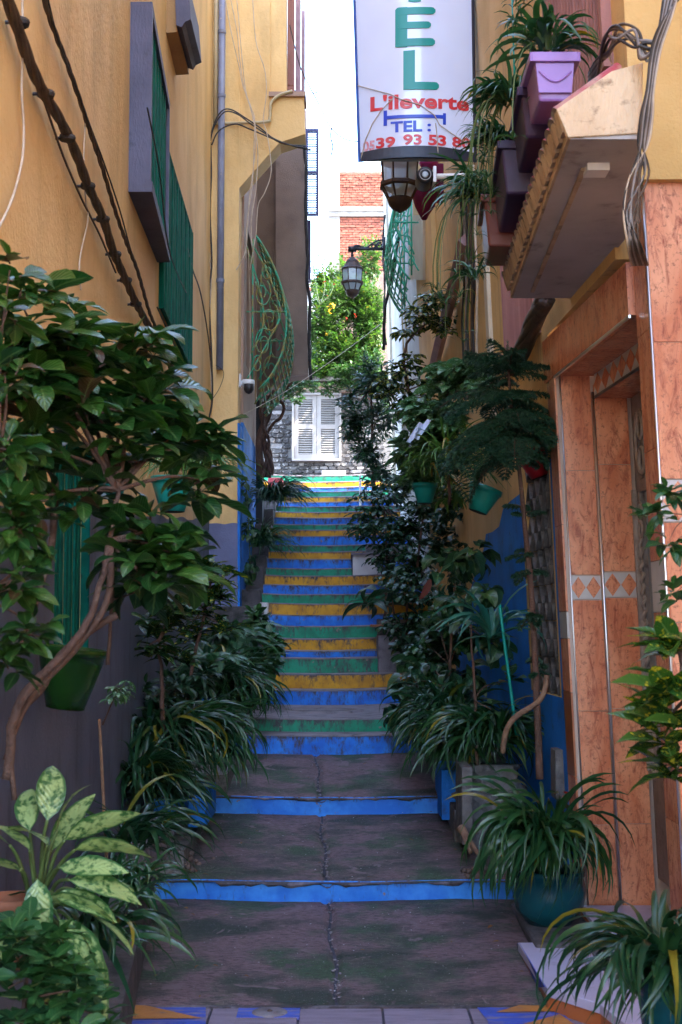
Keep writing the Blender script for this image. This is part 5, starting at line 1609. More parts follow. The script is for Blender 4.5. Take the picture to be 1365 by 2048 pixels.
# ================================================================== CABLES
def cable(label, pts, r, mat, k=6, name='cable', twist=0, n=6, group=None, cat='cable'):
    P = smoothpath(pts, n)
    if twist:
        mb = MB()
        nT = twist
        # resample along the path for evenly turning strands
        L = [0]
        for a, b in zip(P[:-1], P[1:]): L.append(L[-1] + (b - a).length)
        m = int(L[-1] / (r * 2.2)) + 2
        Q = []
        j = 0
        for i in range(m):
            s = L[-1] * i / (m - 1)
            while j < len(L) - 2 and L[j + 1] < s: j += 1
            Q.append(P[j].lerp(P[j + 1], (s - L[j]) / max(1e-9, L[j + 1] - L[j])))
        for q in range(nT):
            S = []
            for i, p in enumerate(Q):
                t = Q[min(i + 1, m - 1)] - Q[max(i - 1, 0)]; t.normalize()
                u = t.cross(Vector((0, 1, .2))).normalized(); w = t.cross(u)
                a = i * .30 + q * 6.283 / nT + .5 * mnoise.noise(p * 1.3)
                S.append(p + (u * math.cos(a) + w * math.sin(a)) * r * .62)
            mb.tube(S, r * .60, 5)
        o = mb.build(name, mat, smooth=True)
    else:
        o = MB().tube(P, r, k).build(name, mat, smooth=True)
    return tag(o, label, cat, group)
def wl(pts, off=.03): return [WL(x, y, off) for x, y in pts]
cable('thick twisted black cable bundle running down the near yellow wall in swags',
      wl([(8, -20), (32, 45), (62, 130), (88, 185), (118, 235), (150, 300), (176, 370), (206, 435), (226, 500), (252, 560), (272, 605), (300, 655), (335, 715), (352, 760), (378, 812), (395, 835)], .05), .021, 'cable_brown', twist=4, name='cable_bundle')
ORD = ('topmost', 'second', 'third', 'fourth', 'fifth', 'sixth', 'seventh', 'eighth', 'ninth', 'lowest')
for i, (x, y) in enumerate([(40, 45), (92, 188), (135, 276), (176, 372), (206, 438), (230, 508), (252, 560), (272, 608), (345, 755), (385, 822)]):
    p = WL(x, y, .05)
    cl_ = tag(MB().lathe([(.036, -.012), (.04, 0), (.036, .012)], p, 10).tube([p + Vector((-.06, -.03, -.012)), p, p + Vector((.01, .03, .012))], .008, 5).build('cable_clip', 'cable_black'), ORD[i] + ' small dark clip from the top holding the twisted cable bundle', 'clip', 'clips along the twisted cable bundle')
cable('thin wire hugging the twisted cable bundle on the left wall', wl([(14, -10), (28, 60), (70, 150), (105, 250), (130, 320), (165, 400), (200, 470), (232, 545)], .02), .006, 'cable_brown', name='wire')
cable('second slimmer dark cable high on the near yellow wall, parallel to the twisted bundle',
      wl([(86, -20), (96, 25), (122, 95), (135, 128), (160, 200), (182, 268), (205, 335), (232, 425), (255, 490), (275, 540), (298, 620), (312, 655)], .03), .011, 'cable_brown', twist=3, name='cable_pair')
cable('black wire beside the slimmer cable, ending in frayed clips', wl([(92, -20), (118, 85), (150, 165), (180, 250), (210, 330), (240, 420), (262, 500), (290, 590), (305, 640)], .04), .005, 'cable_black', name='wire')
cable('thin pale wire looping loosely down the far left of the yellow wall', wl([(45, -15), (46, 90), (44, 180), (48, 250), (46, 310), (36, 360), (20, 410), (-5, 462)], .03), .0055, 'cable_cream', name='wire')
cable('cream wire dropping from the slim cable between the two bundles', wl([(171, 240), (168, 330), (172, 400), (176, 440), (160, 520), (162, 580)], .02), .0045, 'cable_cream', name='wire')
cable('thin dark wire crossing the green window bars on the left wall', [WL(295, 215, .19), WL(318, 335, .19), WL(335, 480, .16), WL(352, 540, .14), WL(373, 585, .12)], .005, 'cable_black', name='wire')
cable('thin slanting wire below the green barred cage on the left wall', wl([(315, 615), (340, 670), (368, 730)], .06), .006, 'cable_black', name='wire')
cable('thorny dark wire descending from the green cage to the pilaster', wl([(374, 495), (386, 540), (400, 580), (412, 640), (420, 700), (425, 760)], .03), .008, 'cable_brown', name='wire')
# vertical bundle beside the drain pipe
def fz(px, py, d=16.72): return W(px, py, d)
cable('black cable strand running down beside the grey drain pipe', [fz(421, 285), fz(423, 350), fz(420, 420), fz(424, 520), fz(419, 600), fz(423, 700), fz(425, 800), fz(414, 850)], .012, 'cable_black', name='wire_strand')
cable('cream cable strand running down beside the grey drain pipe', [fz(417, 330), fz(421, 400), fz(418, 480), fz(423, 560), fz(418, 660), fz(422, 740), fz(424, 790)], .008, 'cable_cream', name='wire_strand')
cable('thin black wire looping from the foot of the drain pipe', [fz(432, 730), fz(448, 745), fz(440, 775), fz(424, 800)], .004, 'cable_black', name='wire')
# loops on the yellow upper front
for i, pts in enumerate([
    [(418, 282), (432, 240), (447, 220), (465, 220), (490, 235), (520, 255), (560, 285), (612, 292)],
    [(420, 285), (430, 250), (450, 224), (475, 228), (505, 250), (550, 278), (590, 293), (622, 300)],
    [(424, 290), (438, 262), (470, 248), (500, 258), (540, 275), (580, 290), (615, 296)]]):
    cable(('upper', 'middle', 'lower')[i] + ' black cable arching from the drain pipe across the yellow front', [fz(a, b, 16.75 - .03 * i) for a, b in pts], .009, 'cable_black', name='arched_cable', group='black cables arching over the yellow front')
hang = [
    ([(448, -20), (462, 60), (478, 130), (486, 170), (500, 210), (512, 260), (508, 330), (500, 390), (494, 460), (492, 520)], 'leftmost'),
    ([(458, -20), (474, 60), (480, 120), (490, 180), (505, 230), (516, 300), (512, 380), (503, 440), (505, 500)], 'second'),
    ([(472, -20), (478, 40), (484, 110), (492, 180), (503, 215), (510, 240), (508, 300), (506, 360), (497, 430), (492, 500), (473, 540)], 'third'),
    ([(505, -20), (512, 80), (530, 140), (533, 190), (527, 240), (535, 270), (543, 340), (530, 385), (517, 410), (512, 470), (500, 540)], 'rightmost')]
for pts, w_ in hang:
    cable(w_ + ' loose pale wire of the four dangling over the dark archway', [fz(a, b, 16.62) for a, b in pts], .006, 'cable_cream', name='dangling_wire', group='pale wires dangling over the archway')
cable('pale wire ending at the white dome camera', [W(497, 500, 17.0), W(500, 600, 17.0), W(501, 700, 17.0), W(499, 765, 17.05)], .005, 'cable_cream', name='wire')
cable('tangled black cable running down the edge of the brown bay beside the vines',
      [W(a, b, 19.8) for a, b in ((608, 285), (613, 340), (612, 420), (616, 520), (614, 560), (620, 600), (619, 680), (622, 760))], .022, 'cable_black', twist=3, name='cable_bundle')
cable('thin drooping black wire against the white sky between the bay and the hotel sign', [W(a, b, 15) for a, b in ((580, 50), (600, 130), (622, 178), (642, 215), (662, 255), (690, 278), (722, 284))], .006, 'cable_black', name='overhead_wire')
cable('frayed black wire end dangling in the white sky', [W(a, b, 15) for a, b in ((663, 255), (662, 275), (666, 292), (663, 310))], .008, 'cable_black', name='frayed_wire')
for k in range(5):
    a0, b0 = 622 + k * 2, 180 + k * 4
    cable(ORD[k].replace('topmost', 'first') + ' tiny frayed twig of wire along the drooping overhead wire', [W(a0, b0, 15), W(a0 + 6 + k * 3, b0 + 6 - k * 5, 15), W(a0 + 14 + 4 * k, b0 + 3 + k * 6, 15)], .003, 'cable_black', name='frayed_wire', group='frayed twigs on the overhead wire')
cable('taut pale string crossing diagonally in front of the vines', [W(470, 838, 17.2), W(560, 790, 18), W(640, 738, 19), W(700, 695, 19.7), W(762, 648, 20.4)], .0045, 'cable_cream', name='string')
# right wall: vertical bundle, knotted bundles near the canopy
for i, (x0, m) in enumerate(((925, 'cable_black'), (930, 'cable_grey'), (935, 'cable_black'), (941, 'cable_brown'), (946, 'cable_black'), (951, 'cable_cream'))):
    pts = [(x0 - 4, 330), (x0 - 2, 400), (x0, 470), (x0 + 4, 560), (x0 + 3 * (i % 2), 640), (x0 + 3, 720), (x0 + 6, 800)]
    cable(('first', 'second', 'third', 'fourth', 'fifth', 'sixth')[i] + ' cable from the left in the vertical run down the ochre wall', [WR(a, b, .07 + .02 * (i % 3)) for a, b in pts], .011, m, name='wall_cable', group='vertical cables on the ochre wall')
cable('grey wire running down the beige corner pier at the right of the vines', [W(a, b, 20.9) for a, b in ((770, 430), (766, 500), (770, 570), (768, 640), (773, 690))], .015, 'cable_black', twist=2, name='wire_tangle')
cable('dark knotted cable hanging by the mint green grille', [W(a, b, 17.5) for a, b in ((798, 470), (790, 520), (778, 580), (770, 625), (768, 700))], .018, 'cable_black', twist=3, name='wire_tangle')
# big bundles round the canopy gable
def gz(px, py, d): return W(px, py, d)
for i in range(9):
    o_ = i * 6
    pts = [gz(1365, -40 + o_ * .6, 5.15), gz(1345 - o_ * .5, 30 + o_ * .4, 5.15), gz(1322 - o_ * .4, 100, 5.18), gz(1308 - o_ * .3, 180, 5.2), gz(1306 - o_ * .5, 230, 5.22), gz(1296 - o_ * .4, 290, 5.25), gz(1262 + (i % 5) * 9, 350, 5.28), gz(1248 + (i * 7 % 5) * 7, 420, 5.3), gz(1256 + i * 3.2, 490, 5.35), gz(1264 + i * 4, 530, 5.6)]
    cable(('outermost pale', 'second', 'third', 'fourth', 'fifth', 'sixth', 'seventh', 'eighth', 'innermost')[i] + ' cable of the bundle curving down past the canopy corner to the salmon pilaster', pts, .0048, ('cable_cream', 'cable_grey', 'cable_brown', 'cable_grey', 'cable_brown', 'cable_black', 'cable_grey', 'cable_brown', 'cable_black')[i], name='corner_cable', group='cables bundled past the canopy corner')
for i in range(8):
    ph = i * .7
    pts = [gz(1330 + 4 * i, -20, 5.2), gz(1318, 60 + 4 * i, 5.2), gz(1300 - 3 * i, 100 + 22 * math.sin(ph * 2), 5.22), gz(1275 + 6 * math.cos(ph), 78 + 20 * math.sin(ph * 3), 5.24), gz(1240 - i, 66 + 16 * math.cos(ph * 2), 5.3), gz(1215 + 8 * math.sin(ph), 92 + 16 * math.sin(ph + 1), 5.5), gz(1195, 118 + 6 * i, 5.8), gz(1178, 146 + i * 4, 6.3)]
    cable(('first', 'second', 'third', 'fourth', 'fifth', 'sixth', 'seventh', 'eighth')[i] + ' strand of the knotted grey cables lying over the canopy tiles', pts, .006, ('cable_black', 'cable_grey', 'cable_brown', 'cable_grey', 'cable_black', 'cable_grey', 'cable_brown', 'cable_black')[i], name='knotted_cable', group='knotted cables over the canopy tiles')
cable('frayed brown rope bundle slanting from the canopy end towards the pine', [WR(a, b, .10) for a, b in ((1092, 598), (1070, 640), (1050, 690), (1030, 735))], .05, 'cable_brown', twist=6, name='rope_bundle')

# ================================================================== SMALL MASONRY OBJECTS ON THE STEPS
def block(name, label, cat, px0, px1, pyt, pyb, d, dep, mat, bevel=.006):
    a = W(px0, pyb, d); b = W(px1, pyt, d)
    return tag(MB().box(a.x, b.x, d, d + dep, a.z, b.z).build(name, mat, bevel=bevel), label, cat)
block('tiled_planter', 'white tiled planter box standing on the steps at the right, half way up', 'planter', 706, 762, 1108, 1190, 18.2, .9, 'white_stone')
block('planter_rim', 'thin grey stone rim along the top of the white tiled planter', 'rim', 703, 766, 1105, 1110, 18.17, .96, 'concrete_pale', .002)
block('stone_post', 'small red painted stone block at the left end of the upper green step', 'block', 536, 566, 955, 986, 22.6, .35, 'red_stone', .02)
block('white_post', 'slim white post edging the right side of the upper steps', 'post', 719, 723, 950, 1040, 21.6, .05, 'plastic_white', .002)
block('brick_planter', 'low planter of reddish blocks with blue smears beside the yellow step', 'planter', 757, 850, 1272, 1350, 15.4, .8, 'concrete_pale')
block('terracotta_slab', 'small terracotta slab lying on top of the low block planter', 'slab', 742, 772, 1249, 1254, 16.0, .3, 'terracotta', .003)
block('white_block', 'white painted stone block at the left beside the lower blue step', 'block', 520, 536, 1205, 1252, 16.7, .3, 'white_stone')
block('blue_planter', 'bright blue painted planter box at the right edge below the spider plants', 'planter', 884, 926, 1540, 1640, 10.35, .7, 'paint_blue_wall')
block('blue_planter', 'blue painted planter box at the left under the big spider plant clump', 'planter', 376, 412, 1590, 1655, 9.7, .8, 'paint_blue_wall')
block('grey_pillar_foot', 'dark grey slab edge between the rough stone planter and the blue box', 'slab', 925, 945, 1535, 1690, 9.35, .5, 'rock_rough')
block('grey_planter', 'grey cement planter box under the weeds in the left foreground', 'planter', 236, 300, 1692, 1762, 7.4, 1.1, 'concrete_pale', .01)
block('cement_box', 'small dark cement box against the blue wall beside the doorway tiles', 'box', 1112, 1150, 1500, 1600, 8.95, .2, 'rock_rough')
block('blue_pot_stand', 'narrow blue painted box half hidden behind the spider plant over the teal pot', 'box', 1106, 1146, 1692, 1770, 8.3, .2, 'paint_blue_wall')
# left foreground kerb wall
cb = []
for d in (5.4, 6.4, 7.4, 8.9):
    x = -.93 - .085 * (d - 6.4)
    cb.append((x, d))
mb = MB()
for (xa, da), (xb2, db) in zip(cb[:-1], cb[1:]):
    v = []
    for z in (-.6, .26):
        for (x_, d_) in ((xa, da), (xb2, db)): v += [(-1.5, d_, z + (0.02 * (d_ - 6) if z > 0 else 0)), (x_, d_, z + (0.02 * (d_ - 6) if z > 0 else 0))]
    mb.hexa(v)
kb = tag(mb.build('planting_kerb', 'concrete_old'), 'dark weathered cement kerb holding the planting bed along the left foreground', 'kerb')
bed = MB()
for (d0, d1, x0, x1) in ((9.0, 10.8, -1.45, -.98), (10.82, 12.6, -1.45, -.86), (12.6, 15.0, -1.5, -.86)):
    bed.box(x0, x1, d0, d1, zground(d0) - .2, zground(d0) + .16)
tag(bed.build('planting_bed', 'rock_rough'), 'low rough cement planting bed along the left wall below the steps', 'planting bed')
bed2 = MB()
for (d0, d1, x0, x1) in ((9.9, 11.4, .78, 1.5), (11.4, 13.2, .72, 1.5), (13.2, 15.3, .62, 1.5), (16.3, 18.1, .42, 1.3), (19.1, 22.4, .33, 1.1)):
    z = zground(d0); bed2.box(x0, x1, d0, d1, z - .3, z + .22)
tag(bed2.build('planting_bed', 'rock_rough'), 'low rough cement planting bed along the right wall beside the steps', 'planting bed')
# rough stone planter for the pine
rk = MB(); c = Vector((W(985, 1600, 9.8).x, 9.85, 0)); zb = zground(9.7)
K = 40; rows_ = 22; vs = []
for j in range(rows_ + 1):
    t = j / rows_
    for i in range(K):
        a = 2 * math.pi * i / K
        r = .165 + .03 * math.sin(t * 3.1) + .07 * mnoise.noise(Vector((math.cos(a) * 3, math.sin(a) * 3, t * 4))) + .045 * mnoise.noise(Vector((math.cos(a) * 9, math.sin(a) * 9, t * 12)))
        vs.append((c.x + 1.1 * r * math.cos(a), c.y + .8 * r * math.sin(a), zb + t * (ZY(1530, 9.8) - zb)))
rk.add(vs, [(j * K + i, j * K + (i + 1) % K, (j + 1) * K + (i + 1) % K, (j + 1) * K + i) for j in range(rows_) for i in range(K)] + [tuple(range(rows_ * K, rows_ * K + K))])
tag(rk.build('stone_planter', 'rock_rough', smooth=True), 'rough lumpy grey stone planter between the blue box and the teal pot plant', 'planter')
# root and pebbles by the stone planter, earth heap on the left
rt = MB()
rt.tube(smoothpath([W(922, 1655, 9.1), W(932, 1672, 9.05), W(945, 1690, 9.0), W(960, 1712, 8.96)], 5), [.03 - .0012 * i for i in range(16)], 7)
rt.tube(smoothpath([W(926, 1668, 9.05), W(935, 1690, 9.0), W(942, 1705, 8.95)], 5), .014, 6)
tag(rt.build('gnarled_root', 'bark_light', smooth=True), 'small pale orange gnarled root poking out beside the stone planter', 'root')
pb = MB(); r2 = random.Random(3)
for i in range(60):
    x_, y_ = r2.gauss(952, 13), r2.gauss(1703, 10); dd = 9.0 + r2.uniform(-.08, .1)
    p = W(x_, y_, dd); p.z = zground(dd) + r2.uniform(0, .03); r_ = r2.uniform(.012, .024)
    pb.lathe([(r_ * .5, -r_ * .8), (r_, -r_ * .1), (r_ * .9, r_ * .4), (r_ * .35, r_ * .8)], p, 8, rot=r2.random())
o = pb.build('pebbles', 'pebble', smooth=True); tag(o, 'heap of reddish pebbles at the right edge of the second ramp', 'pebbles'); o['kind'] = 'stuff'
pb = MB()
for i in range(140):
    x_, y_ = r2.gauss(345, 26), r2.gauss(1708, 14); dd = 9.15 + r2.uniform(-.15, .25)
    p = W(x_, y_, dd); p.z = zground(dd) + r2.uniform(0, .06); r_ = r2.uniform(.01, .026)
    pb.lathe([(r_ * .5, -r_ * .8), (r_, -r_ * .1), (r_ * .9, r_ * .4), (r_ * .35, r_ * .8)], p, 7, rot=r2.random())
o = pb.build('rubble', 'pebble', smooth=True); tag(o, 'crumbled earth and rubble at the left edge of the second ramp', 'rubble'); o['kind'] = 'stuff'
# teal cane
cable('teal painted plant cane leaning among the plants before the blue wall', [W(1000, 1210, 9.6), W(1010, 1290, 9.6), W(1022, 1380, 9.6), W(1033, 1470, 9.6)], .012, 'stem_teal', name='plant_cane', cat='cane')
# ================================================================== PLANTS
def V(px, py, d, rx, ry, rd, n):
    c, r = px_blob(px, py, d, rx, ry, rd); return (c, r, n)
def leafset(kind, L, Wd, k=6, nseg=5, e=0, dr=(20, 90), fold=.25, wave=.08, stalk=0):
    return [leaf_arr(kind, L * U(.8, 1.12), Wd * U(.85, 1.1), nseg, elev=e + U(-8, 14), droop=U(*dr), fold=U(.1, fold * 1.6), wave=wave, stalk=stalk, twist=U(-.3, .3)) for _ in range(k)]
CEN = lambda d: -.02 - .036 * (d - 7)

# ---- background vines
VS = [leaf_arr('ovate', .075, .045, 2, droop=40, fold=.2) for _ in range(3)]
shrub('flowering_vine', 'dense sunlit green flowering vine mass spilling over the stone end wall', 'vine', W(690, 740, 24.6),
      [V(690, 690, 24.4, 80, 60, .5, 420), V(650, 620, 24.6, 40, 60, .5, 230), V(735, 620, 24.5, 40, 70, .5, 260), V(690, 560, 25, 60, 55, .5, 230), V(740, 520, 25.2, 30, 55, .4, 150),
       V(640, 740, 24.1, 40, 22, .3, 120), V(720, 765, 24.1, 50, 24, .3, 140), V(745, 700, 24.2, 25, 70, .4, 160), V(628, 690, 24.6, 16, 60, .4, 110), V(700, 600, 24.3, 70, 60, .3, 300), V(650, 650, 24.2, 50, 70, .3, 260), V(740, 640, 24.2, 40, 80, .3, 260), V(690, 710, 24.1, 80, 50, .3, 300), V(640, 560, 25, 30, 30, .3, 100)],
      VS, 'leaf_vine', per=9, tr=.03, tw_r=.004, limb=.4)
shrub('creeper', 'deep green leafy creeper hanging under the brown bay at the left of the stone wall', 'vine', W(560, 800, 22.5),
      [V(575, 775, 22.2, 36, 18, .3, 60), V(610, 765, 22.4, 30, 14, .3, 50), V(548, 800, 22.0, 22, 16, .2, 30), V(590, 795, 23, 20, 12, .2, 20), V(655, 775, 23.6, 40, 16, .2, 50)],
      VS, 'leaf_vine_deep_shade', per=8, tr=.02)
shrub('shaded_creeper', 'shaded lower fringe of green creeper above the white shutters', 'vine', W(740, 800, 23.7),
      [V(740, 740, 23.5, 40, 50, .3, 160), V(700, 750, 23.6, 50, 30, .3, 120), V(770, 790, 23.3, 30, 50, .3, 100)], VS, 'leaf_vine_deep_shade', per=8, tr=.02)  # shade of this fringe is put into the darker leaf colour
# twisted vine trunks rising to the creeper
vt = Thing('vine_trunk', 'bundle of twisted dark brown vine trunks climbing at the left of the stone wall', 'vine', W(530, 955, 19.7))
for i, pts in enumerate([[(528, 955), (520, 900), (530, 860), (522, 820), (545, 785)], [(536, 955), (540, 910), (526, 870), (540, 830), (548, 780)], [(520, 950), (518, 880), (535, 830), (560, 790), (585, 765)],
                         [(541, 945), (528, 890), (545, 850), (562, 835), (568, 812), (552, 792)], [(525, 955), (534, 915), (538, 880), (528, 850), (532, 790)], [(544, 950), (546, 935), (540, 915), (532, 900)]]):
    vt.add(MB().tube(smoothpath([W(a, b, 19.75 - .05 * i) for a, b in pts], 5), [.05 - .0016 * k for k in range((len(pts) - 1) * 5 + 1)] if i < 3 else .022, 7), 'stem', 'bark', True)
# flowers against the sky
fl_ = Thing('flowering_branch', 'loose sprig with red and orange blossoms rising against the white sky', 'plant', W(640, 600, 23.5))
mbs = MB(); mbf = MB()
FLO = [leaf_arr('ovate', .05, .035, 2, elev=30, droop=40, fold=.1) for _ in range(2)]
for (x, y) in ((628, 525), (642, 518), (622, 540), (636, 555), (646, 548), (650, 565), (632, 532), (668, 570), (640, 512), (655, 592), (625, 568), (647, 535)):
    p = W(x, y, 23.5)
    for k in range(5): put(mbf, FLO[k % 2], frame(p, k * 1.26, .3, 0, U(.5, .9)))
    if rng.random() < .7:
        for k in range(8): put(mbs, VS[k % 3], frame(p + Vector((U(-.08, .08), U(-.1, .1), U(-.1, .05))), U(0, 6), U(-.5, .5), 0, .9))
fl_.add(mbf, 'blossom', 'petal_red'); fl_.add(mbs, 'foliage', 'leaf_vine', True)
stm = MB()
for pts in ([(640, 610), (632, 570), (626, 530)], [(640, 610), (650, 575), (644, 520)], [(640, 610), (660, 590), (668, 570)]):
    stm.tube(smoothpath([W(a, b, 23.5) for a, b in pts], 4), .008, 4)
fl_.add(stm, 'stem', 'stem_green')
for i, (x, y, m, s, lb) in enumerate(((664, 618, 'petal_yellow', 1.7, 'bright yellow blossom standing out in the middle of the green vines'), (712, 632, 'petal_red', .7, 'orange red blossom in the upper right of the vines'), (694, 638, 'petal_red', .5, 'tiny red blossom just left of the orange blossom in the vines'), (654, 668, 'petal_yellow', .6, 'small yellow blossom low in the left part of the vines'))):
    mb = MB(); p = W(x, y, 23.8)
    for k in range(14): put(mb, FLO[k % 2], frame(p + Vector((U(-.03, .03) * s, U(-.02, .02), U(-.05, .05) * s)), U(0, 6.3), U(-.6, .9), 0, s * .7))
    tag(mb.build('blossom', m), lb, 'flower')

# ---- right side, far to near
shrub('tall_shrub', 'tall dark blue-green shrub rising beside the white shutters at the right of the upper steps', 'shrub', [W(748, 1040, 20.2), W(745, 900, 20.2), W(742, 780, 20.2)],
      [V(740, 750, 20.2, 40, 45, .35, 50), V(700, 800, 20.3, 30, 24, .3, 20), V(755, 840, 20.2, 45, 45, .4, 60), V(712, 830, 19.9, 34, 32, .3, 34), V(735, 900, 20.0, 40, 40, .4, 56), V(760, 950, 20, 40, 40, .4, 50), V(775, 770, 20, 28, 40, .3, 36), V(700, 860, 20, 24, 26, .3, 24)],
      leafset('lance', .13, .042, 5, 4), 'leaf_dark', per=9, tr=.03, tw_r=.004)
shrub('umbrella_plant', 'large umbrella plant with glossy palmate leaves crowding the right of the mid steps', 'shrub', [W(770, 1240, 16.8), W(775, 1120, 16.8), W(770, 1020, 16.8)],
      [V(750, 1010, 17, 48, 34, .35, 34), V(790, 1060, 16.5, 52, 34, .4, 38), V(820, 1120, 16, 46, 40, .4, 34), V(770, 1110, 16.8, 40, 40, .4, 26), V(830, 1030, 16.4, 36, 36, .4, 26), V(730, 1060, 17, 26, 24, .3, 16)],
      leafset('obovate', .15, .058, 5, 4, e=-5, dr=(25, 60), stalk=.03), 'leaf_scheff', style='palm', per=7, tr=.02, tw_r=.004)
shrub('dusky_shrub', 'dusky grey-green shrub in front of the white tiled planter at the right', 'shrub', [W(815, 1290, 15.4), W(815, 1200, 15.4)],
      [V(835, 1180, 15.2, 52, 40, .4, 40), V(810, 1250, 15.2, 44, 34, .3, 30), V(855, 1250, 15, 36, 34, .3, 28), V(790, 1150, 15.6, 30, 30, .3, 18)],
      leafset('obovate', .12, .055, 5, 4, e=-5, dr=(25, 70), stalk=.02), 'leaf_scheff', style='palm', per=6, tr=.018, tw_r=.004)
shrub('dark_leaf_plant', 'dark plant with long drooping paddle leaves reaching over the white tiled planter', 'plant', [W(790, 1235, 15.6), W(785, 1200, 15.6)],
      [V(765, 1200, 15.6, 34, 24, .2, 7)], leafset('lance', .42, .10, 4, 6, e=20, dr=(60, 110)), 'leaf_dark', style='rosette', per=3, tr=.012)
shrub('creeping_vine', 'mass of small dark leaves climbing behind the umbrella plant at the upper right', 'vine', [W(830, 1180, 15.8), W(850, 1000, 15.8)],
      [V(860, 1000, 15.5, 40, 60, .3, 60), V(820, 960, 16.5, 50, 36, .3, 54), V(880, 1080, 14, 40, 60, .3, 54), V(900, 1010, 13.5, 30, 50, .3, 36), V(790, 985, 17.5, 40, 30, .3, 40), V(915, 1130, 12.8, 30, 60, .2, 36)],
      leafset('ovate', .085, .05, 4, 3), 'leaf_dark', per=8, tr=.015)
pk = MB()
p = W(807, 968, 16.2)
for k in range(6): put(pk, FLO[k % 2], frame(p, k * 1.05, .2, 0, 1.1))
tag(pk.build('pink_flower', 'petal_pink'), 'single pink flower among the dark leaves of the right side', 'flower')
SCH = leafset('obovate', .13, .055, 5, 4, e=-5, dr=(20, 60), stalk=.025)
shrub('schefflera', 'leggy cream-edged schefflera with a curved bare stem against the pale wall', 'shrub',
      [W(845, 960, 13.0), W(838, 860, 13), W(818, 780, 13), W(808, 720, 13), W(818, 680, 13), W(850, 650, 13)],
      [V(862, 612, 13.0, 44, 24, .25, 13), V(880, 645, 13.1, 32, 22, .25, 10), V(835, 640, 13, 26, 20, .2, 7), V(812, 668, 12.9, 14, 14, .15, 4), V(822, 720, 12.9, 18, 26, .2, 6), V(795, 740, 12.9, 28, 14, .2, 5),
       V(790, 775, 12.9, 34, 18, .2, 10), V(850, 770, 12.9, 26, 22, .2, 8), V(815, 810, 13, 30, 20, .2, 8), V(900, 600, 13.0, 18, 16, .2, 4)],
      SCH, 'leaf_scheff_cream', style='palm', per=8, tr=.022, limb=.4, tw_r=.003)
shrub('light_leaf_shrub', 'bright shrub with silver-striped leaves between the schefflera and the pine', 'shrub', [W(900, 1010, 11.2), W(895, 880, 11.2), W(890, 800, 11.2)],
      [V(895, 760, 11.2, 40, 34, .25, 26), V(940, 740, 11.0, 34, 26, .2, 18), V(845, 830, 11.4, 46, 34, .25, 30), V(885, 840, 11.2, 40, 40, .25, 30), V(840, 900, 11.6, 50, 36, .25, 34), V(880, 900, 11.3, 40, 34, .25, 24), V(835, 945, 11.7, 34, 26, .2, 20), V(955, 770, 10.9, 24, 30, .2, 12)],
      leafset('ovate', .15, .085, 6, 5, dr=(30, 90)), 'leaf_pilea', style='rosette', per=8, tr=.014)
wc = Thing('white_cloth', 'bluish white crumpled cloth caught in the shrub leaves at the right', 'cloth', W(848, 860, 11.0))
mb = MB(); n = 9; c = W(838, 862, 10.95)
for j in range(n):
    for i in range(n):
        u, v = i / (n - 1) - .5, j / (n - 1) - .5
        mb.v.append(tuple(c + Vector((u * .13 + v * .10, .03 * math.sin(9 * u + 4 * v), v * .15 - u * -.05 + .012 * math.sin(14 * u))))); mb.m; mb.uv.append((0, 0))
mb.n = len(mb.v)
for j in range(n - 1):
    for i in range(n - 1):
        a = j * n + i; mb.f.append((a, a + 1, a + n + 1, a + n)); mb.m.append(0)
wc.add(mb, 'cloth', 'cloth_white', True)
spider_plant('yellowing light green grassy plant drooping under the silver-striped shrub', W(905, 925, 10.8), 80, .55, .022, 'leaf_strap_light', .12, name='grassy_plant', bias=-1.6)
spider_plant('second yellowing grassy clump beside the teal hanging pot', W(870, 950, 11.2), 50, .42, .02, 'leaf_strap_light', .1, name='grassy_plant', bias=-1.6)
shrub('hibiscus_shrub', 'broad-leaved hibiscus shrub overhanging the right edge of the lower steps', 'shrub', [W(905, 1500, 11.2), W(900, 1380, 11.2), W(905, 1240, 11.2), W(915, 1130, 11.2)],
      [V(900, 1130, 11.0, 50, 34, .25, 10), V(950, 1110, 10.8, 40, 30, .25, 9), V(905, 1200, 11.0, 44, 36, .25, 10), V(960, 1180, 10.6, 34, 34, .2, 8), V(850, 1330, 11.8, 44, 30, .25, 12), V(880, 1380, 11.5, 40, 34, .25, 12),
       V(815, 1370, 12, 34, 30, .2, 9), V(800, 1430, 12.0, 24, 22, .2, 6), V(925, 1350, 11.0, 34, 40, .2, 9), V(985, 1290, 10.4, 30, 40, .2, 8), V(950, 1420, 10.8, 30, 26, .2, 7), V(870, 1440, 11.4, 30, 20, .2, 6)],
      leafset('heart', .17, .12, 6, 5, e=-25, dr=(40, 110), wave=.12), 'leaf_hibiscus', per=4, tr=.016, trunk='bark', objs=True, tw_r=.004)
shrub('fading_leaf', 'large fading red and green leaf hanging beside the umbrella plant', 'leaf', W(860, 1110, 12.5), [V(862, 1150, 12.4, 6, 10, .05, 1)],
      [leaf_arr('ovate', .42, .13, 6, elev=-50, droop=50, fold=.2, wave=.1)], 'leaf_red', per=1, tr=.006, wood=False, part='leaf')
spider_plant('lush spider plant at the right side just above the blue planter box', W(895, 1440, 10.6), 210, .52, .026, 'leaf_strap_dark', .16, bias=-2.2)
spider_plant('wide spider plant spilling over the bright blue planter box', W(930, 1490, 10.2), 230, .56, .026, 'leaf_strap', .16, hang=1.2, bias=-2.0)
spider_plant('spider plant growing between the stone planter and the blue wall', W(985, 1480, 9.8), 210, .50, .026, 'leaf_strap', .15)
spider_plant('small spider plant on the right planting bed next to the green landing riser', W(865, 1475, 11.4), 80, .38, .024, 'leaf_strap_dark', .12, bias=-2.2)
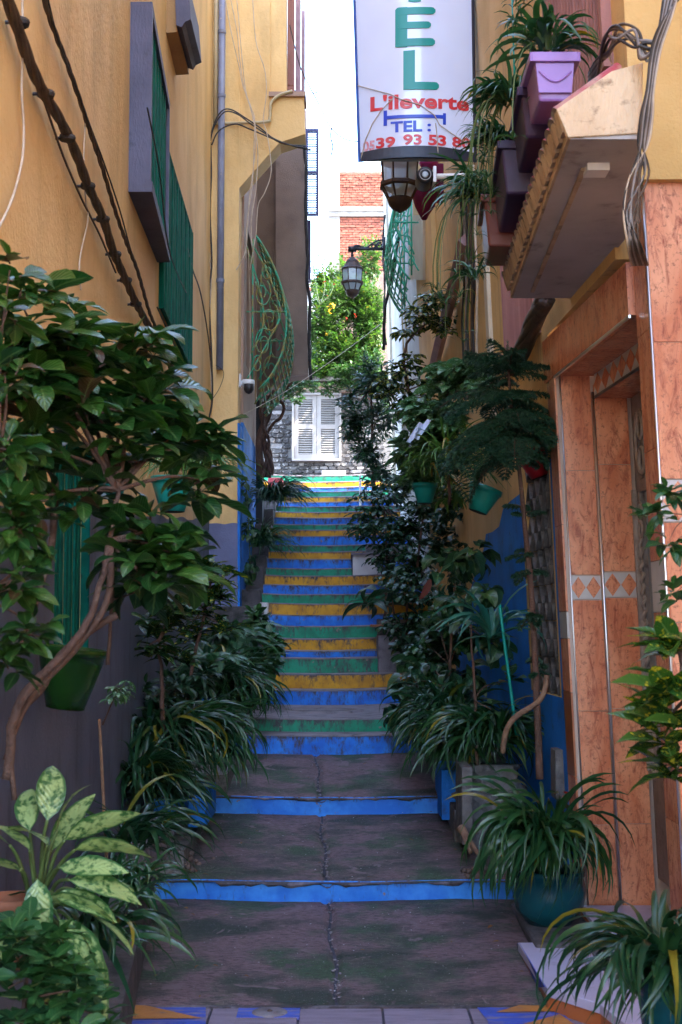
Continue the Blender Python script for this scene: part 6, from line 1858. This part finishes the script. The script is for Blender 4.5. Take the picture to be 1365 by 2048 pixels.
shrub('ivy_clump', 'dark leafy clump filling the right planting bed above the landing', 'shrub', [W(830, 1400, 13.0), W(840, 1330, 13)],
      [V(850, 1320, 13.0, 50, 40, .4, 44), V(890, 1290, 12.6, 40, 40, .3, 36), V(810, 1300, 13.8, 30, 26, .3, 20), V(900, 1360, 12.2, 40, 40, .3, 30), V(840, 1290, 14, 34, 34, .3, 26)],
      leafset('ovate', .12, .07, 5, 4), 'leaf_dark', per=6, tr=.012)
# aloe-like arching plant
spider_plant('teal-green arching aloe-like plant in front of the blue wall', W(985, 1270, 9.7), 22, .62, .035, 'leaf_aloe', .04, name='arching_plant')
shrub('thin_sapling', 'thin bare-stemmed saplings standing in front of the blue wall', 'tree', [W(955, 1540, 9.8), W(950, 1400, 9.8), W(942, 1250, 9.8)],
      [V(945, 1230, 9.8, 24, 20, .15, 4), V(1010, 1360, 9.7, 30, 30, .15, 5), V(985, 1420, 9.7, 30, 20, .15, 5)], leafset('ovate', .11, .065, 4, 4), 'leaf_round', per=4, tr=.014, limb=.5)

# ---- potted pine with whorled boughs
def pine():
    base = W(1080, 1558, 8.75); tip = W(1015, 690, 8.7)
    T = Thing('potted_pine', 'dark green whorled pine with tall bare trunk standing before the lattice window', 'tree', base)
    path = smoothpath([base, W(1074, 1400, 8.72), W(1064, 1200, 8.7), W(1050, 1050, 8.7), W(1038, 930, 8.7), W(1022, 800, 8.7), tip], 6)
    T.add(MB().tube(path, [.024 - .00048 * i for i in range(len(path))], 8), 'trunk', 'bark', True)
    T.add(MB().tube(smoothpath([W(1006, 1505, 8.8), W(1012, 1465, 8.75), W(1030, 1435, 8.72), W(1075, 1405, 8.7), W(1090, 1380, 8.7), W(1094, 1350, 8.7)], 5), [.018] * 26, 7), 'side_branch', 'bark_light', True)
    def atz(z):
        for a, b in zip(path[:-1], path[1:]):
            if a.z <= z <= b.z: return a.lerp(b, (z - a.z) / (b.z - a.z))
        return path[-1]
    def bough(p, az, L, el0, droop, den, mb):
        n = max(5, int(L / .028)); P = []; q = p.copy(); a = el0
        for i in range(n + 1):
            P.append(q.copy()); q = q + Vector((math.cos(az) * math.cos(a), math.sin(az) * math.cos(a), math.sin(a))) * (L / n); a -= droop / n
        mb.tube(P, [.006 * (1 - .7 * i / n) for i in range(n + 1)], 4, 1)
        for i in range(1, n + 1):
            t = i / n; side = (L * .36) * (math.sin(math.pi * min(1, t * .75 + .22))) ** .8
            for s in (-1, 1):
                az2 = az + s * (1.05 - .35 * t); m = 6; r = P[i].copy(); e2 = -.05; Q = []
                for k in range(m + 1):
                    Q.append(r.copy()); r = r + Vector((math.cos(az2) * math.cos(e2), math.sin(az2) * math.cos(e2), math.sin(e2))) * (side / m); e2 -= .75 / m
                # frondlet: a soft needle-covered cord made of short crossed needles
                for k in range(m):
                    for kk in range(den):
                        c = Q[k].lerp(Q[k + 1], (kk + rng.random()) / den); dv = (Q[k + 1] - Q[k]).normalized()
                        u = Vector((U(-1, 1), U(-1, 1), U(-.6, 1)))
                        tipn = c + (dv * .9 + u.normalized() * .8).normalized() * U(.016, .028)
                        w = dv.cross(u).normalized() * .0036
                        mb.add([c - w, c + w, tipn], [(0, 1, 2)])
    fo = MB()
    tiers = [(728, .34, 8, .5, .6), (750, .46, 9, .35, .75), (790, .62, 10, .25, .9), (830, .70, 11, .15, 1.0), (868, .66, 11, .05, 1.0), (905, .45, 8, -.05, 1.0)]
    for y, L, n, el, dr in tiers:
        p = atz(ZY(y, 8.7))
        for k in range(n):
            az = 2 * math.pi * (k + U(-.35, .35)) / n
            bough(p + Vector((0, 0, U(-.05, .05))), az, L * U(.75, 1.15) * (.74 if math.cos(az) < .2 else .5), el + U(-.25, .2), dr + U(-.2, .3), 8, fo)
    for y in (1022, 1105, 1150, 1240, 1335):
        for k in range(4): bough(atz(ZY(y + U(-14, 14), 8.7)), U(0, 6.3), U(.05, .17), U(-.3, .5), U(.3, 1.2), 6, fo)
    for k in range(60):
        p = path[-1] + Vector((U(-.006, .006), U(-.006, .006), U(-.12, .02)))
        fo.add([p, p + Vector((.003, 0, 0)), p + Vector((U(-.02, .02), U(-.02, .02), .02))], [(0, 1, 2)])
    T.add(fo, 'foliage', ['leaf_pine', 'bark'])
pine()
# hanging pots right
def hpot(name, label, c, r, h, mat, tilt=0, cat='pot', belly=0):
    T = Thing(name, label, cat, c)
    ax = Matrix.Rotation(tilt, 3, 'Y')
    T.add(MB().lathe([(r * .58, -h), (r * (.78 + .2 * belly), -h * (.6 + .1 * belly)), (r * (.96 + .16 * belly), -h * (.22 + .12 * belly)), (r, -.02), (r * 1.07, -.02), (r * 1.07, .012), (r * .96, .012), (r * .9, -.03)], c, 28, axis=ax), 'body', mat, True)
    T.add(MB().lathe([(.001, -.03), (r * .9, -.03)], c, 20, cap=False, axis=ax), 'soil', 'soil')
    T.add(MB().lathe([(r * .5, -h - .004), (r * .6, -h + .0)], c, 20, axis=ax), 'base', 'soil')
    return T
hpot('hanging_pot', 'glossy teal hanging pot tilted on the ochre wall beneath the pine', W(972, 978, 9.3), .105, .16, 'ceramic_teal', .35)
hpot('hanging_pot', 'red hanging pot half hidden behind the pine boughs', W(1062, 905, 9.2), .10, .17, 'plastic_red', -.35)
hpot('hanging_pot', 'teal pot hidden in the leaves of the striped shrub further up the steps', W(850, 970, 11.6), .10, .15, 'ceramic_teal', 0)
# teal pot with big spider plant
c = W(1092, 1720, 8.1)
T = hpot('round_pot', 'big round deep teal glazed pot on the cement ledge beside the doorway', W(1098, 1742, 8.15), .19, .30, 'ceramic_deep_teal', 0, belly=1)
tp = W(1095, 1700, 8.15)
spider_plant('largest near spider plant cascading from the round teal pot on the right', W(1090, 1735, 8.12), 290, .98, .046, 'leaf_strap', .14, objs=True, squash=1, bias=-1.7, hang=1.1, steep=True, slim=.62)
blossoms = MB()
for k in range(4): put(blossoms, FLO[0], frame(W(1132, 1588 + 6 * k, 8.15), U(0, 6), .3, 0, .8))
tag(blossoms.build('red_flower', 'petal_red'), 'tiny red flower above the spider plant beside the doorway trim', 'flower')
# ---- planters on the canopy
def trough(name, label, t0, t1, px_end, mat_end, mat, mat_rim=None):
    pass
def canopy_planter(name, label, near, far, wid, hgt, mats, group=None):
    """rectangular window-box: near and far are the outer top corners (points)"""
    T = Thing(name, label, 'planter', near, group)
    ax = (far - near); ax.normalize(); L = (far - near).length
    si = Vector((1, 0, 0)); up = Vector((0, 0, 1))
    def P(a, b, c): return near + ax * a + si * b + up * c
    ins = wid * .12
    v = [P(L * .02, ins, -hgt), P(L * .02, wid - ins, -hgt), P(L * .98, ins, -hgt), P(L * .98, wid - ins, -hgt), P(0, 0, 0), P(0, wid, 0), P(L, 0, 0), P(L, wid, 0)]
    T.add(MB().hexa(v), 'box', mats[0], bevel=.012)
    rim = MB()
    for (a0, a1, b0, b1) in ((-.015, L + .015, -.018, .01), (-.015, L + .015, wid - .01, wid + .018), (-.018, .01, -.01, wid + .01), (L - .01, L + .018, -.01, wid + .01)):
        rim.hexa([P(a, b, c_) for c_ in (-.035, .006) for b in (b0, b1) for a in (a0, a1)])
    T.add(rim, 'rim', mats[1], bevel=.004)
    T.add(MB().hexa([P(a, b, c_) for c_ in (-.01, .0) for b in (.01, wid - .01) for a in (.01, L - .01)]), 'soil', 'soil')
    if len(mats) > 2:
        T.add(MB().hexa([P(a, b, c_) for c_, i_ in ((-hgt + .035, ins * .75), (-.04, ins * .2)) for b in (i_ + .004, wid - i_ - .004) for a in (-.004 + .0, .006)]), 'end_panel', mats[2])
        sw = [P(-.008, wid * (.12 + .76 * i / 12), -.075 - .045 * math.sin(math.pi * i / 12)) for i in range(13)]
        T.add(MB().tube(sw, .004, 5), 'swag_relief', mats[2])
    return T
canopy_planter('window_box', 'bright lilac plastic planter box nearest on the canopy edge', W(1068, 108, 5.75), W(1045, 185, 6.5), .175, .20, ('plastic_lilac', 'plastic_lilac', 'plastic_lilac'), 'planter boxes along the canopy edge')
canopy_planter('window_box', 'dark plum planter box right behind the lilac one on the canopy edge', W(1042, 178, 6.25), W(1022, 285, 6.95), .19, .22, ('plastic_plum', 'plastic_plum'), 'planter boxes along the canopy edge')
canopy_planter('window_box', 'middle plum planter box sagging off the canopy edge', W(1002, 285, 6.75), W(988, 375, 7.35), .20, .25, ('plastic_plum', 'plastic_plum'), 'planter boxes along the canopy edge')
canopy_planter('window_box', 'reddish brown planter box farthest along the canopy edge', W(968, 392, 7.35), W(962, 440, 7.95), .20, .27, ('plastic_brown', 'plastic_brown'), 'planter boxes along the canopy edge')
spider_plant('broad-bladed plant growing in the lilac planter box', W(1095, 100, 5.9), 60, .27, .026, 'leaf_strap', .07, name='strap_leaf_plant', runners=2)
spider_plant('spider plant with many plantlets hanging over the sign from the plum box', W(1020, 200, 6.6), 90, .24, .018, 'leaf_strap', .07, runners=9, bias=3.0)
spider_plant('spider plant trailing from the middle plum planter box', W(998, 290, 7.0), 80, .24, .016, 'leaf_strap', .07, runners=9, bias=3.2)
spider_plant('spider plant draping long blades from the brown planter box', W(965, 400, 7.6), 70, .36, .02, 'leaf_strap', .07, runners=8, bias=3.3)
spider_plant('dangling spider plantlets in front of the vertical cables', W(950, 555, 9.5), 20, .26, .018, 'leaf_strap', .03, runners=3, bias=2.5)
shrub('bamboo_stems', 'thin teal-green bamboo-like stems rising beside the sign above the planters', 'plant', [W(1030, 180, 8.2), W(1025, 0, 8.2)], [V(1030, 40, 8.2, 16, 40, .1, 10), V(1045, -10, 8.2, 14, 40, .1, 8)],
      leafset('lance', .12, .02, 4, 3), 'leaf_round', per=4, tr=.006, trunk='stem_teal')

# ---- right foreground
shrub('croton', 'yellow-mottled croton with broad pointed leaves at the right edge of the photo', 'shrub', [W(1420, 1700, 4.3), W(1385, 1560, 4.3), W(1370, 1400, 4.3), W(1360, 1300, 4.3)],
      [V(1355, 1300, 4.3, 34, 30, .12, 5), V(1345, 1390, 4.25, 34, 40, .12, 7), V(1350, 1470, 4.3, 34, 36, .12, 6), V(1350, 1540, 4.35, 30, 26, .1, 4)],
      leafset('lance', .17, .062, 6, 6, e=8, dr=(15, 60), fold=.35), 'leaf_croton', style='rosette', per=7, tr=.014, objs=True)
shrub('twiggy_branch', 'thin branch of small pointed leaves poking in front of the near salmon pilaster', 'branch', [W(1420, 1100, 4.6), W(1380, 1030, 4.6)],
      [V(1335, 985, 4.6, 46, 16, .08, 5), V(1320, 1025, 4.6, 50, 18, .08, 6), V(1340, 1080, 4.6, 30, 30, .08, 5), V(1345, 1190, 4.6, 22, 22, .08, 4)],
      leafset('ovate', .075, .034, 5, 5, dr=(10, 60)), 'leaf_round', per=5, tr=.006, objs=True, limb=.4)
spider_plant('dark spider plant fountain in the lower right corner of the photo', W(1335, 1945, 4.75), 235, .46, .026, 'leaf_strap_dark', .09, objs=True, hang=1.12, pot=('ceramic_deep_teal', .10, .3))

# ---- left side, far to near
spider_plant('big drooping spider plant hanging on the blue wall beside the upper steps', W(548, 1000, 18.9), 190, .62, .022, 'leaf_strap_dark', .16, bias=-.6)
spider_plant('yellow-green spider plant hanging below it on the blue wall', W(522, 1090, 18.3), 110, .55, .02, 'leaf_strap', .12, bias=-.5)
shrub('pothos', 'trailing heart-leaved pothos on the blue painted corner', 'vine', [W(492, 960, 17.3), W(500, 1100, 17.3), W(496, 1190, 17.3)],
      [V(492, 985, 17.2, 12, 40, .1, 8), V(500, 1060, 17.2, 16, 40, .1, 12), V(500, 1130, 17.2, 14, 40, .1, 10)], leafset('heart', .11, .085, 5, 4, e=-40, dr=(20, 70)), 'leaf_hibiscus', per=4, tr=.008, trunk='stem_green', wood=False)
shrub('leafy_bush', 'leafy green bush with arching fronds at the left of the mid steps', 'shrub', [W(505, 1380, 14.6), W(505, 1290, 14.6)],
      [V(510, 1245, 14.8, 26, 30, .25, 22), V(540, 1285, 14.4, 32, 28, .25, 26), V(490, 1290, 14.4, 34, 30, .25, 28), V(530, 1330, 14.2, 38, 24, .25, 26), V(470, 1260, 14.4, 26, 24, .25, 16)],
      leafset('ovate', .14, .07, 5, 4), 'leaf_round', per=6, tr=.012)
def fern(label, c, n, L, mat='leaf_fern', bias=None):
    T = Thing('fern', label, 'fern', c); mb = MB()
    for k in range(n):
        az = U(0, 6.3) if bias is None else bias + U(-1.5, 1.5); a = U(.6, 1.2); q = Vector(c); P = []; m = 16; l = L * U(.7, 1.1)
        for i in range(m + 1):
            P.append(q.copy()); q = q + Vector((math.cos(az) * math.cos(a), math.sin(az) * math.cos(a), math.sin(a))) * l / m; a -= 1.9 / m
        mb.tube(P, .0025, 3)
        for i in range(2, m + 1):
            w = l * .22 * math.sin(math.pi * (i / m) ** .8 * .93 + .1)
            dv = (P[i] - P[i - 1]).normalized(); sd_ = dv.cross(Vector((0, 0, 1))).normalized()
            for s in (-1, 1):
                for h_ in (0, .5):
                    b = P[i] - dv * (l / m) * h_
                    e = b + sd_ * s * w + dv * w * .35 - Vector((0, 0, w * .25))
                    mb.add([b, b.lerp(e, .5) + dv * .009, e, b.lerp(e, .5) - dv * .009], [(0, 1, 2, 3)])
    T.add(mb, 'fronds', mat)
fern('arching fern with feathery fronds at the left above the spider plants', W(470, 1290, 13.8), 22, .6)
fern('small fern tucked behind the croton on the left', W(430, 1330, 12.0), 12, .4)
spider_plant('dense spider plant clump on the left planting bed beside the blue landing riser', W(448, 1390, 12.6), 260, .60, .028, 'leaf_strap', .20, hang=1.2, bias=-.7)
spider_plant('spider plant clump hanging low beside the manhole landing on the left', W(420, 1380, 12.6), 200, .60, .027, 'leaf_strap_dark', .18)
spider_plant('big silvery-lit spider plant clump overflowing the left bed by the first ramps', W(372, 1490, 10.2), 300, .62, .030, 'leaf_strap', .21, hang=1.2, bias=-.8)
spider_plant('second big spider plant clump nearer the left wall by the first ramps', W(300, 1490, 9.9), 260, .66, .030, 'leaf_strap_dark', .22, hang=1.2)
spider_plant('ragged spider plant under the croton stems at the left', W(268, 1560, 9.2), 190, .52, .026, 'leaf_strap_dark', .15)
CRO = leafset('lance', .19, .055, 6, 5, e=10, dr=(20, 70))
shrub('croton_bush', 'dark gold-speckled croton bush against the grey dado at the left', 'shrub', [W(372, 1480, 10.8), W(385, 1340, 10.8), W(410, 1220, 10.8), W(425, 1140, 10.8)],
      [V(425, 1140, 10.8, 34, 30, .15, 8), V(440, 1190, 10.7, 34, 30, .15, 8), V(405, 1200, 10.8, 34, 34, .15, 7), V(435, 1245, 10.7, 34, 26, .15, 6), V(380, 1260, 10.8, 34, 30, .15, 6)],
      CRO, 'leaf_croton_mid', style='rosette', per=8, tr=.018, objs=True)
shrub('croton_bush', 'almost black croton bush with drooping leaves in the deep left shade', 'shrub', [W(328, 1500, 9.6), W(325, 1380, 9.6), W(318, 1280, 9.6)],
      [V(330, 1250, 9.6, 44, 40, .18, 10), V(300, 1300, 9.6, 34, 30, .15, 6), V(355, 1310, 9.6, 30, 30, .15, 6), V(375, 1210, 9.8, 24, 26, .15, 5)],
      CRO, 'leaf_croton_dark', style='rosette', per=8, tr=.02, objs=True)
# teal wall pots with grassy dracaena
def spiky(label, c, n, L, Wd, mat, pot):
    return spider_plant(label, c, n, L, Wd, mat, .07, name='grassy_plant')
hpot('wall_pot', 'teal glazed wall pot under the grassy plant beside the dado line', W(346, 958, 8.2), .12, .19, 'ceramic_teal', 0)
hpot('wall_pot', 'second teal wall pot nearer the green barred window', W(225, 935, 6.9), .085, .15, 'ceramic_teal', 0)
spider_plant('spiky light green grassy plant bursting from the teal wall pot on the left', W(375, 935, 8.4), 210, .40, .016, 'leaf_strap_light', .10, name='grassy_plant', bias=-.6)
stk = Thing('garden_stake', 'thin brown stake with a leafless sprig standing among the left spider plants', 'stake', W(205, 1580, 7.4))
stk.add(MB().tube([W(214, 1720, 7.4), W(199, 1438, 7.4)], [.010, .008], 6), 'stake', 'bark_light')
shrub('silver_sprig', 'small pale green sprig growing in front of the grey dado at the left', 'plant', [W(205, 1450, 7.6), W(235, 1380, 7.6)], [V(240, 1375, 7.6, 30, 26, .1, 8)], leafset('obovate', .09, .026, 4, 3), 'leaf_pilea', style='palm', per=6, tr=.005)
# green urn on the wall
T = hpot('wall_pot', 'big dark green glazed urn hanging on the grey dado at the left', W(146, 1300, 5.9), .135, .24, 'ceramic_green', .12)
spider_plant('weedy strap-leaved plant in the grey planter at the left foreground', W(262, 1690, 7.2), 70, .46, .026, 'leaf_strap_dark', .12, bias=-.4)
spider_plant('nearer weedy plant with yellowing blades hanging over the kerb at the left', W(255, 1775, 6.4), 60, .30, .024, 'leaf_strap', .10, bias=-.5)
spider_plant('tiny weed sprouting from the kerb at the left edge', W(276, 1885, 6.3), 14, .11, .010, 'leaf_fern', .01, name='weed')

# ---- dieffenbachia
def dieff():
    base = W(70, 1830, 4.7)
    T = Thing('dieffenbachia', 'cream-mottled broad-leaved dumb cane in a terracotta pot at the lower left', 'plant', base)
    ms = [arr_mesh('leaf', leaf_arr('ovate', L, w_, 8, elev=e, droop=dr, fold=.18, wave=.05), 'leaf_variegated') for L, w_, e, dr in
          ((.25, .105, 5, 35), (.24, .10, -10, 45), (.22, .10, 15, 60), (.26, .095, 0, 25), (.20, .09, -20, 50))]
    spec = [(95, 1640, 4.65, 1.35, 1.25, .5, 1), (60, 1700, 4.6, 2.6, .5, .2, 0), (130, 1680, 4.6, .25, .45, -.9, 3), (150, 1700, 4.55, -.15, .1, -.6, 0), (120, 1735, 4.55, -.35, .12, .7, 3), (110, 1790, 4.5, -.25, .05, .5, 1),
            (90, 1800, 4.5, -.1, -.1, -.7, 0), (75, 1760, 4.4, -1.4, -.75, .2, 4), (120, 1840, 4.5, -.5, -.4, .3, 1), (60, 1660, 4.7, 1.9, .9, -.4, 2), (40, 1740, 4.5, -2.6, .2, .4, 2), (150, 1850, 4.5, -.2, -.6, -.3, 1),
            (130, 1900, 4.45, -.6, -.7, .2, 0), (105, 1700, 4.75, .9, .9, .2, 3), (20, 1690, 4.6, 3.0, .5, .3, 0), (150, 1780, 4.7, .3, .1, .2, 2), (100, 1860, 4.45, -1.0, -.5, .2, 4),
            (140, 1760, 4.5, .1, -.2, .5, 0), (165, 1820, 4.5, -.5, -.3, -.4, 3), (135, 1880, 4.45, -.1, -.5, .6, 1), (60, 1830, 4.4, -1.9, -.6, .1, 2), (170, 1900, 4.5, -.6, -.9, .2, 4), (100, 1920, 4.4, -1.2, -.8, -.3, 0), (95, 1690, 4.6, 2.2, .8, .5, 4), (115, 1660, 4.7, .6, 1.1, -.4, 2)]
    st_ = MB()
    for (x, y, d, az, el, roll, mi) in spec:
        p = W(x, y, d)
        inst('leaf', ms[mi], frame(p, az, el, roll, U(.85, 1.08)), T.o)
        st_.tube(smoothpath([base + Vector((U(-.03, .03), U(-.03, .03), -.02)), base.lerp(p, .6) + Vector((0, 0, .03)), p], 5), [.009 - .0004 * i for i in range(11)], 6)
    T.add(st_, 'stems', 'stem_green', True)
dieff()
hpot('clay_pot', 'terracotta pot holding the cream-mottled dumb cane', W(22, 1800, 4.85), .10, .22, 'terracotta', 0)
# lower left round-leaved shrub
shrub('round_leaf_shrub', 'dark round-leaved shrub filling the bottom left corner', 'shrub', [W(40, 2120, 4.1), W(50, 2000, 4.1)],
      [V(40, 1860, 4.1, 60, 40, .15, 10), V(110, 1900, 4.1, 60, 44, .15, 12), V(50, 1960, 4.05, 60, 50, .15, 12), V(150, 1980, 4.15, 50, 50, .15, 12), V(90, 2040, 4.05, 90, 40, .15, 14), V(200, 2030, 4.3, 30, 40, .1, 6)],
      leafset('obovate', .085, .048, 6, 5, dr=(10, 60)), 'leaf_round', style='rosette', per=6, tr=.01, objs=True)
spider_plant('strap-leaved plant behind the round-leaved shrub at the bottom left', W(190, 1880, 4.9), 50, .34, .022, 'leaf_strap_dark', .08, bias=-.6)
# ---- foreground loquat-like shrub
BL = leafset('obovate', .19, .07, 10, 8, e=5, dr=(15, 75), fold=.3, wave=.06)
shrub('loquat_shrub', 'large foreground shrub with long glossy leaves and reddish stems at the left', 'shrub',
      [W(15, 1560, 4.8), W(30, 1430, 4.8), W(75, 1360, 4.8), W(150, 1280, 4.8), W(195, 1190, 4.8), W(222, 1080, 4.85), W(235, 980, 4.9)],
      [V(400, 890, 5.3, 50, 30, .15, 4), V(110, 740, 4.9, 90, 50, .2, 8), V(60, 1000, 4.8, 60, 60, .15, 6), V(130, 620, 5.0, 40, 30, .12, 3), V(60, 680, 4.6, 60, 50, .15, 10), V(40, 600, 4.7, 40, 24, .12, 4), V(150, 720, 4.8, 70, 40, .2, 11), V(270, 690, 5.0, 60, 30, .2, 8), V(60, 790, 4.6, 60, 60, .2, 13), V(180, 810, 4.8, 80, 50, .2, 14), V(300, 790, 5.0, 60, 50, .2, 11),
       V(360, 860, 5.2, 60, 40, .2, 8), V(60, 890, 4.7, 60, 50, .2, 11), V(250, 900, 5.0, 70, 40, .2, 8), V(400, 960, 5.2, 50, 50, .15, 6), V(290, 1150, 4.9, 60, 50, .2, 11), V(350, 1110, 5.0, 40, 50, .15, 7), V(300, 1060, 5.0, 50, 40, .2, 6), V(180, 980, 4.9, 50, 50, .2, 6)],
      BL, 'leaf_big', trunk='bark', style='rosette', per=6, tr=.018, objs=True, limb=.55, twig='bark', tw_r=.005)
for i, pts in enumerate([[(75, 1360), (40, 1400), (20, 1480), (30, 1600)], [(220, 1090), (215, 1200), (150, 1300), (60, 1400), (10, 1520)], [(110, 960), (105, 1080), (80, 1180), (55, 1260), (20, 1330)], [(235, 1230), (200, 1250), (120, 1310), (85, 1380), (20, 1440)]]):
    o = MB().tube(smoothpath([W(a, b, 4.8 + .05 * i) for a, b in pts], 5), [.014 - .0003 * k for k in range((len(pts) - 1) * 5 + 1)], 7).build('branch', 'bark', smooth=True)
    adopt(o, bpy.data.objects['loquat_shrub'])
shrub('small_leaf_bush', 'blurry bush of small oval leaves at the far left edge in the foreground', 'shrub', [W(-40, 1500, 4.0), W(-30, 1200, 4.0), W(0, 900, 4.0)],
      [V(20, 540, 4.0, 30, 30, .1, 3), V(15, 620, 4.0, 40, 40, .1, 6), V(10, 750, 3.9, 50, 60, .12, 9), V(20, 900, 3.9, 50, 60, .12, 13), V(30, 1040, 3.9, 50, 60, .12, 13), V(25, 1160, 3.9, 40, 50, .12, 7), V(60, 1270, 4.0, 50, 40, .12, 7), V(15, 1330, 4.0, 30, 40, .1, 5), V(90, 1100, 4, 40, 40, .1, 4)],
      leafset('ovate', .10, .055, 6, 6, dr=(10, 60)), 'leaf_big', per=5, tr=.012, objs=True, twig='bark')

# ---- more of the leafy banks
shrub('fig_shrub', 'leafy dark green shrub behind the spider plants against the violet pilaster foot', 'shrub', [W(455, 1420, 13.6), W(455, 1300, 13.6)],
      [V(450, 1270, 13.6, 34, 34, .25, 26), V(420, 1320, 13.2, 40, 30, .25, 26), V(480, 1330, 13.4, 34, 30, .25, 22)], leafset('ovate', .13, .065, 5, 4), 'leaf_hibiscus', per=6, tr=.012)
shrub('bushy_plant', 'bushy plant with mid-green pointed leaves between the two croton bushes at the left', 'shrub', [W(350, 1500, 10.6), W(350, 1380, 10.6)],
      [V(350, 1380, 10.6, 44, 40, .2, 22), V(300, 1400, 10.2, 34, 40, .2, 18), V(400, 1350, 10.8, 34, 34, .2, 16)], leafset('lance', .15, .045, 5, 4), 'leaf_dark', per=7, tr=.012)
spider_plant('spider plant arching over the kerb rubble at the left of the second ramp', W(300, 1590, 9.3), 130, .40, .026, 'leaf_strap_dark', .14, bias=-.6)
shrub('pepper_plant', 'small-leaved bright green bush half way along the right planting bed', 'shrub', [W(900, 1420, 12.0), W(900, 1330, 12.0)],
      [V(880, 1220, 12.6, 44, 40, .25, 30), V(930, 1260, 11.8, 34, 44, .2, 24), V(850, 1290, 12.8, 34, 30, .2, 18)], leafset('ovate', .11, .06, 5, 4), 'leaf_round', per=6, tr=.012)
shrub('pale_fern_bush', 'yellow-green feathery bush hanging beneath the silver-striped shrub', 'plant', [W(850, 1010, 12.4), W(855, 960, 12.4)],
      [V(860, 950, 12.2, 44, 34, .2, 26), V(900, 980, 11.8, 34, 30, .2, 18)], leafset('lance', .14, .022, 5, 4, e=-20), 'leaf_strap_light', per=8, tr=.008)

shrub('drooping_leaf_shrub', 'dark shrub with big ribbed leaves drooping below the loquat against the grey dado', 'shrub', [W(215, 1330, 5.3), W(225, 1200, 5.3), W(240, 1080, 5.3)],
      [V(250, 1090, 5.3, 50, 40, .12, 4), V(310, 1110, 5.3, 40, 40, .12, 4), V(270, 1180, 5.3, 50, 40, .12, 4), V(350, 1060, 5.4, 40, 30, .12, 3)],
      leafset('obovate', .23, .075, 6, 8, e=-30, dr=(40, 90), fold=.3), 'leaf_dark', style='rosette', per=4, tr=.008, objs=True, limb=.6)
